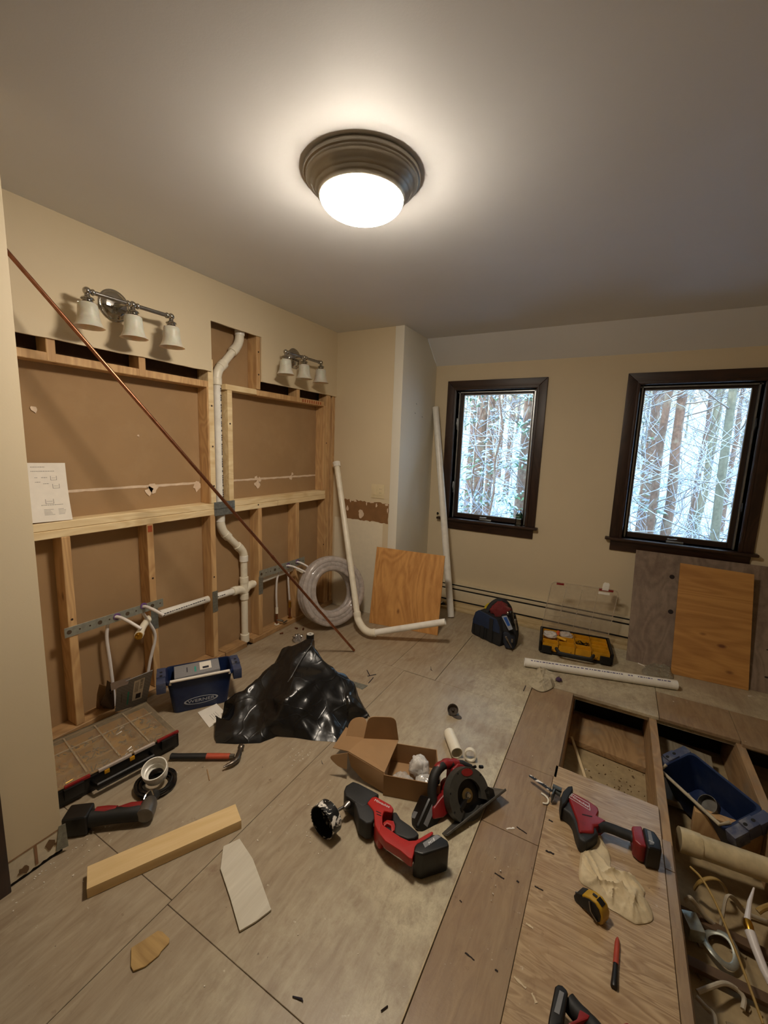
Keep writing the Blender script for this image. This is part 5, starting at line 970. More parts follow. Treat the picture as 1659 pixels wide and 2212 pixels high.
lie('trigger_guard', [(-0.6424,1.2424,0.08),(-0.6349,1.2623,0.08),(-0.6108,1.2712,0.08),(-0.5967,1.2560,0.08),(-0.5889,1.2375,0.08),(-0.5958,1.2242,0.08),(-0.6104,1.2476,0.08),(-0.6266,1.2472,0.08),(-0.6299,1.2311,0.08)], .03, .082, 'bright_red', t, .004)
lie('trigger', [(-0.6332,1.2452,0.07),(-0.6229,1.2562,0.07),(-0.6029,1.2495,0.07),(-0.6,1.2328,0.07),(-0.6175,1.2314,0.07)], .035, .07, 'black_plastic', t, .004)
lie('rear_grip', [(-0.6338,1.3066,0.08),(-0.6211,1.3143,0.08),(-0.5948,1.2955,0.08),(-0.5509,1.2885,0.08),(-0.5192,1.2798,0.08),(-0.5036,1.2711,0.08),(-0.5122,1.2481,0.08),(-0.5313,1.2320,0.08),(-0.5787,1.2255,0.08),(-0.592,1.2356,0.08),(-0.6004,1.2631,0.08),(-0.6159,1.2729,0.08)], .02, .080, 'black_rubber', t, .012, 3)
lie('battery', [(-0.4914,1.2011,0.105),(-0.4887,1.2111,0.105),(-0.4562,1.2719,0.105),(-0.4369,1.2880,0.105),(-0.3977,1.2811,0.105),(-0.3868,1.2665,0.105),(-0.3886,1.2570,0.105),(-0.4512,1.1846,0.105),(-0.4837,1.1770,0.105)], .002, .105, 'black_plastic', t, .008, 3)
lie('battery_label', [(-0.4704,1.2234,0.1058),(-0.4412,1.2801,0.1058),(-0.4228,1.2802,0.1058),(-0.4559,1.2113,0.1058)], .1045, .1058, plain('label_grey', '77797c', .5), t, 0)
text('M18', (-0.4449,1.2448,0.1062), cols(V((-0.443,1.2855,0.1)) - V((-0.468,1.2228,0.1)), V((-0.4683,1.2746,0.1)) - V((-0.4469,1.2504,0.1)), (0, 0, 1)), .017, MATS['white_ink'], t)
lie('vent_slots', [(-0.6874,1.2689,0.0884),(-0.6647,1.2701,0.0884),(-0.6648,1.2666,0.0884),(-0.6866,1.2653,0.0884)], .087, .0886, 'black_gap', t, 0); lie('vent_slots', [(-0.6793,1.2587,0.0884),(-0.6595,1.2609,0.0884),(-0.6594,1.2570,0.0884),(-0.6782,1.2554,0.0884)], .087, .0886, 'black_gap', t, 0)
pa, pb_ = V((-0.7153,1.3091,0.0885)), V((-0.6531,1.3102,0.0885))
text('Milwaukee', (pa + pb_) / 2, cols(pb_ - pa, V((-(pb_ - pa).y, (pb_ - pa).x, 0)), (0, 0, 1)), .016, MATS['white_ink'], t)
m = M(); p_ = V((-0.6794,1.2406,0.06)); m.ball(p_, .011, 8, (.6, .8, 1.1)); m.build('round_badge', plain('lamp_white', 'f4f2ee', .3), t, label='white round work-light lens')
m = M(); p0 = V((-0.8107,1.2724,0.058)); hc_ = V((-0.821,1.2369,0.058)); axh = (V(((hc_ - p0).x, (hc_ - p0).y, 0)).normalized() + V((0, -.6, 0))).normalized(); p0 = V((p0.x, p0.y, .058)); m.tube([p0 - axh * .02, p0 + axh * .02, p0 + axh * .035], [.017, .015, .009], 16); m.build('chuck', 'steel', t)
hcen = V((-0.8459,1.1637,0.062)); hback = hcen - axh * .022; m = M(); m.tube([p0, hback], .006, 10); m.build('arbor', 'steel', t)
fm = frame(hback, up.cross(axh), axh.cross(up.cross(axh))); fm = Matrix((up.cross(axh).normalized(), up, axh)).transposed().to_4x4(); fm.translation = hback
m = M(); m.lathe([(.006, 0), (.058, .0), (.061, .003), (.0615, .048), (.0590, .048), (.0575, .004), (.006, .003)], 48, fm, False)
n = NB('worn_saw'); f = n.noise(n.coord((1, 1, 1)), 26, 5, .6, 1.0); MATS['worn_saw'] = n.done(n.ramp(f, [(.56, hexc('131314')), (.58, hexc('e6e1d8'))]), .35)
m.build('hole_saw', 'worn_saw', t, smooth=40); m = M(); m.lathe([(.0578, .004), (.0582, .044), (.0576, .044), (.0570, .004)], 40, fm, False); m.build('saw_inside', 'black_plastic', t)
m = M()
for k in range(30):
    a = 2 * PI * k / 30; d_ = V((math.cos(a) * .0602, math.sin(a) * .0602, .048)); e_ = V((math.cos(a + .12) * .0602, math.sin(a + .12) * .0602, .048)); m.add([fm @ d_, fm @ e_, fm @ (e_ + V((0, 0, .004))), fm @ (d_ * 1.03 + V((0, 0, 0)))], [(0, 1, 2), (0, 2, 3)])
m.build('saw_teeth', 'steel', t, kind='stuff')
# ---- circular saw
t = thing('circular_saw', (-.42, 1.55, 0), 'red and grey cordless circular saw standing against the cardboard box', 'power tool')
q0 = V((-.428, 1.375, .018)); q1 = V((-.278, 1.68, .052)); su = (q1 - q0).normalized(); sh = V((su.y, -su.x, 0)).normalized(); ang = math.radians(33)
sn_ = (up - su * su.z).normalized(); ss = (sh * math.cos(ang) + sn_ * math.sin(ang)).normalized(); sn_ = ss.cross(su).normalized(); sn_ = sn_ if sn_.z > 0 else -sn_
S = lambda a, b, c_: q0 + su * a + ss * b + sn_ * c_      # along, sideways to the viewer, up from the shoe
SL = (q1 - q0).length
def sprism(name, pts, b0, b1, mat, bev=.003, seg=2, **k): m = M(); m.prism([S(a, b0, c_) for a, c_ in pts], ss * (b1 - b0)); return m.build(name, mat, t, bev, seg=seg, **k)
m = M(); m.prism([S(0, 0, 0), S(SL, 0, 0), S(SL, -.125, 0), S(SL - .03, -.14, 0), S(.02, -.14, 0), S(0, -.11, 0)], sn_ * .004); m.prism([S(0, 0, 0), S(SL, 0, 0), S(SL, -.003, 0), S(0, -.003, 0)], sn_ * .010); m.build('shoe_plate', plain('worn_steel', '6a6965', .4, .7, var=.25, scale=30), t, .001, seg=1)
gc = (.165, .064)
def disc(name, r0, r1, b0, b1, mat, a0=0, a1=360, n=48, c=gc):
    m = M(); out = [(c[0] + r1 * math.cos(math.radians(a0 + (a1 - a0) * k / n)), c[1] + r1 * math.sin(math.radians(a0 + (a1 - a0) * k / n))) for k in range(n + 1)]; inn = [(c[0] + r0 * math.cos(math.radians(a0 + (a1 - a0) * k / n)), c[1] + r0 * math.sin(math.radians(a0 + (a1 - a0) * k / n))) for k in range(n, -1, -1)]
    if r0 == 0: m.prism([S(a, b0, c_) for a, c_ in out[:-1]], ss * (b1 - b0))
    else:
        for k in range(n): m.hexa([S(out[k][0], b0, out[k][1]), S(out[k + 1][0], b0, out[k + 1][1]), S(out[k + 1][0], b1, out[k + 1][1]), S(out[k][0], b1, out[k][1]), S(inn[n - k][0], b0, inn[n - k][1]), S(inn[n - k - 1][0], b0, inn[n - k - 1][1]), S(inn[n - k - 1][0], b1, inn[n - k - 1][1]), S(inn[n - k][0], b1, inn[n - k][1])])
        bm = bmesh.new()
    return m.build(name, mat, t, 0, smooth=35)
plain('guard_grey', '45443f', .5, .3, var=.15, dirt='3a3937', dirt_amt=.4)
disc('upper_guard', .060, .102, -.052, -.012, 'guard_grey', -35, 215); disc('guard_back', 0, .100, -.056, -.050, 'guard_grey'); disc('blade', 0, .083, -.034, -.032, plain('blade_dark', '1c1b1b', .35, .6), n=40)
disc('lower_guard', .060, .088, -.045, -.020, 'guard_grey', 150, 300); disc('flange', .014, .026, -.032, -.026, plain('dull_brass', '7d6a42', .4, .7), n=24); disc('flange_inner', 0, .014, -.032, -.024, 'steel', n=18)
m = M(); m.lathe([(.012, 0), (.012, .008), (.008, .012), (.001, .013)], 6, frame(S(gc[0], -.024, gc[1]), su, sn_)); m.build('blade_bolt', 'chrome', t)
sprism('guard_lever', [(.10, .035), (.13, .045), (.15, .06), (.14, .065), (.10, .05)], -.02, -.008, 'black_plastic'); sprism('front_bracket', [(.235, .004), (.285, .004), (.29, .03), (.265, .055), (.24, .05)], -.045, -.012, 'black_plastic', .004)
m = M(); m.lathe([(.026, 0), (.026, .0015)], 20, frame(S(gc[0] + .028, -.0118, gc[1] + .078), su, sn_) @ Matrix.Rotation(-.4, 4, 'Z') @ Matrix.Diagonal(V((1.1, .55, 1, 1)))); m.build('red_badge', 'red_plastic', t)
for k, (a0) in enumerate((25, 60, 100, 150, 190)):
    a = math.radians(a0); m = M(); m.lathe([(.004, 0), (.004, .001)], 8, frame(S(gc[0] + .095 * math.cos(a), -.0122, gc[1] + .095 * math.sin(a)), su, sn_)); m.build('guard_screw', 'black_gap', t)
# motor, red housing, handle loop, battery
m = M(); m.tube([S(.145, -.055, .085), S(.145, -.075, .085), S(.145, -.13, .085), S(.145, -.14, .085)], [.050, .050, .046, .036], 26); m.build('motor_housing', 'red_plastic', t)
sprism('red_body', [(.0, .050), (.045, .035), (.11, .04), (.17, .09), (.19, .125), (.22, .14), (.225, .155), (.20, .172), (.165, .165), (.15, .14), (.12, .11), (.06, .10), (.015, .085)], -.115, -.062, 'red_plastic', .009, 3)
m = M(); m.tube(spline([S(.03, -.088, .07), S(.045, -.088, .125), S(.080, -.088, .172), S(.13, -.088, .190), S(.19, -.088, .172)], 5), [.019] * 8 + [.020] * 8 + [.017] * 5, 16, flat=1.1); m.build('rear_grip', 'black_rubber', t)
m = M(); m.tube(spline([S(.10, -.088, .188), S(.15, -.088, .190), S(.20, -.088, .168), S(.23, -.088, .135)], 5), [.017, .021, .021, .02] * 4, 14); m.build('top_handle', 'red_plastic', t)
m = M(); m.tube([S(.19, -.088, .176), S(.23, -.085, .152), S(.265, -.082, .122)], [.015, .017, .014], 14); m.build('front_grip', 'black_rubber', t)
sprism('trigger', [(.072, .135), (.088, .135), (.096, .152), (.082, .162)], -.096, -.080, 'black_plastic', .003)
m = M(); bo = cols(su * .96 + sn_ * -.26, ss, sn_ * .96 + su * .26); bo = cols(su, ss, sn_); m.obox(S(-.005, -.115, .055), (.125, .08, .085), cols(su * .8 + sn_ * .5, ss, sn_ * .8 - su * .5)); m.build('battery', 'black_plastic', t, .014, 3)
R_b = cols(su * .8 + sn_ * .5, ss, sn_ * .8 - su * .5); m = M(); m.obox(V(S(-.005, -.115, .055)) + R_b @ V((-.02, -.01, .0433)), (.025, .03, .001), R_b); m.build('battery_badge', 'label_grey', t)
m = M(); m.obox(V(S(-.005, -.115, .055)) + R_b @ V((.01, .0405, .01)), (.085, .001, .02), R_b); m.build('battery_label', 'label_grey', t)
m = M(); m.tube([S(.275, -.03, .125), S(.29, -.03, .118)], .007, 8); m.tube([S(.24, -.05, .135), S(.25, -.02, .138)], .006, 8); m.build('knob', 'black_plastic', t)
# ---- short pipe and coupling, saw plug
t = thing('pipe_offcut', (-.55, 1.86, 0), 'short cream plastic pipe offcut lying behind the circular saw', 'pipe'); m = M(); m.pipe((-0.6319,1.9302,0.029), (-0.5463,1.8099,0.029), .0285, .0255, 28); m.build('pipe', 'pvc', t)
t = thing('pipe_ring', (-.49, 1.84, 0), 'cream plastic coupling ring standing beside the pipe offcut', 'pipe fitting'); c_ = V((-0.4878,1.8381,0.027)); ax_ = V((.25, -.93, .2)).normalized(); m = M(); m.pipe(c_ - ax_ * .013, c_ + ax_ * .015, .0285, .0225, 30); m.pipe(c_ - ax_ * .003, c_ + ax_ * .003, .024, .020, 30); m.build('ring', 'pvc', t)
t = thing('hole_saw_plug', (-.668, 2.10, 0), 'dark round hole-saw plug of wood standing alone on the open floor', 'wood plug'); c_ = V((-0.685,2.1308,0.03)); ax_ = V((.35, -.85, .4)).normalized()
fm = Matrix((V((ax_.y, -ax_.x, 0)).normalized(), ax_.cross(V((ax_.y, -ax_.x, 0)).normalized()), ax_)).transposed().to_4x4(); fm.translation = c_
m = M(); m.lathe([(.001, -.012), (.026, -.012), (.0295, -.004), (.031, .012), (.027, .012), (.025, .0), (.001, -.002)], 30, fm, False); m.build('cup', plain('dark_cup', '4a4139', .6, var=.3, dirt='8d8273', dirt_amt=.5), t); m = M(); m.lathe([(.001, 0), (.009, 0), (.007, .010), (.001, .010)], 12, fm, False); m.build('centre_boss', 'dark_cup', t)
m = M(); m.lathe([(.001, 0), (.024, 0), (.026, .004), (.001, .004)], 20, Matrix.Translation(V((-0.6538,2.1182,0))) @ Matrix.Diagonal(V((1.1, .7, 1, 1)))); m.build('foot', 'dark_cup', t)
# ---- tool bag and pouch by the heater
t = thing('tool_bag', (-.76, 3.27, 0), 'black and navy tool bag with a red cloth on top by the baseboard heater', 'bag')
a0, a1, a2 = V((-.915, 3.215, 0)), V((-.668, 3.115, 0)), V((-.60, 3.33, 0)); uu = (a1 - a0).normalized(); vv = V((-uu.y, uu.x, 0)); bw, bd = (a1 - a0).length, .22
BG = lambda u, v_, z: a0 + uu * u + vv * v_ + up * z
fp = [(-.012, .02), (.0, .004), (bw, .0), (bw + .008, .03), (bw + .012, .11), (bw - .01, .16), (bw - .04, .205), (.055, .225), (.02, .20), (-.004, .12)]
m = M(); m.prism([BG(u, 0, z) for u, z in fp], vv * bd); m.build('body', plain('bag_black', '191a1d', .75, var=.2, bump=.3), t, .02, 4)
fq = [(.004, .10), (bw - .004, .105), (bw - .01, .155), (bw - .042, .208), (.055, .227), (.022, .20), (.0, .13)]
m = M(); m.prism([BG(u, -.004, z) for u, z in fq], vv * .008); m.build('navy_panel', plain('bag_navy', '1c2c4a', .55, var=.15, bump=.2), t, .006, 3)
for u in (.085, .165):
    m = M(); m.prism([BG(u, -.007, .01), BG(u + .035, -.007, .01), BG(u + .035, -.009, .20 if u > .1 else .11), BG(u, -.009, .20 if u > .1 else .11)], vv * .006); m.build('webbing_strap', 'bag_black', t, .002)
m = M()
for k in range(4): m.box(tuple(BG(.02 + .06 * k, -.008, .02)), tuple(BG(.02 + .06 * k, -.008, .02) + V((.003, .003, .08))))
m.build('pocket_seams', 'black_gap', t, kind='stuff')
m = M(); m.tube(spline([BG(.10, .03, .20), BG(.115, .06, .27), BG(.15, .10, .315), BG(.19, .14, .31), BG(.21, .19, .25), BG(.21, .21, .19)], 6), .012, 10, flat=1.5); m.build('carry_handle', 'bag_black', t)
t2 = crumple('red_cloth', BG(.185, .10, .17), (.075, .06, .070), 4, plain('red_cloth_m', '6e1f20', .85, var=.3, scale=12, dirt='6d6558', dirt_amt=.6, dscale=9), 'dark red and grey cloth bulging out of the tool bag', 'cloth')
t2 = thing('yellow_tool', BG(.08, .12, .2), 'yellow tool handle sticking out of the tool bag', 'tool'); m = M(); m.tube(spline([BG(.05, .08, .19), BG(.065, .09, .245), BG(.10, .09, .265), BG(.125, .09, .235), BG(.13, .09, .19)], 5), .012, 8, flat=1.3); m.build('handle', plain('yellow_grip', 'c9b02a', .5), t2)
t = thing('tool_pouch', (-.60, 3.15, 0), 'narrow black tool pouch stuffed with hand tools leaning on the tool bag', 'bag')
pc = V((-.598, 3.165, 0)); lean = V((-.04, .05, .235)); pu = V((.93, .25, .1)).normalized(); m = M(); m.loft([[pc + lean * f + (V((.93, .30, 0)) * math.cos(a) * wx + V((-.3, .93, 0)) * math.sin(a) * wy) + up * .003 for a in (2 * PI * k / 16 for k in range(16))] for f, wx, wy in ((0, .04, .03), (.12, .058, .042), (.4, .072, .05), (.62, .072, .05), (.8, .065, .045), (1.0, .055, .04))]); m.build('pouch_body', 'bag_black', t, 0, smooth=60)
m = M(); pf = pc + V((.0, -.052, .0)); m.loft([[pf + lean * f + V((.012, 0, 0)) + (V((.93, .30, 0)) * math.cos(a) * wx + V((-.3, .93, 0)) * math.sin(a) * .016) for a in (2 * PI * k / 12 for k in range(12))] for f, wx in ((.06, .035), (.2, .045), (.48, .045), (.52, .038))]); m.build('front_pocket', plain('pouch_navy', '161d2b', .7), t, 0, smooth=60)
m = M(); m.box(tuple(pf + V((.02, -.022, .07))), tuple(pf + V((.032, -.016, .10)))); m.build('buckle', 'steel', t)
t2 = thing('blue_case', (-0.6205,3.1000,0.1949), 'small blue blister case tucked in the side of the tool pouch', 'tool'); P4 = [V([(-0.6619,3.0850,0.2563),(-0.6253,3.0850,0.2708),(-0.5723,3.0850,0.1779),(-0.6002,3.0850,0.1593)][k]) for k in range(4)]; m = M(); m.prism(P4, (0, .012, 0)); m.build('case', plain('case_grey', '9aa4b5', .35), t2, .004); m = M(); c4 = sum(P4, V()) / 4; m.prism([c4.lerp(p, .62) + V((-.004, -.001, .012)) for p in P4], (0, .002, 0)); m.build('blue_label', plain('label_blue', '2556a8', .4), t2)
for i, (a, b, mt, r, lab) in enumerate((((1060,650), (1085,760), 'chrome', .004, 'chrome tool shaft standing at the back of the tool pouch'), ((1100,765), (1120,900), 'steel', .006, 'steel plier handle in the middle of the tool pouch'), ((1020,660), (1075,650), 'chrome', .008, 'chrome ratchet head on top of the tool pouch'), ((1110,985), (1115,1030), 'steel', .008, 'steel clip hanging on the front of the tool pouch'))):
    pass
for lab, pts, mt, r in (('chrome tool shaft standing at the back of the tool pouch', [(-0.6045,3.1700,0.2753),(-0.5821,3.1700,0.2018)], 'chrome', .005), ('steel plier handle in the middle of the tool pouch', [(-0.5671,3.1100,0.2415),(-0.5478,3.1100,0.1689)], 'steel', .007), ('chrome ratchet head on top of the tool pouch', [(-0.6315,3.1600,0.2666),(-0.5948,3.1600,0.2838)], 'chrome', .008), ('black pry bar handle beside the blue case', [(-0.611,3.1500,0.2776),(-0.5913,3.1500,0.201)], 'black_plastic', .010), ('thin silver putty-knife leaning at the near corner of the tool pouch', [(-0.6139,3.0750,0.1106),(-0.5684,3.0750,0.03902)], 'steel', .005)):
    p0_, p1_ = V(pts[0]), V(pts[1]); p1_.z = max(p1_.z, .008); t2 = thing('hand_tool', p1_, lab, 'tool', 'tools in the pouch'); m = M(); m.tube([p0_, p0_.lerp(p1_, .3), p0_.lerp(p1_, .32), p1_], [r * 1.5, r * 1.5, r, r], 10); m.build('shaft', mt, t2); m = M(); m.ball(p0_, r * 1.7, 6); m.build('end', mt, t2)
# ---- open parts organizer
t = thing('open_organizer', (-.14, 3.36, 0), 'open black parts organizer with yellow bins and a raised clear lid', 'tool box')
oa, obb = V((-.392, 3.185, 0)), V((.105, 3.25, 0)); ou = (obb - oa).normalized(); ov = V((-ou.y, ou.x, 0)); OL, OD, OH = (obb - oa).length, .315, .088
OP = lambda u, v_, z: oa + ou * u + ov * v_ + up * z
def obx(name, u0, v0, z0, u1, v1, z1, mat, par=None, bev=.003, lab=None):
    m = M(); m.obox(OP((u0 + u1) / 2, (v0 + v1) / 2, (z0 + z1) / 2), (u1 - u0, v1 - v0, z1 - z0), cols(ou, ov, up)); return m.build(name, mat, par or t, bev, **({'label': lab} if lab else {}))
obx('base_tray', .01, .01, .003, OL - .01, OD - .01, .018, 'black_plastic')
for q in ((0, OD - .014, OL, OD), (0, .022, .018, OD - .014), (OL - .018, .022, OL, OD - .014)): obx('tray_wall', q[0], q[1], .006, q[2], q[3], OH, 'black_plastic', bev=.006)
def obin(u0, v0, u1, v1, sd, fill):
    g_ = .002; m = M(); z0, z1 = .02, .078
    def bx(a, b, c_, d, e, f): m.obox(OP((a + d) / 2, (b + e) / 2, (c_ + f) / 2), (d - a, e - b, f - c_), cols(ou, ov, up))
    bx(u0 + g_, v0 + g_, z0, u1 - g_, v1 - g_, z0 + .002)
    for q in ((u0 + g_, v0 + g_, u1 - g_, v0 + g_ + .003), (u0 + g_, v1 - g_ - .003, u1 - g_, v1 - g_), (u0 + g_, v0 + g_, u0 + g_ + .003, v1 - g_), (u1 - g_ - .003, v0 + g_, u1 - g_, v1 - g_)): bx(q[0], q[1], z0, q[2], q[3], z1)
    o = m.build('bin', 'yellow_plastic', t)
    if fill:
        rr = random.Random(sd); m = M()
        for i in range(fill[1]):
            p = OP(rr.uniform(u0 + .014, u1 - .014), rr.uniform(v0 + .014, v1 - .014), .025 + rr.uniform(0, fill[2])); a = rr.uniform(0, PI); d = V((math.cos(a), math.sin(a), rr.uniform(-.5, .5))) * rr.uniform(.008, .018); m.tube([p - d, p + d], .0028, 5)
        m.build('loose_screws', fill[0], o, kind='stuff')
us = [.022, .135, .25, .36, OL - .022]
for i in range(4): obin(us[i], .024, us[i + 1], .10, i, ('ink', 20, .02) if i != 2 else None)
obin(us[0], .10, us[1], .19, 7, ('steel', 14, .03)); obin(us[1], .10, us[2], .19, 8, ('steel', 14, .04)); obin(us[2], .10, us[3], .21, 9, ('black_plastic', 90, .045)); obin(us[3], .10, us[4], .155, 10, ('ink', 24, .02)); obin(us[3], .155, us[4], .225, 13, None)
obin(us[0], .19, us[1], .30, 11, None); obin(us[1], .19, us[2], .30, 12, ('ink', 10, .02)); obin(us[2], .21, us[3], .30, 14, None); obin(us[3], .225, us[4], .30, 15, ('ink', 24, .03))
m = M(); m.tube(spline([OP(.12, .0, .06), OP(.135, -.035, .055), OP(.16, -.048, .05), OP(.33, -.048, .05), OP(.355, -.035, .055), OP(.37, .0, .06)], 5), .011, 10, flat=1.3); m.build('handle', 'dark_grey_rubber', t)
for u in (.055, OL - .055): obx('latch_seat', u - .035, -.012, .02, u + .035, .004, .07, 'black_plastic', bev=.004)
# raised lid
lb0, lb1 = OP(.01, OD + .004, .085), OP(OL - .01, OD + .004, .085); ltl, ltr = V([(-0.3969,3.6000,0.4516)][0]), V([(0.09855,3.6000,0.4549)][0]); lv = ((ltl - lb0) + (ltr - lb1)) / 2; LH = lv.length; lv = lv.normalized(); ln = ou.cross(lv).normalized(); Lw = (lb1 - lb0).length
LP = lambda u, v_, w_=0: lb0 + ou * u + lv * v_ + ln * w_
lidm = cloudy('clear_lid_m', 'b8a994', .16, .12); cloudy('clear_rim_m', 'c7b8a2', .42, .15)
m = M(); cr_ = [(.0, .0), (Lw, 0)] + [(Lw - .03 + .03 * math.cos(a), LH - .03 + .03 * math.sin(a)) for a in (PI / 2 * k / 5 for k in range(6))] + [(.03 - .03 * math.sin(a), LH - .03 + .03 * math.cos(a)) for a in (PI / 2 * k / 5 for k in range(6))]
m.prism([LP(u, v_) for u, v_ in cr_], ln * .003); lidp = m.build('clear_lid', lidm, t)
m = M(); m.tube([LP(u, v_, .004) for u, v_ in cr_], .0042, 8, closed=True); m.build('lid_rim', 'clear_rim_m', lidp)
m = M()
for u in (.115, .23, .345): m.tube([LP(u, .005, .003), LP(u, LH - .03, .003)], .0022, 6)
m.tube([LP(.01, .10, .003), LP(Lw - .01, .10, .003)], .0022, 6); m.build('lid_ribs', 'clear_rim_m', lidp)
m = M()
for u in (.115, .23, .345):
    for v_ in (.09, .15, .21): m.ball(LP(u, v_, -.003), .0038, 5)
m.build('rivets', plain('rivet_white', 'f0ece2', .3), lidp)
for (u, wd, mt) in ((.065, .055, 'red_plastic'), (Lw - .085, .10, 'red_plastic')):
    m = M(); m.prism([LP(u - wd / 2, LH - .018, -.002), LP(u + wd / 2, LH - .018, -.002), LP(u + wd / 2, LH + .002, -.002), LP(u - wd / 2, LH + .002, -.002)], ln * .008); m.build('lid_latch', mt, lidp, .002)
m = M(); m.prism([LP(Lw - .135, LH - .045, -.001), LP(Lw - .055, LH - .045, -.001), LP(Lw - .055, LH - .027, -.001), LP(Lw - .135, LH - .027, -.001)], ln * .006); m.build('white_tag', 'pvc_white', lidp, .001)
t3 = thing('white_clip', LP(Lw - .09, LH, 0), 'small white plastic clip perched on the top edge of the raised clear lid', 'clip'); m = M(); m.prism([LP(Lw - .115, LH - .012, -.012), LP(Lw - .070, LH - .012, -.012), LP(Lw - .070, LH + .038, -.012), LP(Lw - .078, LH + .050, -.012), LP(Lw - .107, LH + .050, -.012), LP(Lw - .115, LH + .038, -.012)], ln * .022); m.build('clip_body', 'pvc_white', t3, .003); m = M(); m.prism([LP(Lw - .113, LH + .026, -.0128), LP(Lw - .072, LH + .026, -.0128), LP(Lw - .072, LH + .031, -.0128), LP(Lw - .113, LH + .031, -.0128)], ln * .001); m.build('dark_line', 'ink', t3)
# loose bags in the bins
crumple('plastic_bag', OP(.075, .19, .06), (.055, .045, .022), 3, 'poly_bag', 'white plastic bag of parts in the left bins of the open organizer', 'bag'); crumple('plastic_bag', OP(.19, .24, .06), (.05, .04, .022), 6, 'poly_bag_thin', 'clear plastic bag of parts behind the orange nut in the open organizer', 'bag')
t3 = thing('yellow_tube', OP(.15, .15, .07), 'yellow plastic piece lying across the bins of the open organizer', 'part'); m = M(); m.tube([OP(.13, .16, .085), OP(.15, .14, .088), OP(.19, .12, .086)], [.014, .018, .012], 10, flat=.5); m.build('piece', plain('bright_yellow', 'd9a530', .45), t3)
t3 = thing('orange_nut', OP(.135, .24, .08), 'orange wire nut sitting between the bags in the open organizer', 'part'); m = M(); m.tube([OP(.13, .23, .075), OP(.135, .235, .105)], [.014, .009], 10); m.build('nut', plain('orange_nut_m', 'cf5a2a', .5), t3)
# ---- white pipe lying on the floor, rag, film
t = thing('floor_pipe', (.01, 3.0, 0), 'long white plastic pipe with printed line lying in front of the open organizer', 'pipe'); pa_ = V((-0.4429,2.9195,0.0305)); pb2 = V((0.468,3.1595,0.0305)); m = M(); m.pipe(pa_, pb2, .030, .026, 30); m.build('pipe', 'pvc_white', t)
d = (pb2 - pa_).normalized(); sdv = V((d.y, -d.x, 0)); m = M(); z = .04; rr = random.Random(9)
w_n = (up * .86 + sdv * .5).normalized()
while z < .90:
    L = rr.uniform(.005, .02); p = pa_ + d * z; q_ = d.cross(w_n); m.add([p + w_n * .0303 - q_ * .0035, p + w_n * .0303 + q_ * .0035, p + d * L + w_n * .0303 + q_ * .0035, p + d * L + w_n * .0303 - q_ * .0035], [(0, 1, 2, 3)]); z += L + rr.choice((.005, .005, .009, .03 if z > .6 else .008))
m.build('printed_line', plain('violet_ink', '55507a', .7), t, smooth=0, kind='stuff', label='line of small violet print')
def cloth(name, outline, seed, hgt, mat, lab, cat, K=14, amp=.022, fr=14, zb=.0):
    t_ = thing(name, sum((V(p) for p in outline), V()) / len(outline), lab, cat)
    rr = random.Random(seed * 7 + 1); O_ = [V(p) for p in outline]; cx0, cx1, cy0, cy1 = min(p.x for p in O_), max(p.x for p in O_), min(p.y for p in O_), max(p.y for p in O_); size = max(cx1 - cx0, cy1 - cy0); folds = []
    for k in range(int(K * 2.2)):
        a = rr.uniform(0, 2 * PI); c = V((rr.uniform(cx0, cx1), rr.uniform(cy0, cy1))); h_ = V((math.cos(a), math.sin(a))) * size * rr.uniform(.12, .38); folds.append((c - h_, c + h_, amp * rr.uniform(.25, 1.0), rr.uniform(.005, .013), rr.uniform(-.25, .25)))
    def zf(x, y, d):
        if d < 0: return zb + .0005
        e = min(1, d / .022); e2 = min(1, d / .007); q = V((x, y)); h = .003 + hgt * .45 * e * (1 + .6 * noise.noise(V((x * 7, y * 7, seed))))
        w_ = V((noise.noise(V((x * 14, y * 14, seed))), noise.noise(V((x * 14, y * 14, seed + 5))))) * .012; q = q + w_
        for (a, b, A_, w, cv) in folds:
            ab = b - a; L2 = ab.length_squared; t = (q - a).dot(ab) / L2
            if -.1 < t < 1.1:
                off = (q - a).cross(ab) / ab.length - cv * .12 * t * (1 - t); s_ = off / w; h += A_ * (math.exp(-abs(s_)) if s_ > 0 else math.exp(-abs(s_) * 3.2)) * max(0, 1 - abs(2 * t - 1) ** 3) * (.4 * e2 + .6 * e) * .55
        return zb + min(h, hgt + amp * 1.25)
    m = drape(outline, zf, .0042 if (V(outline[0]) - V(outline[len(outline) // 2])).length < .35 else .007); m.build('cloth', mat, t_, smooth=60); return t_
plain('rag_cloth', 'b3a88f', .9, var=.08, scale=50, dirt='6f665a', dirt_amt=.5, dscale=10); plain('canvas_cloth', 'd2c19e', .9, var=.06, scale=60, dirt='8d7653', dirt_amt=.35, dscale=9)
cloth('dirty_rag', [(-0.358,2.9238,0),(-0.3434,2.9457,0),(-0.3164,2.9385,0),(-0.2626,2.9368,0),(-0.2092,2.9297,0),(-0.2214,2.8303,0),(-0.2342,2.8166,0),(-0.2216,2.7756,0),(-0.2332,2.7205,0),(-0.2707,2.6554,0),(-0.3092,2.6461,0),(-0.3569,2.6728,0),(-0.3779,2.7077,0),(-0.3469,2.7832,0)], 3, .03, 'rag_cloth', 'crumpled grey rag lying in front of the left end of the floor pipe', 'cloth', amp=.03, fr=16)
c_ = V((-0.2066,2.8381,0.012)); t = crumple('purple_scrap', (c_.x, c_.y, 0), (.018, .018, .014), 2, plain('purple_cloth', '4a3352', .8), 'tiny purple scrap touching the grey rag', 'scrap')
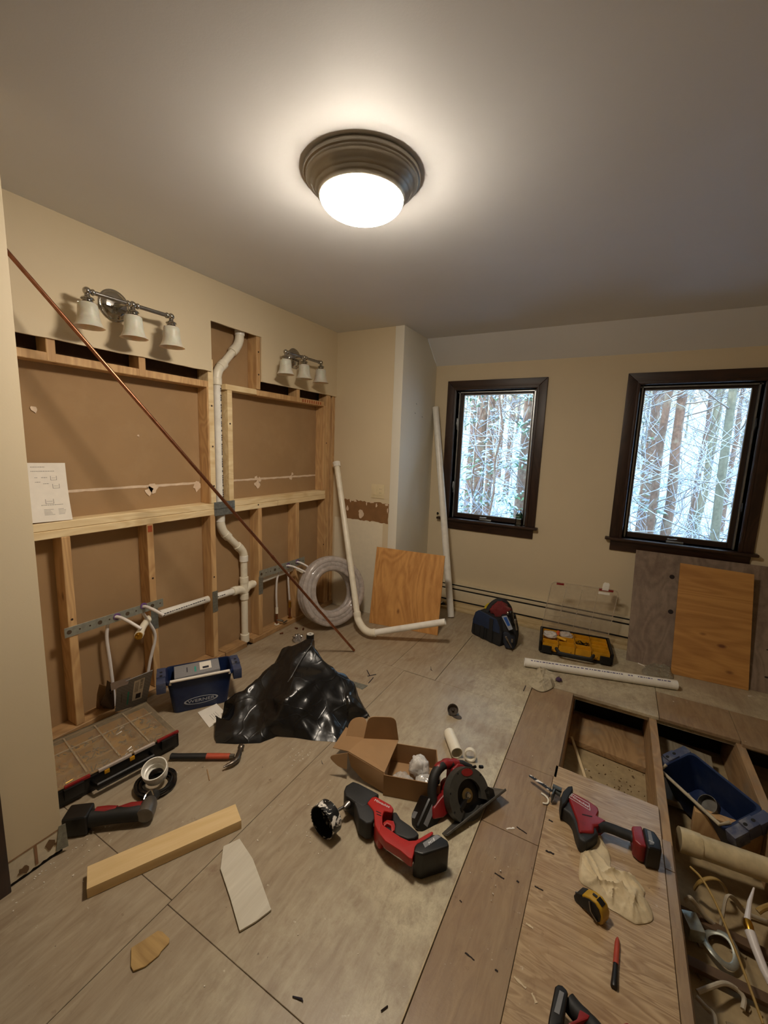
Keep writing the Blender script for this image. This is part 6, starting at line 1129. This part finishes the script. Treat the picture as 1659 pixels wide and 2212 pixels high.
cloth('clear_film', [V(p) for p in [(0.2845,3.3304,0),(0.3175,3.4098,0),(0.3651,3.4857,0),(0.4217,3.5149,0),(0.4557,3.4996,0),(0.4647,3.4472,0),(0.4686,3.3121,0),(0.4161,3.2916,0),(0.3527,3.2640,0),(0.2901,3.2642,0)]], 6, .05, cloudy('film_cloudy', 'a39a86', .55, .15), 'crumpled clear plastic film at the foot of the grey plywood', 'bag', amp=.02, fr=18)
t = thing('wood_stick', (.27, 3.4, 0), 'thin pale stick at the foot of the grey plywood', 'sliver'); m = M(); p_ = [(0.2622,3.4175,0.004),(0.3026,3.3916,0.004)]; m.tube([V(p_[0]), V(p_[1])], .004, 6); m.build('stick', 'paper', t)
t = thing('plaster_chip', (.9, 3.3, 0), 'small white chip on the floor near the right edge', 'chip'); c_ = V((0.8736,3.3257,0.003)); m = M(); m.obox(c_, (.02, .007, .005), Matrix.Rotation(.3, 3, 'Z')); m.build('chip', 'gypsum', t, .001)
# ---- reciprocating saw
t = thing('reciprocating_saw', (.08, 1.75, 0), 'red and black reciprocating saw with a long blade lying beside the floor opening', 'power tool')
ZF = -.004
def rl(name, pts, z0, z1, mat, bev=.006, seg=3, **k): return lie(name, pts, z0 + ZF, z1 + ZF, mat, t, bev, seg, **k)
rl('red_body', [(-0.04444,1.7738,0.062),(-0.02958,1.8118,0.062),(0.03167,1.8006,0.062),(0.06794,1.7843,0.062),(0.07233,1.7629,0.062),(0.06665,1.7361,0.062),(0.1006,1.7313,0.062),(0.0786,1.6932,0.062),(0.05943,1.6767,0.062),(0.06109,1.6442,0.062),(0.0101,1.6180,0.062),(-0.0008922,1.6695,0.062)], .006, .066, 'red_plastic', .010)
rl('lower_boot', [(-0.06903,1.7710,0.05),(-0.04009,1.7973,0.05),(-0.01497,1.7647,0.05),(0.00412,1.7070,0.05),(0.01446,1.6631,0.05),(0.02713,1.6277,0.05),(0.05143,1.6058,0.05),(0.03304,1.5902,0.05),(0.01304,1.5961,0.05),(0.0006106,1.6258,0.05),(-0.01406,1.6756,0.05),(-0.03057,1.7014,0.05),(-0.06413,1.7128,0.05)], .0, .056, 'dark_grey_rubber', .010)
rl('boot_collar', [(-0.07261,1.7474,0.058),(-0.06647,1.7913,0.058),(-0.05171,1.8301,0.058),(-0.03434,1.8468,0.058),(-0.02992,1.8196,0.058),(-0.03906,1.7792,0.058),(-0.04852,1.7289,0.058),(-0.06319,1.6983,0.058)], .0, .072, 'black_rubber', .010)
rl('rear_body', [(0.008688,1.6441,0.055),(0.06273,1.6916,0.055),(0.07751,1.6574,0.055),(0.05674,1.6171,0.055),(0.03898,1.5905,0.055),(0.01666,1.6065,0.055)], .002, .058, 'black_rubber', .012)
rl('red_flash', [(0.0159,1.6481,0.03),(0.0436,1.6601,0.03),(0.04528,1.6331,0.03),(0.03335,1.6144,0.03),(0.01605,1.6246,0.03)], .004, .040, 'red_plastic', .006)
P2 = [V(p) for p in [(0.07041,1.6942,0.044),(0.09302,1.7128,0.044),(0.1259,1.7182,0.044),(0.1584,1.7188,0.044),(0.1839,1.7202,0.044),(0.1996,1.7158,0.044)]]; m = M(); m.tube(spline(P2, 4), [.020] * 21, 18, flat=.85); m.build('rear_grip', 'black_rubber', t)
rl('battery_mount', [(0.1857,1.7433,0.075),(0.2196,1.7639,0.075),(0.2284,1.7081,0.075),(0.2342,1.6672,0.075),(0.2131,1.6631,0.075),(0.1922,1.6771,0.075)], .006, .076, 'red_plastic', .008)
rl('battery', [(0.2207,1.7472,0.088),(0.2608,1.7455,0.088),(0.2769,1.7141,0.088),(0.2793,1.6634,0.088),(0.253,1.6603,0.088),(0.2334,1.6506,0.088),(0.2263,1.6924,0.088)], .002, .088, 'black_plastic', .010); rl('battery_label', [(0.2356,1.7344,0.0885),(0.2465,1.7363,0.0885),(0.2539,1.6775,0.0885),(0.2402,1.6692,0.0885)], .087, .0888, 'label_grey', 0)
text('M18', (0.2457,1.6808,0.089), cols(V((0.2623,1.7555,0.08)) - V((0.222,1.7572,0.08)), V((0.2371,1.7449,0.08)) - V((0.2416,1.6794,0.08)), (0, 0, 1)), .010, MATS['white_ink'], t)
fr4 = [V(p) for p in [(-0.04241,1.7715,0.0625),(-0.03205,1.7980,0.0625),(0.03469,1.7797,0.0625),(0.04027,1.7454,0.0625)]]; m = M()
for i in range(4): m.tube([fr4[i], fr4[(i + 1) % 4]], .0012, 5)
m.build('white_outline', 'white_ink', t); m = M(); s4 = [V(p) for p in [(0.01306,1.7109,0.0622),(0.05033,1.7207,0.0622),(0.049,1.7138,0.0622),(0.01421,1.7049,0.0622)]]; m.add(s4, [(0, 1, 2, 3)]); m.build('vent_slot', 'black_gap', t, smooth=0)
cA = (fr4[0] + fr4[3]) / 2; text('Milwaukee', (fr4[0] + fr4[1] + fr4[2] + fr4[3]) / 4, cols(fr4[3] - fr4[0], V((-(fr4[3] - fr4[0]).y, (fr4[3] - fr4[0]).x, 0)), (0, 0, 1)), .017, MATS['white_ink'], t)
m = M(); P3 = [V(p) for p in [(-0.1104,1.8200,0.038),(-0.07487,1.8147,0.038)]]; m.tube([P3[0] + up * .01, P3[1] + up * .01], .010, 8, flat=.6); m.tube([P3[0] - up * .005, P3[1] - up * .01], .013, 10); m.build('shoe_arm', plain('grey_cast', '5d6466', .45, .6), t)
sh0 = V((-0.1052,1.7983,0.034)); d_ = (P3[1] - P3[0]).normalized(); sd_ = V((-d_.y, d_.x, 0)); m = M(); m.prism([sh0 + sd_ * .030 + up * .015, sh0 + sd_ * .028 + up * -.022, sh0 - sd_ * .028 + up * -.030, sh0 - sd_ * .026 + up * .012], d_ * .006); m.build('shoe', 'grey_cast', t, .002)
bl0, bl1 = V((-0.1098,1.8031,0.035)), V((-0.2115,1.8457,0.03)); db_ = (bl1 - bl0).normalized(); sb = V((-db_.y, db_.x, 0)); m = M(); m.prism([bl0 - sb * .009, bl0 + sb * .009, bl1 + sb * .005, bl1 + db_ * .006 - sb * .002, bl1 - sb * .009], (0, 0, .0015)); m.build('blade', 'worn_saw', t)
t = thing('curled_shaving', (-.13, 1.82, 0), 'curled white plastic shaving by the tip of the reciprocating saw', 'shaving'); m = M(); m.tube(spline([V(p) for p in [(-0.1527,1.8070,0.002),(-0.1339,1.8006,0.002),(-0.1195,1.7829,0.002),(-0.1222,1.7611,0.002),(-0.1385,1.7540,0.002)]], 5), .004, 7, flat=.4); m.build('curl', 'pvc', t)
# ---- canvas cloth, tape measure, marker, bottom drill
cloth('canvas_glove', [V(p) for p in [(0.04753,1.6680,-0.004),(0.07885,1.7165,-0.004),(0.1007,1.6823,-0.004),(0.1219,1.6364,-0.004),(0.1241,1.5888,-0.004),(0.1512,1.5925,-0.004),(0.1837,1.5966,-0.004),(0.215,1.5762,-0.004),(0.2296,1.5532,-0.004),(0.2263,1.5233,-0.004),(0.2406,1.5102,-0.004),(0.2485,1.4605,-0.004),(0.2061,1.4204,-0.004),(0.1815,1.4181,-0.004),(0.1479,1.4233,-0.004),(0.1199,1.4274,-0.004),(0.0763,1.4613,-0.004),(0.03889,1.4676,-0.004),(0.02536,1.4891,-0.004),(0.02336,1.5441,-0.004),(0.02634,1.6023,-0.004)]], 12, .022, 'canvas_cloth', 'crumpled cream canvas cloth below the reciprocating saw', 'cloth', K=18, amp=.032, fr=11, zb=-.004)
t = thing('tape_measure', (.07, 1.37, 0), 'yellow and black tape measure standing at the near end of the canvas cloth', 'tape measure')
T0 = V((0.03818,1.3961,0)); T0 = V((T0.x, T0.y, -.003)); cA_, cB_ = V((0.05791,1.3677,0.055)), V((0.08374,1.4139,0.055)); 
ta = (V((0.1151,1.3735,0.055)) - V((0.08593,1.3189,0.055))); ta.z = 0; ta = ta.normalized(); tf = V((-ta.y, ta.x, 0)); tc = V((0.07343,1.3869,0.03)); tc.z = -.003
TP = lambda a, f, z: tc + ta * a + tf * f + up * z
prof = [(-.040, .002), (.030, .002), (.042, .012), (.040, .032), (.024, .050), (.004, .062), (-.018, .066), (-.036, .056), (-.046, .036), (-.046, .012)]
m = M(); m.prism([TP(-.019, f, z) for f, z in prof], ta * .038); m.build('case', plain('tape_yellow', 'b48c1e', .4, dirt='5f4d1e', dirt_amt=.4), t, .005, 3)
m = M(); m.prism([TP(-.0215, f * .82, .006 + z * .82) for f, z in prof], ta * .003); m.prism([TP(.0185, f * .82, .006 + z * .82) for f, z in prof], ta * .003); m.build('side_panel', 'black_rubber', t, .001)
m = M(); m.prism([TP(-.020, f, z) for f, z in ((.020, .0), (.050, .0), (.056, .014), (.047, .034), (.030, .046), (.022, .040))], ta * .040); m.build('nose', 'black_rubber', t, .004)
m = M(); m.prism([TP(-.010, -.014, .0655), TP(.010, -.014, .0655), TP(.010, -.034, .0585), TP(-.010, -.034, .0585)], up * .002); m.build('label_panel', 'black_plastic', t, .0005); m = M(); m.prism([TP(-.004, .004, .0645), TP(.004, .004, .0645), TP(.004, -.010, .067), TP(-.004, -.010, .067)], up * .0012); m.build('label_mark', 'black_plastic', t)
m = M(); m.box(tuple(TP(-.006, .058, .006)), tuple(TP(-.006, .058, .006) + V((.012, .004, .012)))); m.build('hook', 'steel', t)
m = M(); m.tube([TP(-.024, .0, .055), TP(-.028, -.01, .03), TP(-.024, -.03, .01)], .003, 6); m.build('belt_clip', 'steel', t)
t = thing('utility_marker', (.145, 1.27, 0), 'red carpenter pencil-like marker with black end lying on the plywood', 'marker'); a_, b_ = V((0.1482,1.3395,0.003)), V((0.1403,1.1904,0.003)); m = M(); m.tube([a_, a_.lerp(b_, .05), a_.lerp(b_, .15), a_.lerp(b_, .56)], [.002, .0055, .0075, .0078], 14); m.build('red_barrel', plain('marker_red', 'a3402c', .45), t); m = M(); m.tube([a_.lerp(b_, .55), a_.lerp(b_, .7), a_.lerp(b_, .86), a_.lerp(b_, .98), b_], [.0072, .0078, .0090, .0095, .008], 14); m.build('black_cap', 'black_plastic', t)
t = thing('cordless_drill', (.02, 1.10, 0), 'dark cordless tool cut off by the bottom edge, battery pointing up', 'power tool')
lie('battery', [(-0.005245,1.0518,0.08),(0.001296,1.0626,0.08),(0.0115,1.0652,0.08),(0.02493,1.0611,0.08),(0.02736,1.0541,0.08),(0.02456,1.0088,0.08),(0.02311,0.9775,0.08),(-0.01025,0.9579,0.08),(-0.009976,0.9792,0.08)], -.002, .08, 'black_plastic', t, .008, 3); lie('battery_label', [(0.006481,1.0478,0.081),(0.01768,1.0477,0.081),(0.01203,0.9945,0.081),(-0.000317,0.9935,0.081)], .0795, .0812, 'label_grey', t, 0)
P5 = [V(p) for p in [(0.03096,1.0601,0.045),(0.05414,1.0478,0.045),(0.07939,1.0407,0.045),(0.09581,1.0352,0.045),(0.1121,1.0240,0.045)]]; m = M(); m.tube(spline(P5, 4), [.022] * 8 + [.021] * 9, 16); m.build('grip', 'black_rubber', t)
lie('red_band', [(0.05726,1.0429,0.068),(0.08179,1.0432,0.068),(0.07757,1.0330,0.068),(0.04168,0.9967,0.068),(0.0319,0.9969,0.068),(0.05271,1.0183,0.068)], .02, .068, 'red_plastic', t, .006); lie('motor_body', [(0.149,1.0645,0.07),(0.163,1.0789,0.07),(0.183,1.0815,0.07),(0.2009,1.0742,0.07),(0.1851,1.0432,0.07),(0.1253,1.0081,0.07)], .0, .07, 'red_plastic', t, .012, 3)
# chips, staples and nail holes in the plywood
for i, (x, y, lab, mt) in enumerate((((350), (215), '', ''),)): pass
plain('splinter_pale', 'cdbb9c', .8)
for (a, b, lab, mt, r) in (((845,210), (872,225), 'dark torn nail hole nearest the reciprocating saw', 'deep_brown', .004), ((825,408), (880,430), 'torn nail hole left of the canvas cloth top', 'deep_brown', .003), ((755,635), (810,665), 'torn knot left of the tape measure', 'deep_brown', .006), ((700,875), (745,905), 'pale torn chip left and below the tape measure', 'splinter_pale', .005), ((622,1215), (700,1290), 'long splinter beside the bottom tool', 'splinter_pale', .003), ((735,1320), (765,1385), 'staple bent in the plywood beside the bottom tool', 'splinter_pale', .004), ((575,270), (625,262), 'white splintered chip right of the circular saw', 'paper', .004), ((640,255), (705,300), 'dark torn staple right of the circular saw', 'deep_brown', .003), ((500,550), (560,590), 'dark scuff in the plywood below the circular saw', 'deep_brown', .004), ((640,600), (655,612), 'small dark nail hole in the plywood left of the tape measure', 'deep_brown', .004)):
    P_ = V((-0.6411,1.5531,-0.004)); 
    pass
def frpt(x, y): return None
marks = [[(-0.1036,1.6842,-0.0035),(-0.08693,1.6815,-0.0035)], [(-0.09339,1.5334,-0.0035),(-0.06305,1.5358,-0.0035)], [(-0.1057,1.3737,-0.0035),(-0.07713,1.3726,-0.0035)], [(-0.1085,1.2362,-0.0035),(-0.08644,1.2339,-0.0035)], [(-0.1117,1.0752,-0.0035),(-0.07595,1.0656,-0.0035)], [(-0.0606,1.0627,-0.0035),(-0.04533,1.0465,-0.0035)], [(-0.2437,1.5488,-0.0035),(-0.2179,1.5710,-0.0035)], [(-0.2108,1.5811,-0.0035),(-0.1692,1.5699,-0.0035)], [(-0.2382,1.3480,-0.0035),(-0.2037,1.3430,-0.0035)], [(-0.1642,1.3604,-0.0035),(-0.1556,1.3580,-0.0035)], [(-0.2522,1.0601,-0.0035),(-0.2219,1.0554,-0.0035)], [(-0.3161,1.1941,-0.0035),(-0.3081,1.1915,-0.0035)], [(-0.1637,1.0636,-0.0035),(-0.1548,1.0645,-0.0035)]]
kinds_m = ['deep_brown', 'deep_brown', 'deep_brown', 'splinter_pale', 'splinter_pale', 'splinter_pale', 'paper', 'deep_brown', 'deep_brown', 'deep_brown', 'deep_brown', 'deep_brown', 'deep_brown']
rr = random.Random(17)
for P_, mt in zip(marks, kinds_m):
    a, b = V(P_[0]), V(P_[1]); d = b - a; s_1 = V((-d.y, d.x, 0)).normalized() * rr.uniform(.0025, .005); k = 6; pts = [a + d * (i / k) + s_1 * rr.uniform(.3, 1) for i in range(k + 1)] + [a + d * (i / k) - s_1 * rr.uniform(.3, 1) for i in range(k, -1, -1)]
    m = M(); m.prism(pts, (0, 0, .0012)); m.build('splinter', mt, floor, 0, smooth=0)
# ---- inside the joist bays
t = thing('pine_strip', (.02, 2.3, -.25), 'thin pale stick leaning in the first joist bay', 'wood'); m = M(); a, b = V((-.085, 2.60, -.205)), V((.10, 2.06, -.25)); m.obox((a + b) / 2, ((b - a).length, .014, .010), cols(b - a, V((0, 0, 1)).cross(b - a), (b - a).cross(V((0, 0, 1)).cross(b - a)))); m.build('strip', 'rail_wood', t, .001)
for i, (x, y, s) in enumerate(((.03, 2.32, .014), (.055, 2.2, .006), (.01, 2.42, .006), (.16, 2.1, .005), (.0, 2.15, .008))):
    t = thing('plaster_chunk', (x, y, -.256), 'small white chunk of plaster on the bottom of the first joist bay', 'debris', 'plaster chunks in the first bay'); m = M(); m.obox((x, y, -.256 + s * .6), (s * 1.4, s * 1.1, s * 1.2), Matrix.Rotation(i, 3, 'Z')); m.build('chunk', 'gypsum', t, .002)
m = M(); rr = random.Random(31)
for i in range(60): x, y = rr.gauss(.16, .08), rr.gauss(2.35, .12); q = rr.uniform(.002, .006); m.obox((max(-.09, min(.29, x)), max(2.05, min(2.55, y)), -.254), (q * 2, q, .003), Matrix.Rotation(rr.uniform(0, 3), 3, 'Z'))
m.build('wood_debris', plain('debris_brown', '6b5234', .9), None, kind='stuff', label='brown crumbs and shavings on the bottom of the first joist bay', cat='debris')
# second blue bucket, tipped in the second bay
fa_, fb_ = V((0.3615,2.5292,-0.03)), V((0.659,2.1688,-0.02));
bf = (fb_ - fa_); bf.z = 0; bf = bf.normalized(); bs_ = V((-bf.y, bf.x, 0)); bu = (up * .93 + bs_ * -.36).normalized(); bv = bu.cross(bf).normalized()
Mt = Matrix((bf, bv, bu)).transposed().to_4x4(); Mt.translation = V((0.51,2.2899,-0.03)) - bu * .185 + V((.0, .0, 0))
t, P, Mx = crate(Mt.translation, bf, bv, .19, .34, .19, 'blue plastic ladder bucket tipped into the open floor bay at the right', tilt=Mt)
m = M(); m.tube([P(-.165, -.06, .195), P(-.155, -.102, .194), P(.155, -.102, .194), P(.165, -.06, .195)], .0075, 10); m.build('bail_handle', 'rag_cloth', t, label='pale tubular bail handle')
t = thing('hole_saw', P(.0, .0, .12), 'rusty hole saw lying inside the tipped blue bucket', 'tool'); m = M(); m.lathe([(.001, 0), (.038, 0), (.040, .004), (.040, .035), (.038, .035), (.037, .005), (.001, .004)], 28, Mx @ Matrix.Translation((.04, -.03, .125)) @ Matrix.Rotation(.5, 4, 'X')); m.build('cup', 'worn_steel', t)
t = thing('bay_pipe', (.85, 1.8, -.1), 'thick cream plastic drain pipe crossing the open joist bays at the right', 'pipe'); pp0 = V((0.3792,1.9783,-0.095)); pp1 = V((0.6756,2.0113,-0.105)); dd_ = (pp1 - pp0).normalized(); m = M(); m.tube([pp0, pp0 + dd_ * 1.1], .043, 28); m.build('pipe', plain('old_pvc', 'c9b993', .45, dirt='8d7b58', dirt_amt=.4), t)
m = M(); m.tube([pp0 - dd_ * .0, pp0 + dd_ * .03, pp0 + dd_ * .075], [.047, .047, .046], 28); m.build('coupling', 'old_pvc', t)
def wire(name, pts, r, mt, lab, cat='wire', n_=6, fl=1.0): 
    P_ = [V(p) for p in pts]; t_ = thing(name, P_[0], lab, cat); m = M(); m.tube(spline(P_, n_), r, 9, flat=fl); m.build('strand', mt, t_); return t_
plain('yellow_wire', '9c7f42', .5); plain('old_white', 'b8ad97', .6, dirt='6d604c')
wire('straw_reed', [(0.3959,1.8139,-0.06),(0.4287,1.7782,-0.06),(0.4599,1.7099,-0.07),(0.4887,1.6123,-0.09),(0.5153,1.5366,-0.12),(0.5408,1.4436,-0.15)], .004, 'yellow_wire', 'long thin straw-coloured lath curving down through the near bay')
wire('yellow_cable', [(0.4343,1.8769,-0.2),(0.439,1.8499,-0.14),(0.4658,1.8636,-0.12),(0.4949,1.8768,-0.12),(0.5258,1.9063,-0.16),(0.5547,1.9423,-0.22),(0.6008,1.9341,-0.24)], .009, 'yellow_wire', 'yellow cable arching over at the top of the near bay', fl=.5)
wire('white_cable', [(0.5077,1.7964,-0.24),(0.5112,1.8051,-0.2),(0.5177,1.8299,-0.15),(0.5292,1.8456,-0.14),(0.5599,1.8830,-0.18),(0.602,1.9016,-0.23),(0.6713,1.9129,-0.24)], .009, 'old_white', 'whitish cable bent sharply in the near bay, left of the white tube', fl=.6)
P_ = [V(p) for p in [(0.6136,1.9100,-0.12),(0.5891,1.8463,-0.13),(0.5684,1.7713,-0.14),(0.5712,1.7390,-0.15),(0.5782,1.6975,-0.16),(0.5931,1.6496,-0.18),(0.6074,1.6212,-0.19)]]; t = thing('supply_tube', P_[3], 'grey-white water tube with brass coupling standing in the near bay', 'tube'); m = M(); m.tube(P_[:3], [.003, .007, .010], 10); m.build('upper_tube', 'pex', t); m = M(); m.tube(P_[3:], [.016, .014, .013, .013], 14); m.build('lower_tube', 'pex', t); m = M(); m.tube([P_[2], P_[2].lerp(P_[3], .5), P_[3]], [.012, .015, .013], 12); m.build('brass_coupling', 'brass', t)
wire('dark_cable', [(0.3846,1.7503,-0.15),(0.3954,1.7480,-0.13),(0.4213,1.7617,-0.16),(0.4565,1.7686,-0.2),(0.5105,1.7869,-0.24),(0.5491,1.7779,-0.245),(0.6357,1.7543,-0.245)], .008, 'old_white', 'grey cable looping out from under the plywood edge in the near bay')
wire('low_cable', [(0.3936,1.4794,-0.2),(0.4288,1.5070,-0.19),(0.4721,1.5516,-0.2),(0.5086,1.5736,-0.22),(0.5305,1.5654,-0.23),(0.5236,1.5354,-0.24)], .007, 'old_white', 'pale cable curving across the bottom of the near bay')
wire('lower_cable', [(0.389,1.4628,-0.2),(0.4115,1.4462,-0.2),(0.4293,1.4357,-0.2),(0.429,1.4026,-0.2)], .007, 'old_white', 'pale cable dropping at the bottom edge of the near bay')
wire('short_cable', [(0.6141,1.8409,-0.15),(0.6274,1.8513,-0.14),(0.6557,1.8798,-0.14)], .010, 'yellow_wire', 'short yellowish cable at the right edge of the near bay')
for i, (a, b, w_, z, mt, lab) in enumerate((((370, 1060), (1280, 1560), .045, -.235, 'joist_wood', 'upper slanting wooden lath in the near bay'), ((440, 1560), (1300, 2010), .05, -.235, 'joist_wood', 'lower slanting wooden lath in the near bay'))): pass
for (P_, w_, lab) in (([(0.3702,1.7745,-0.225),(0.6978,1.7498,-0.225)], .035, 'upper slanting wooden lath in the near bay'), ([(0.3803,1.5870,-0.225),(0.6564,1.5924,-0.225)], .035, 'lower slanting wooden lath in the near bay')):
    a, b = V(P_[0]), V(P_[1]); a.x = max(a.x, .345); d = (b - a).normalized(); t = thing('wood_lath', (a + b) / 2, lab, 'wood'); m = M(); m.obox((a + b) / 2, ((b - a).length, w_, .018), cols(d, V((-d.y, d.x, 0)), (0, 0, 1))); m.build('lath', plain('dark_lath', '5c4630', .8), t, .002)
t = thing('grey_box', (0.4051,1.7080,-0.2), 'small grey electrical box under the plywood edge in the near bay', 'box'); c_ = V((0.4062,1.7050,-0.2)); m = M(); m.obox(c_, (.05, .07, .05), Matrix.Rotation(.3, 3, 'Z')); m.build('case', 'galv_dull', t, .004)
m = M(); rr = random.Random(41)
for i in range(200):
    x, y = rr.uniform(.36, 1.3), rr.uniform(.75, 1.75); q = rr.uniform(.004, .014); m.obox((x, y, -.252), (q * 2, q, .005), Matrix.Rotation(rr.uniform(0, 3), 3, 'Z'))
m.build('bay_rubble', plain('rubble', '9c8b6d', .9, var=.3), None, kind='stuff', label='broken plaster and shavings on the bottom of the near bay', cat='debris')
c_ = V((0.4888,1.6950,-0.23)); t = thing('coiled_strap', c_, 'loop of dull metal strap lying in the middle of the near bay', 'strap'); m = M(); m.tube([c_ + V((.045 * math.cos(a), .055 * math.sin(a), .01 + .01 * math.sin(2 * a))) for a in (2 * PI * k / 28 for k in range(28))], .011, 8, closed=True, flat=.4); m.build('loop', 'galv_dull', t)

t = thing('plug_adapter', (-1.30, 3.5, 0), 'small black plug adapter with a white strip on the floor behind the tall white pipe', 'adapter'); c_ = V((-1.3496,3.6565,0.02)); m = M(); m.obox(c_, (.05, .045, .036), Matrix.Rotation(.5, 3, 'Z')); m.build('case', 'black_plastic', t, .005); m = M(); m.obox(c_ + V((-.004, -.010, .02)), (.008, .05, .01), Matrix.Rotation(.9, 3, 'Y')); m.build('white_strip', 'pvc_white', t, .001)
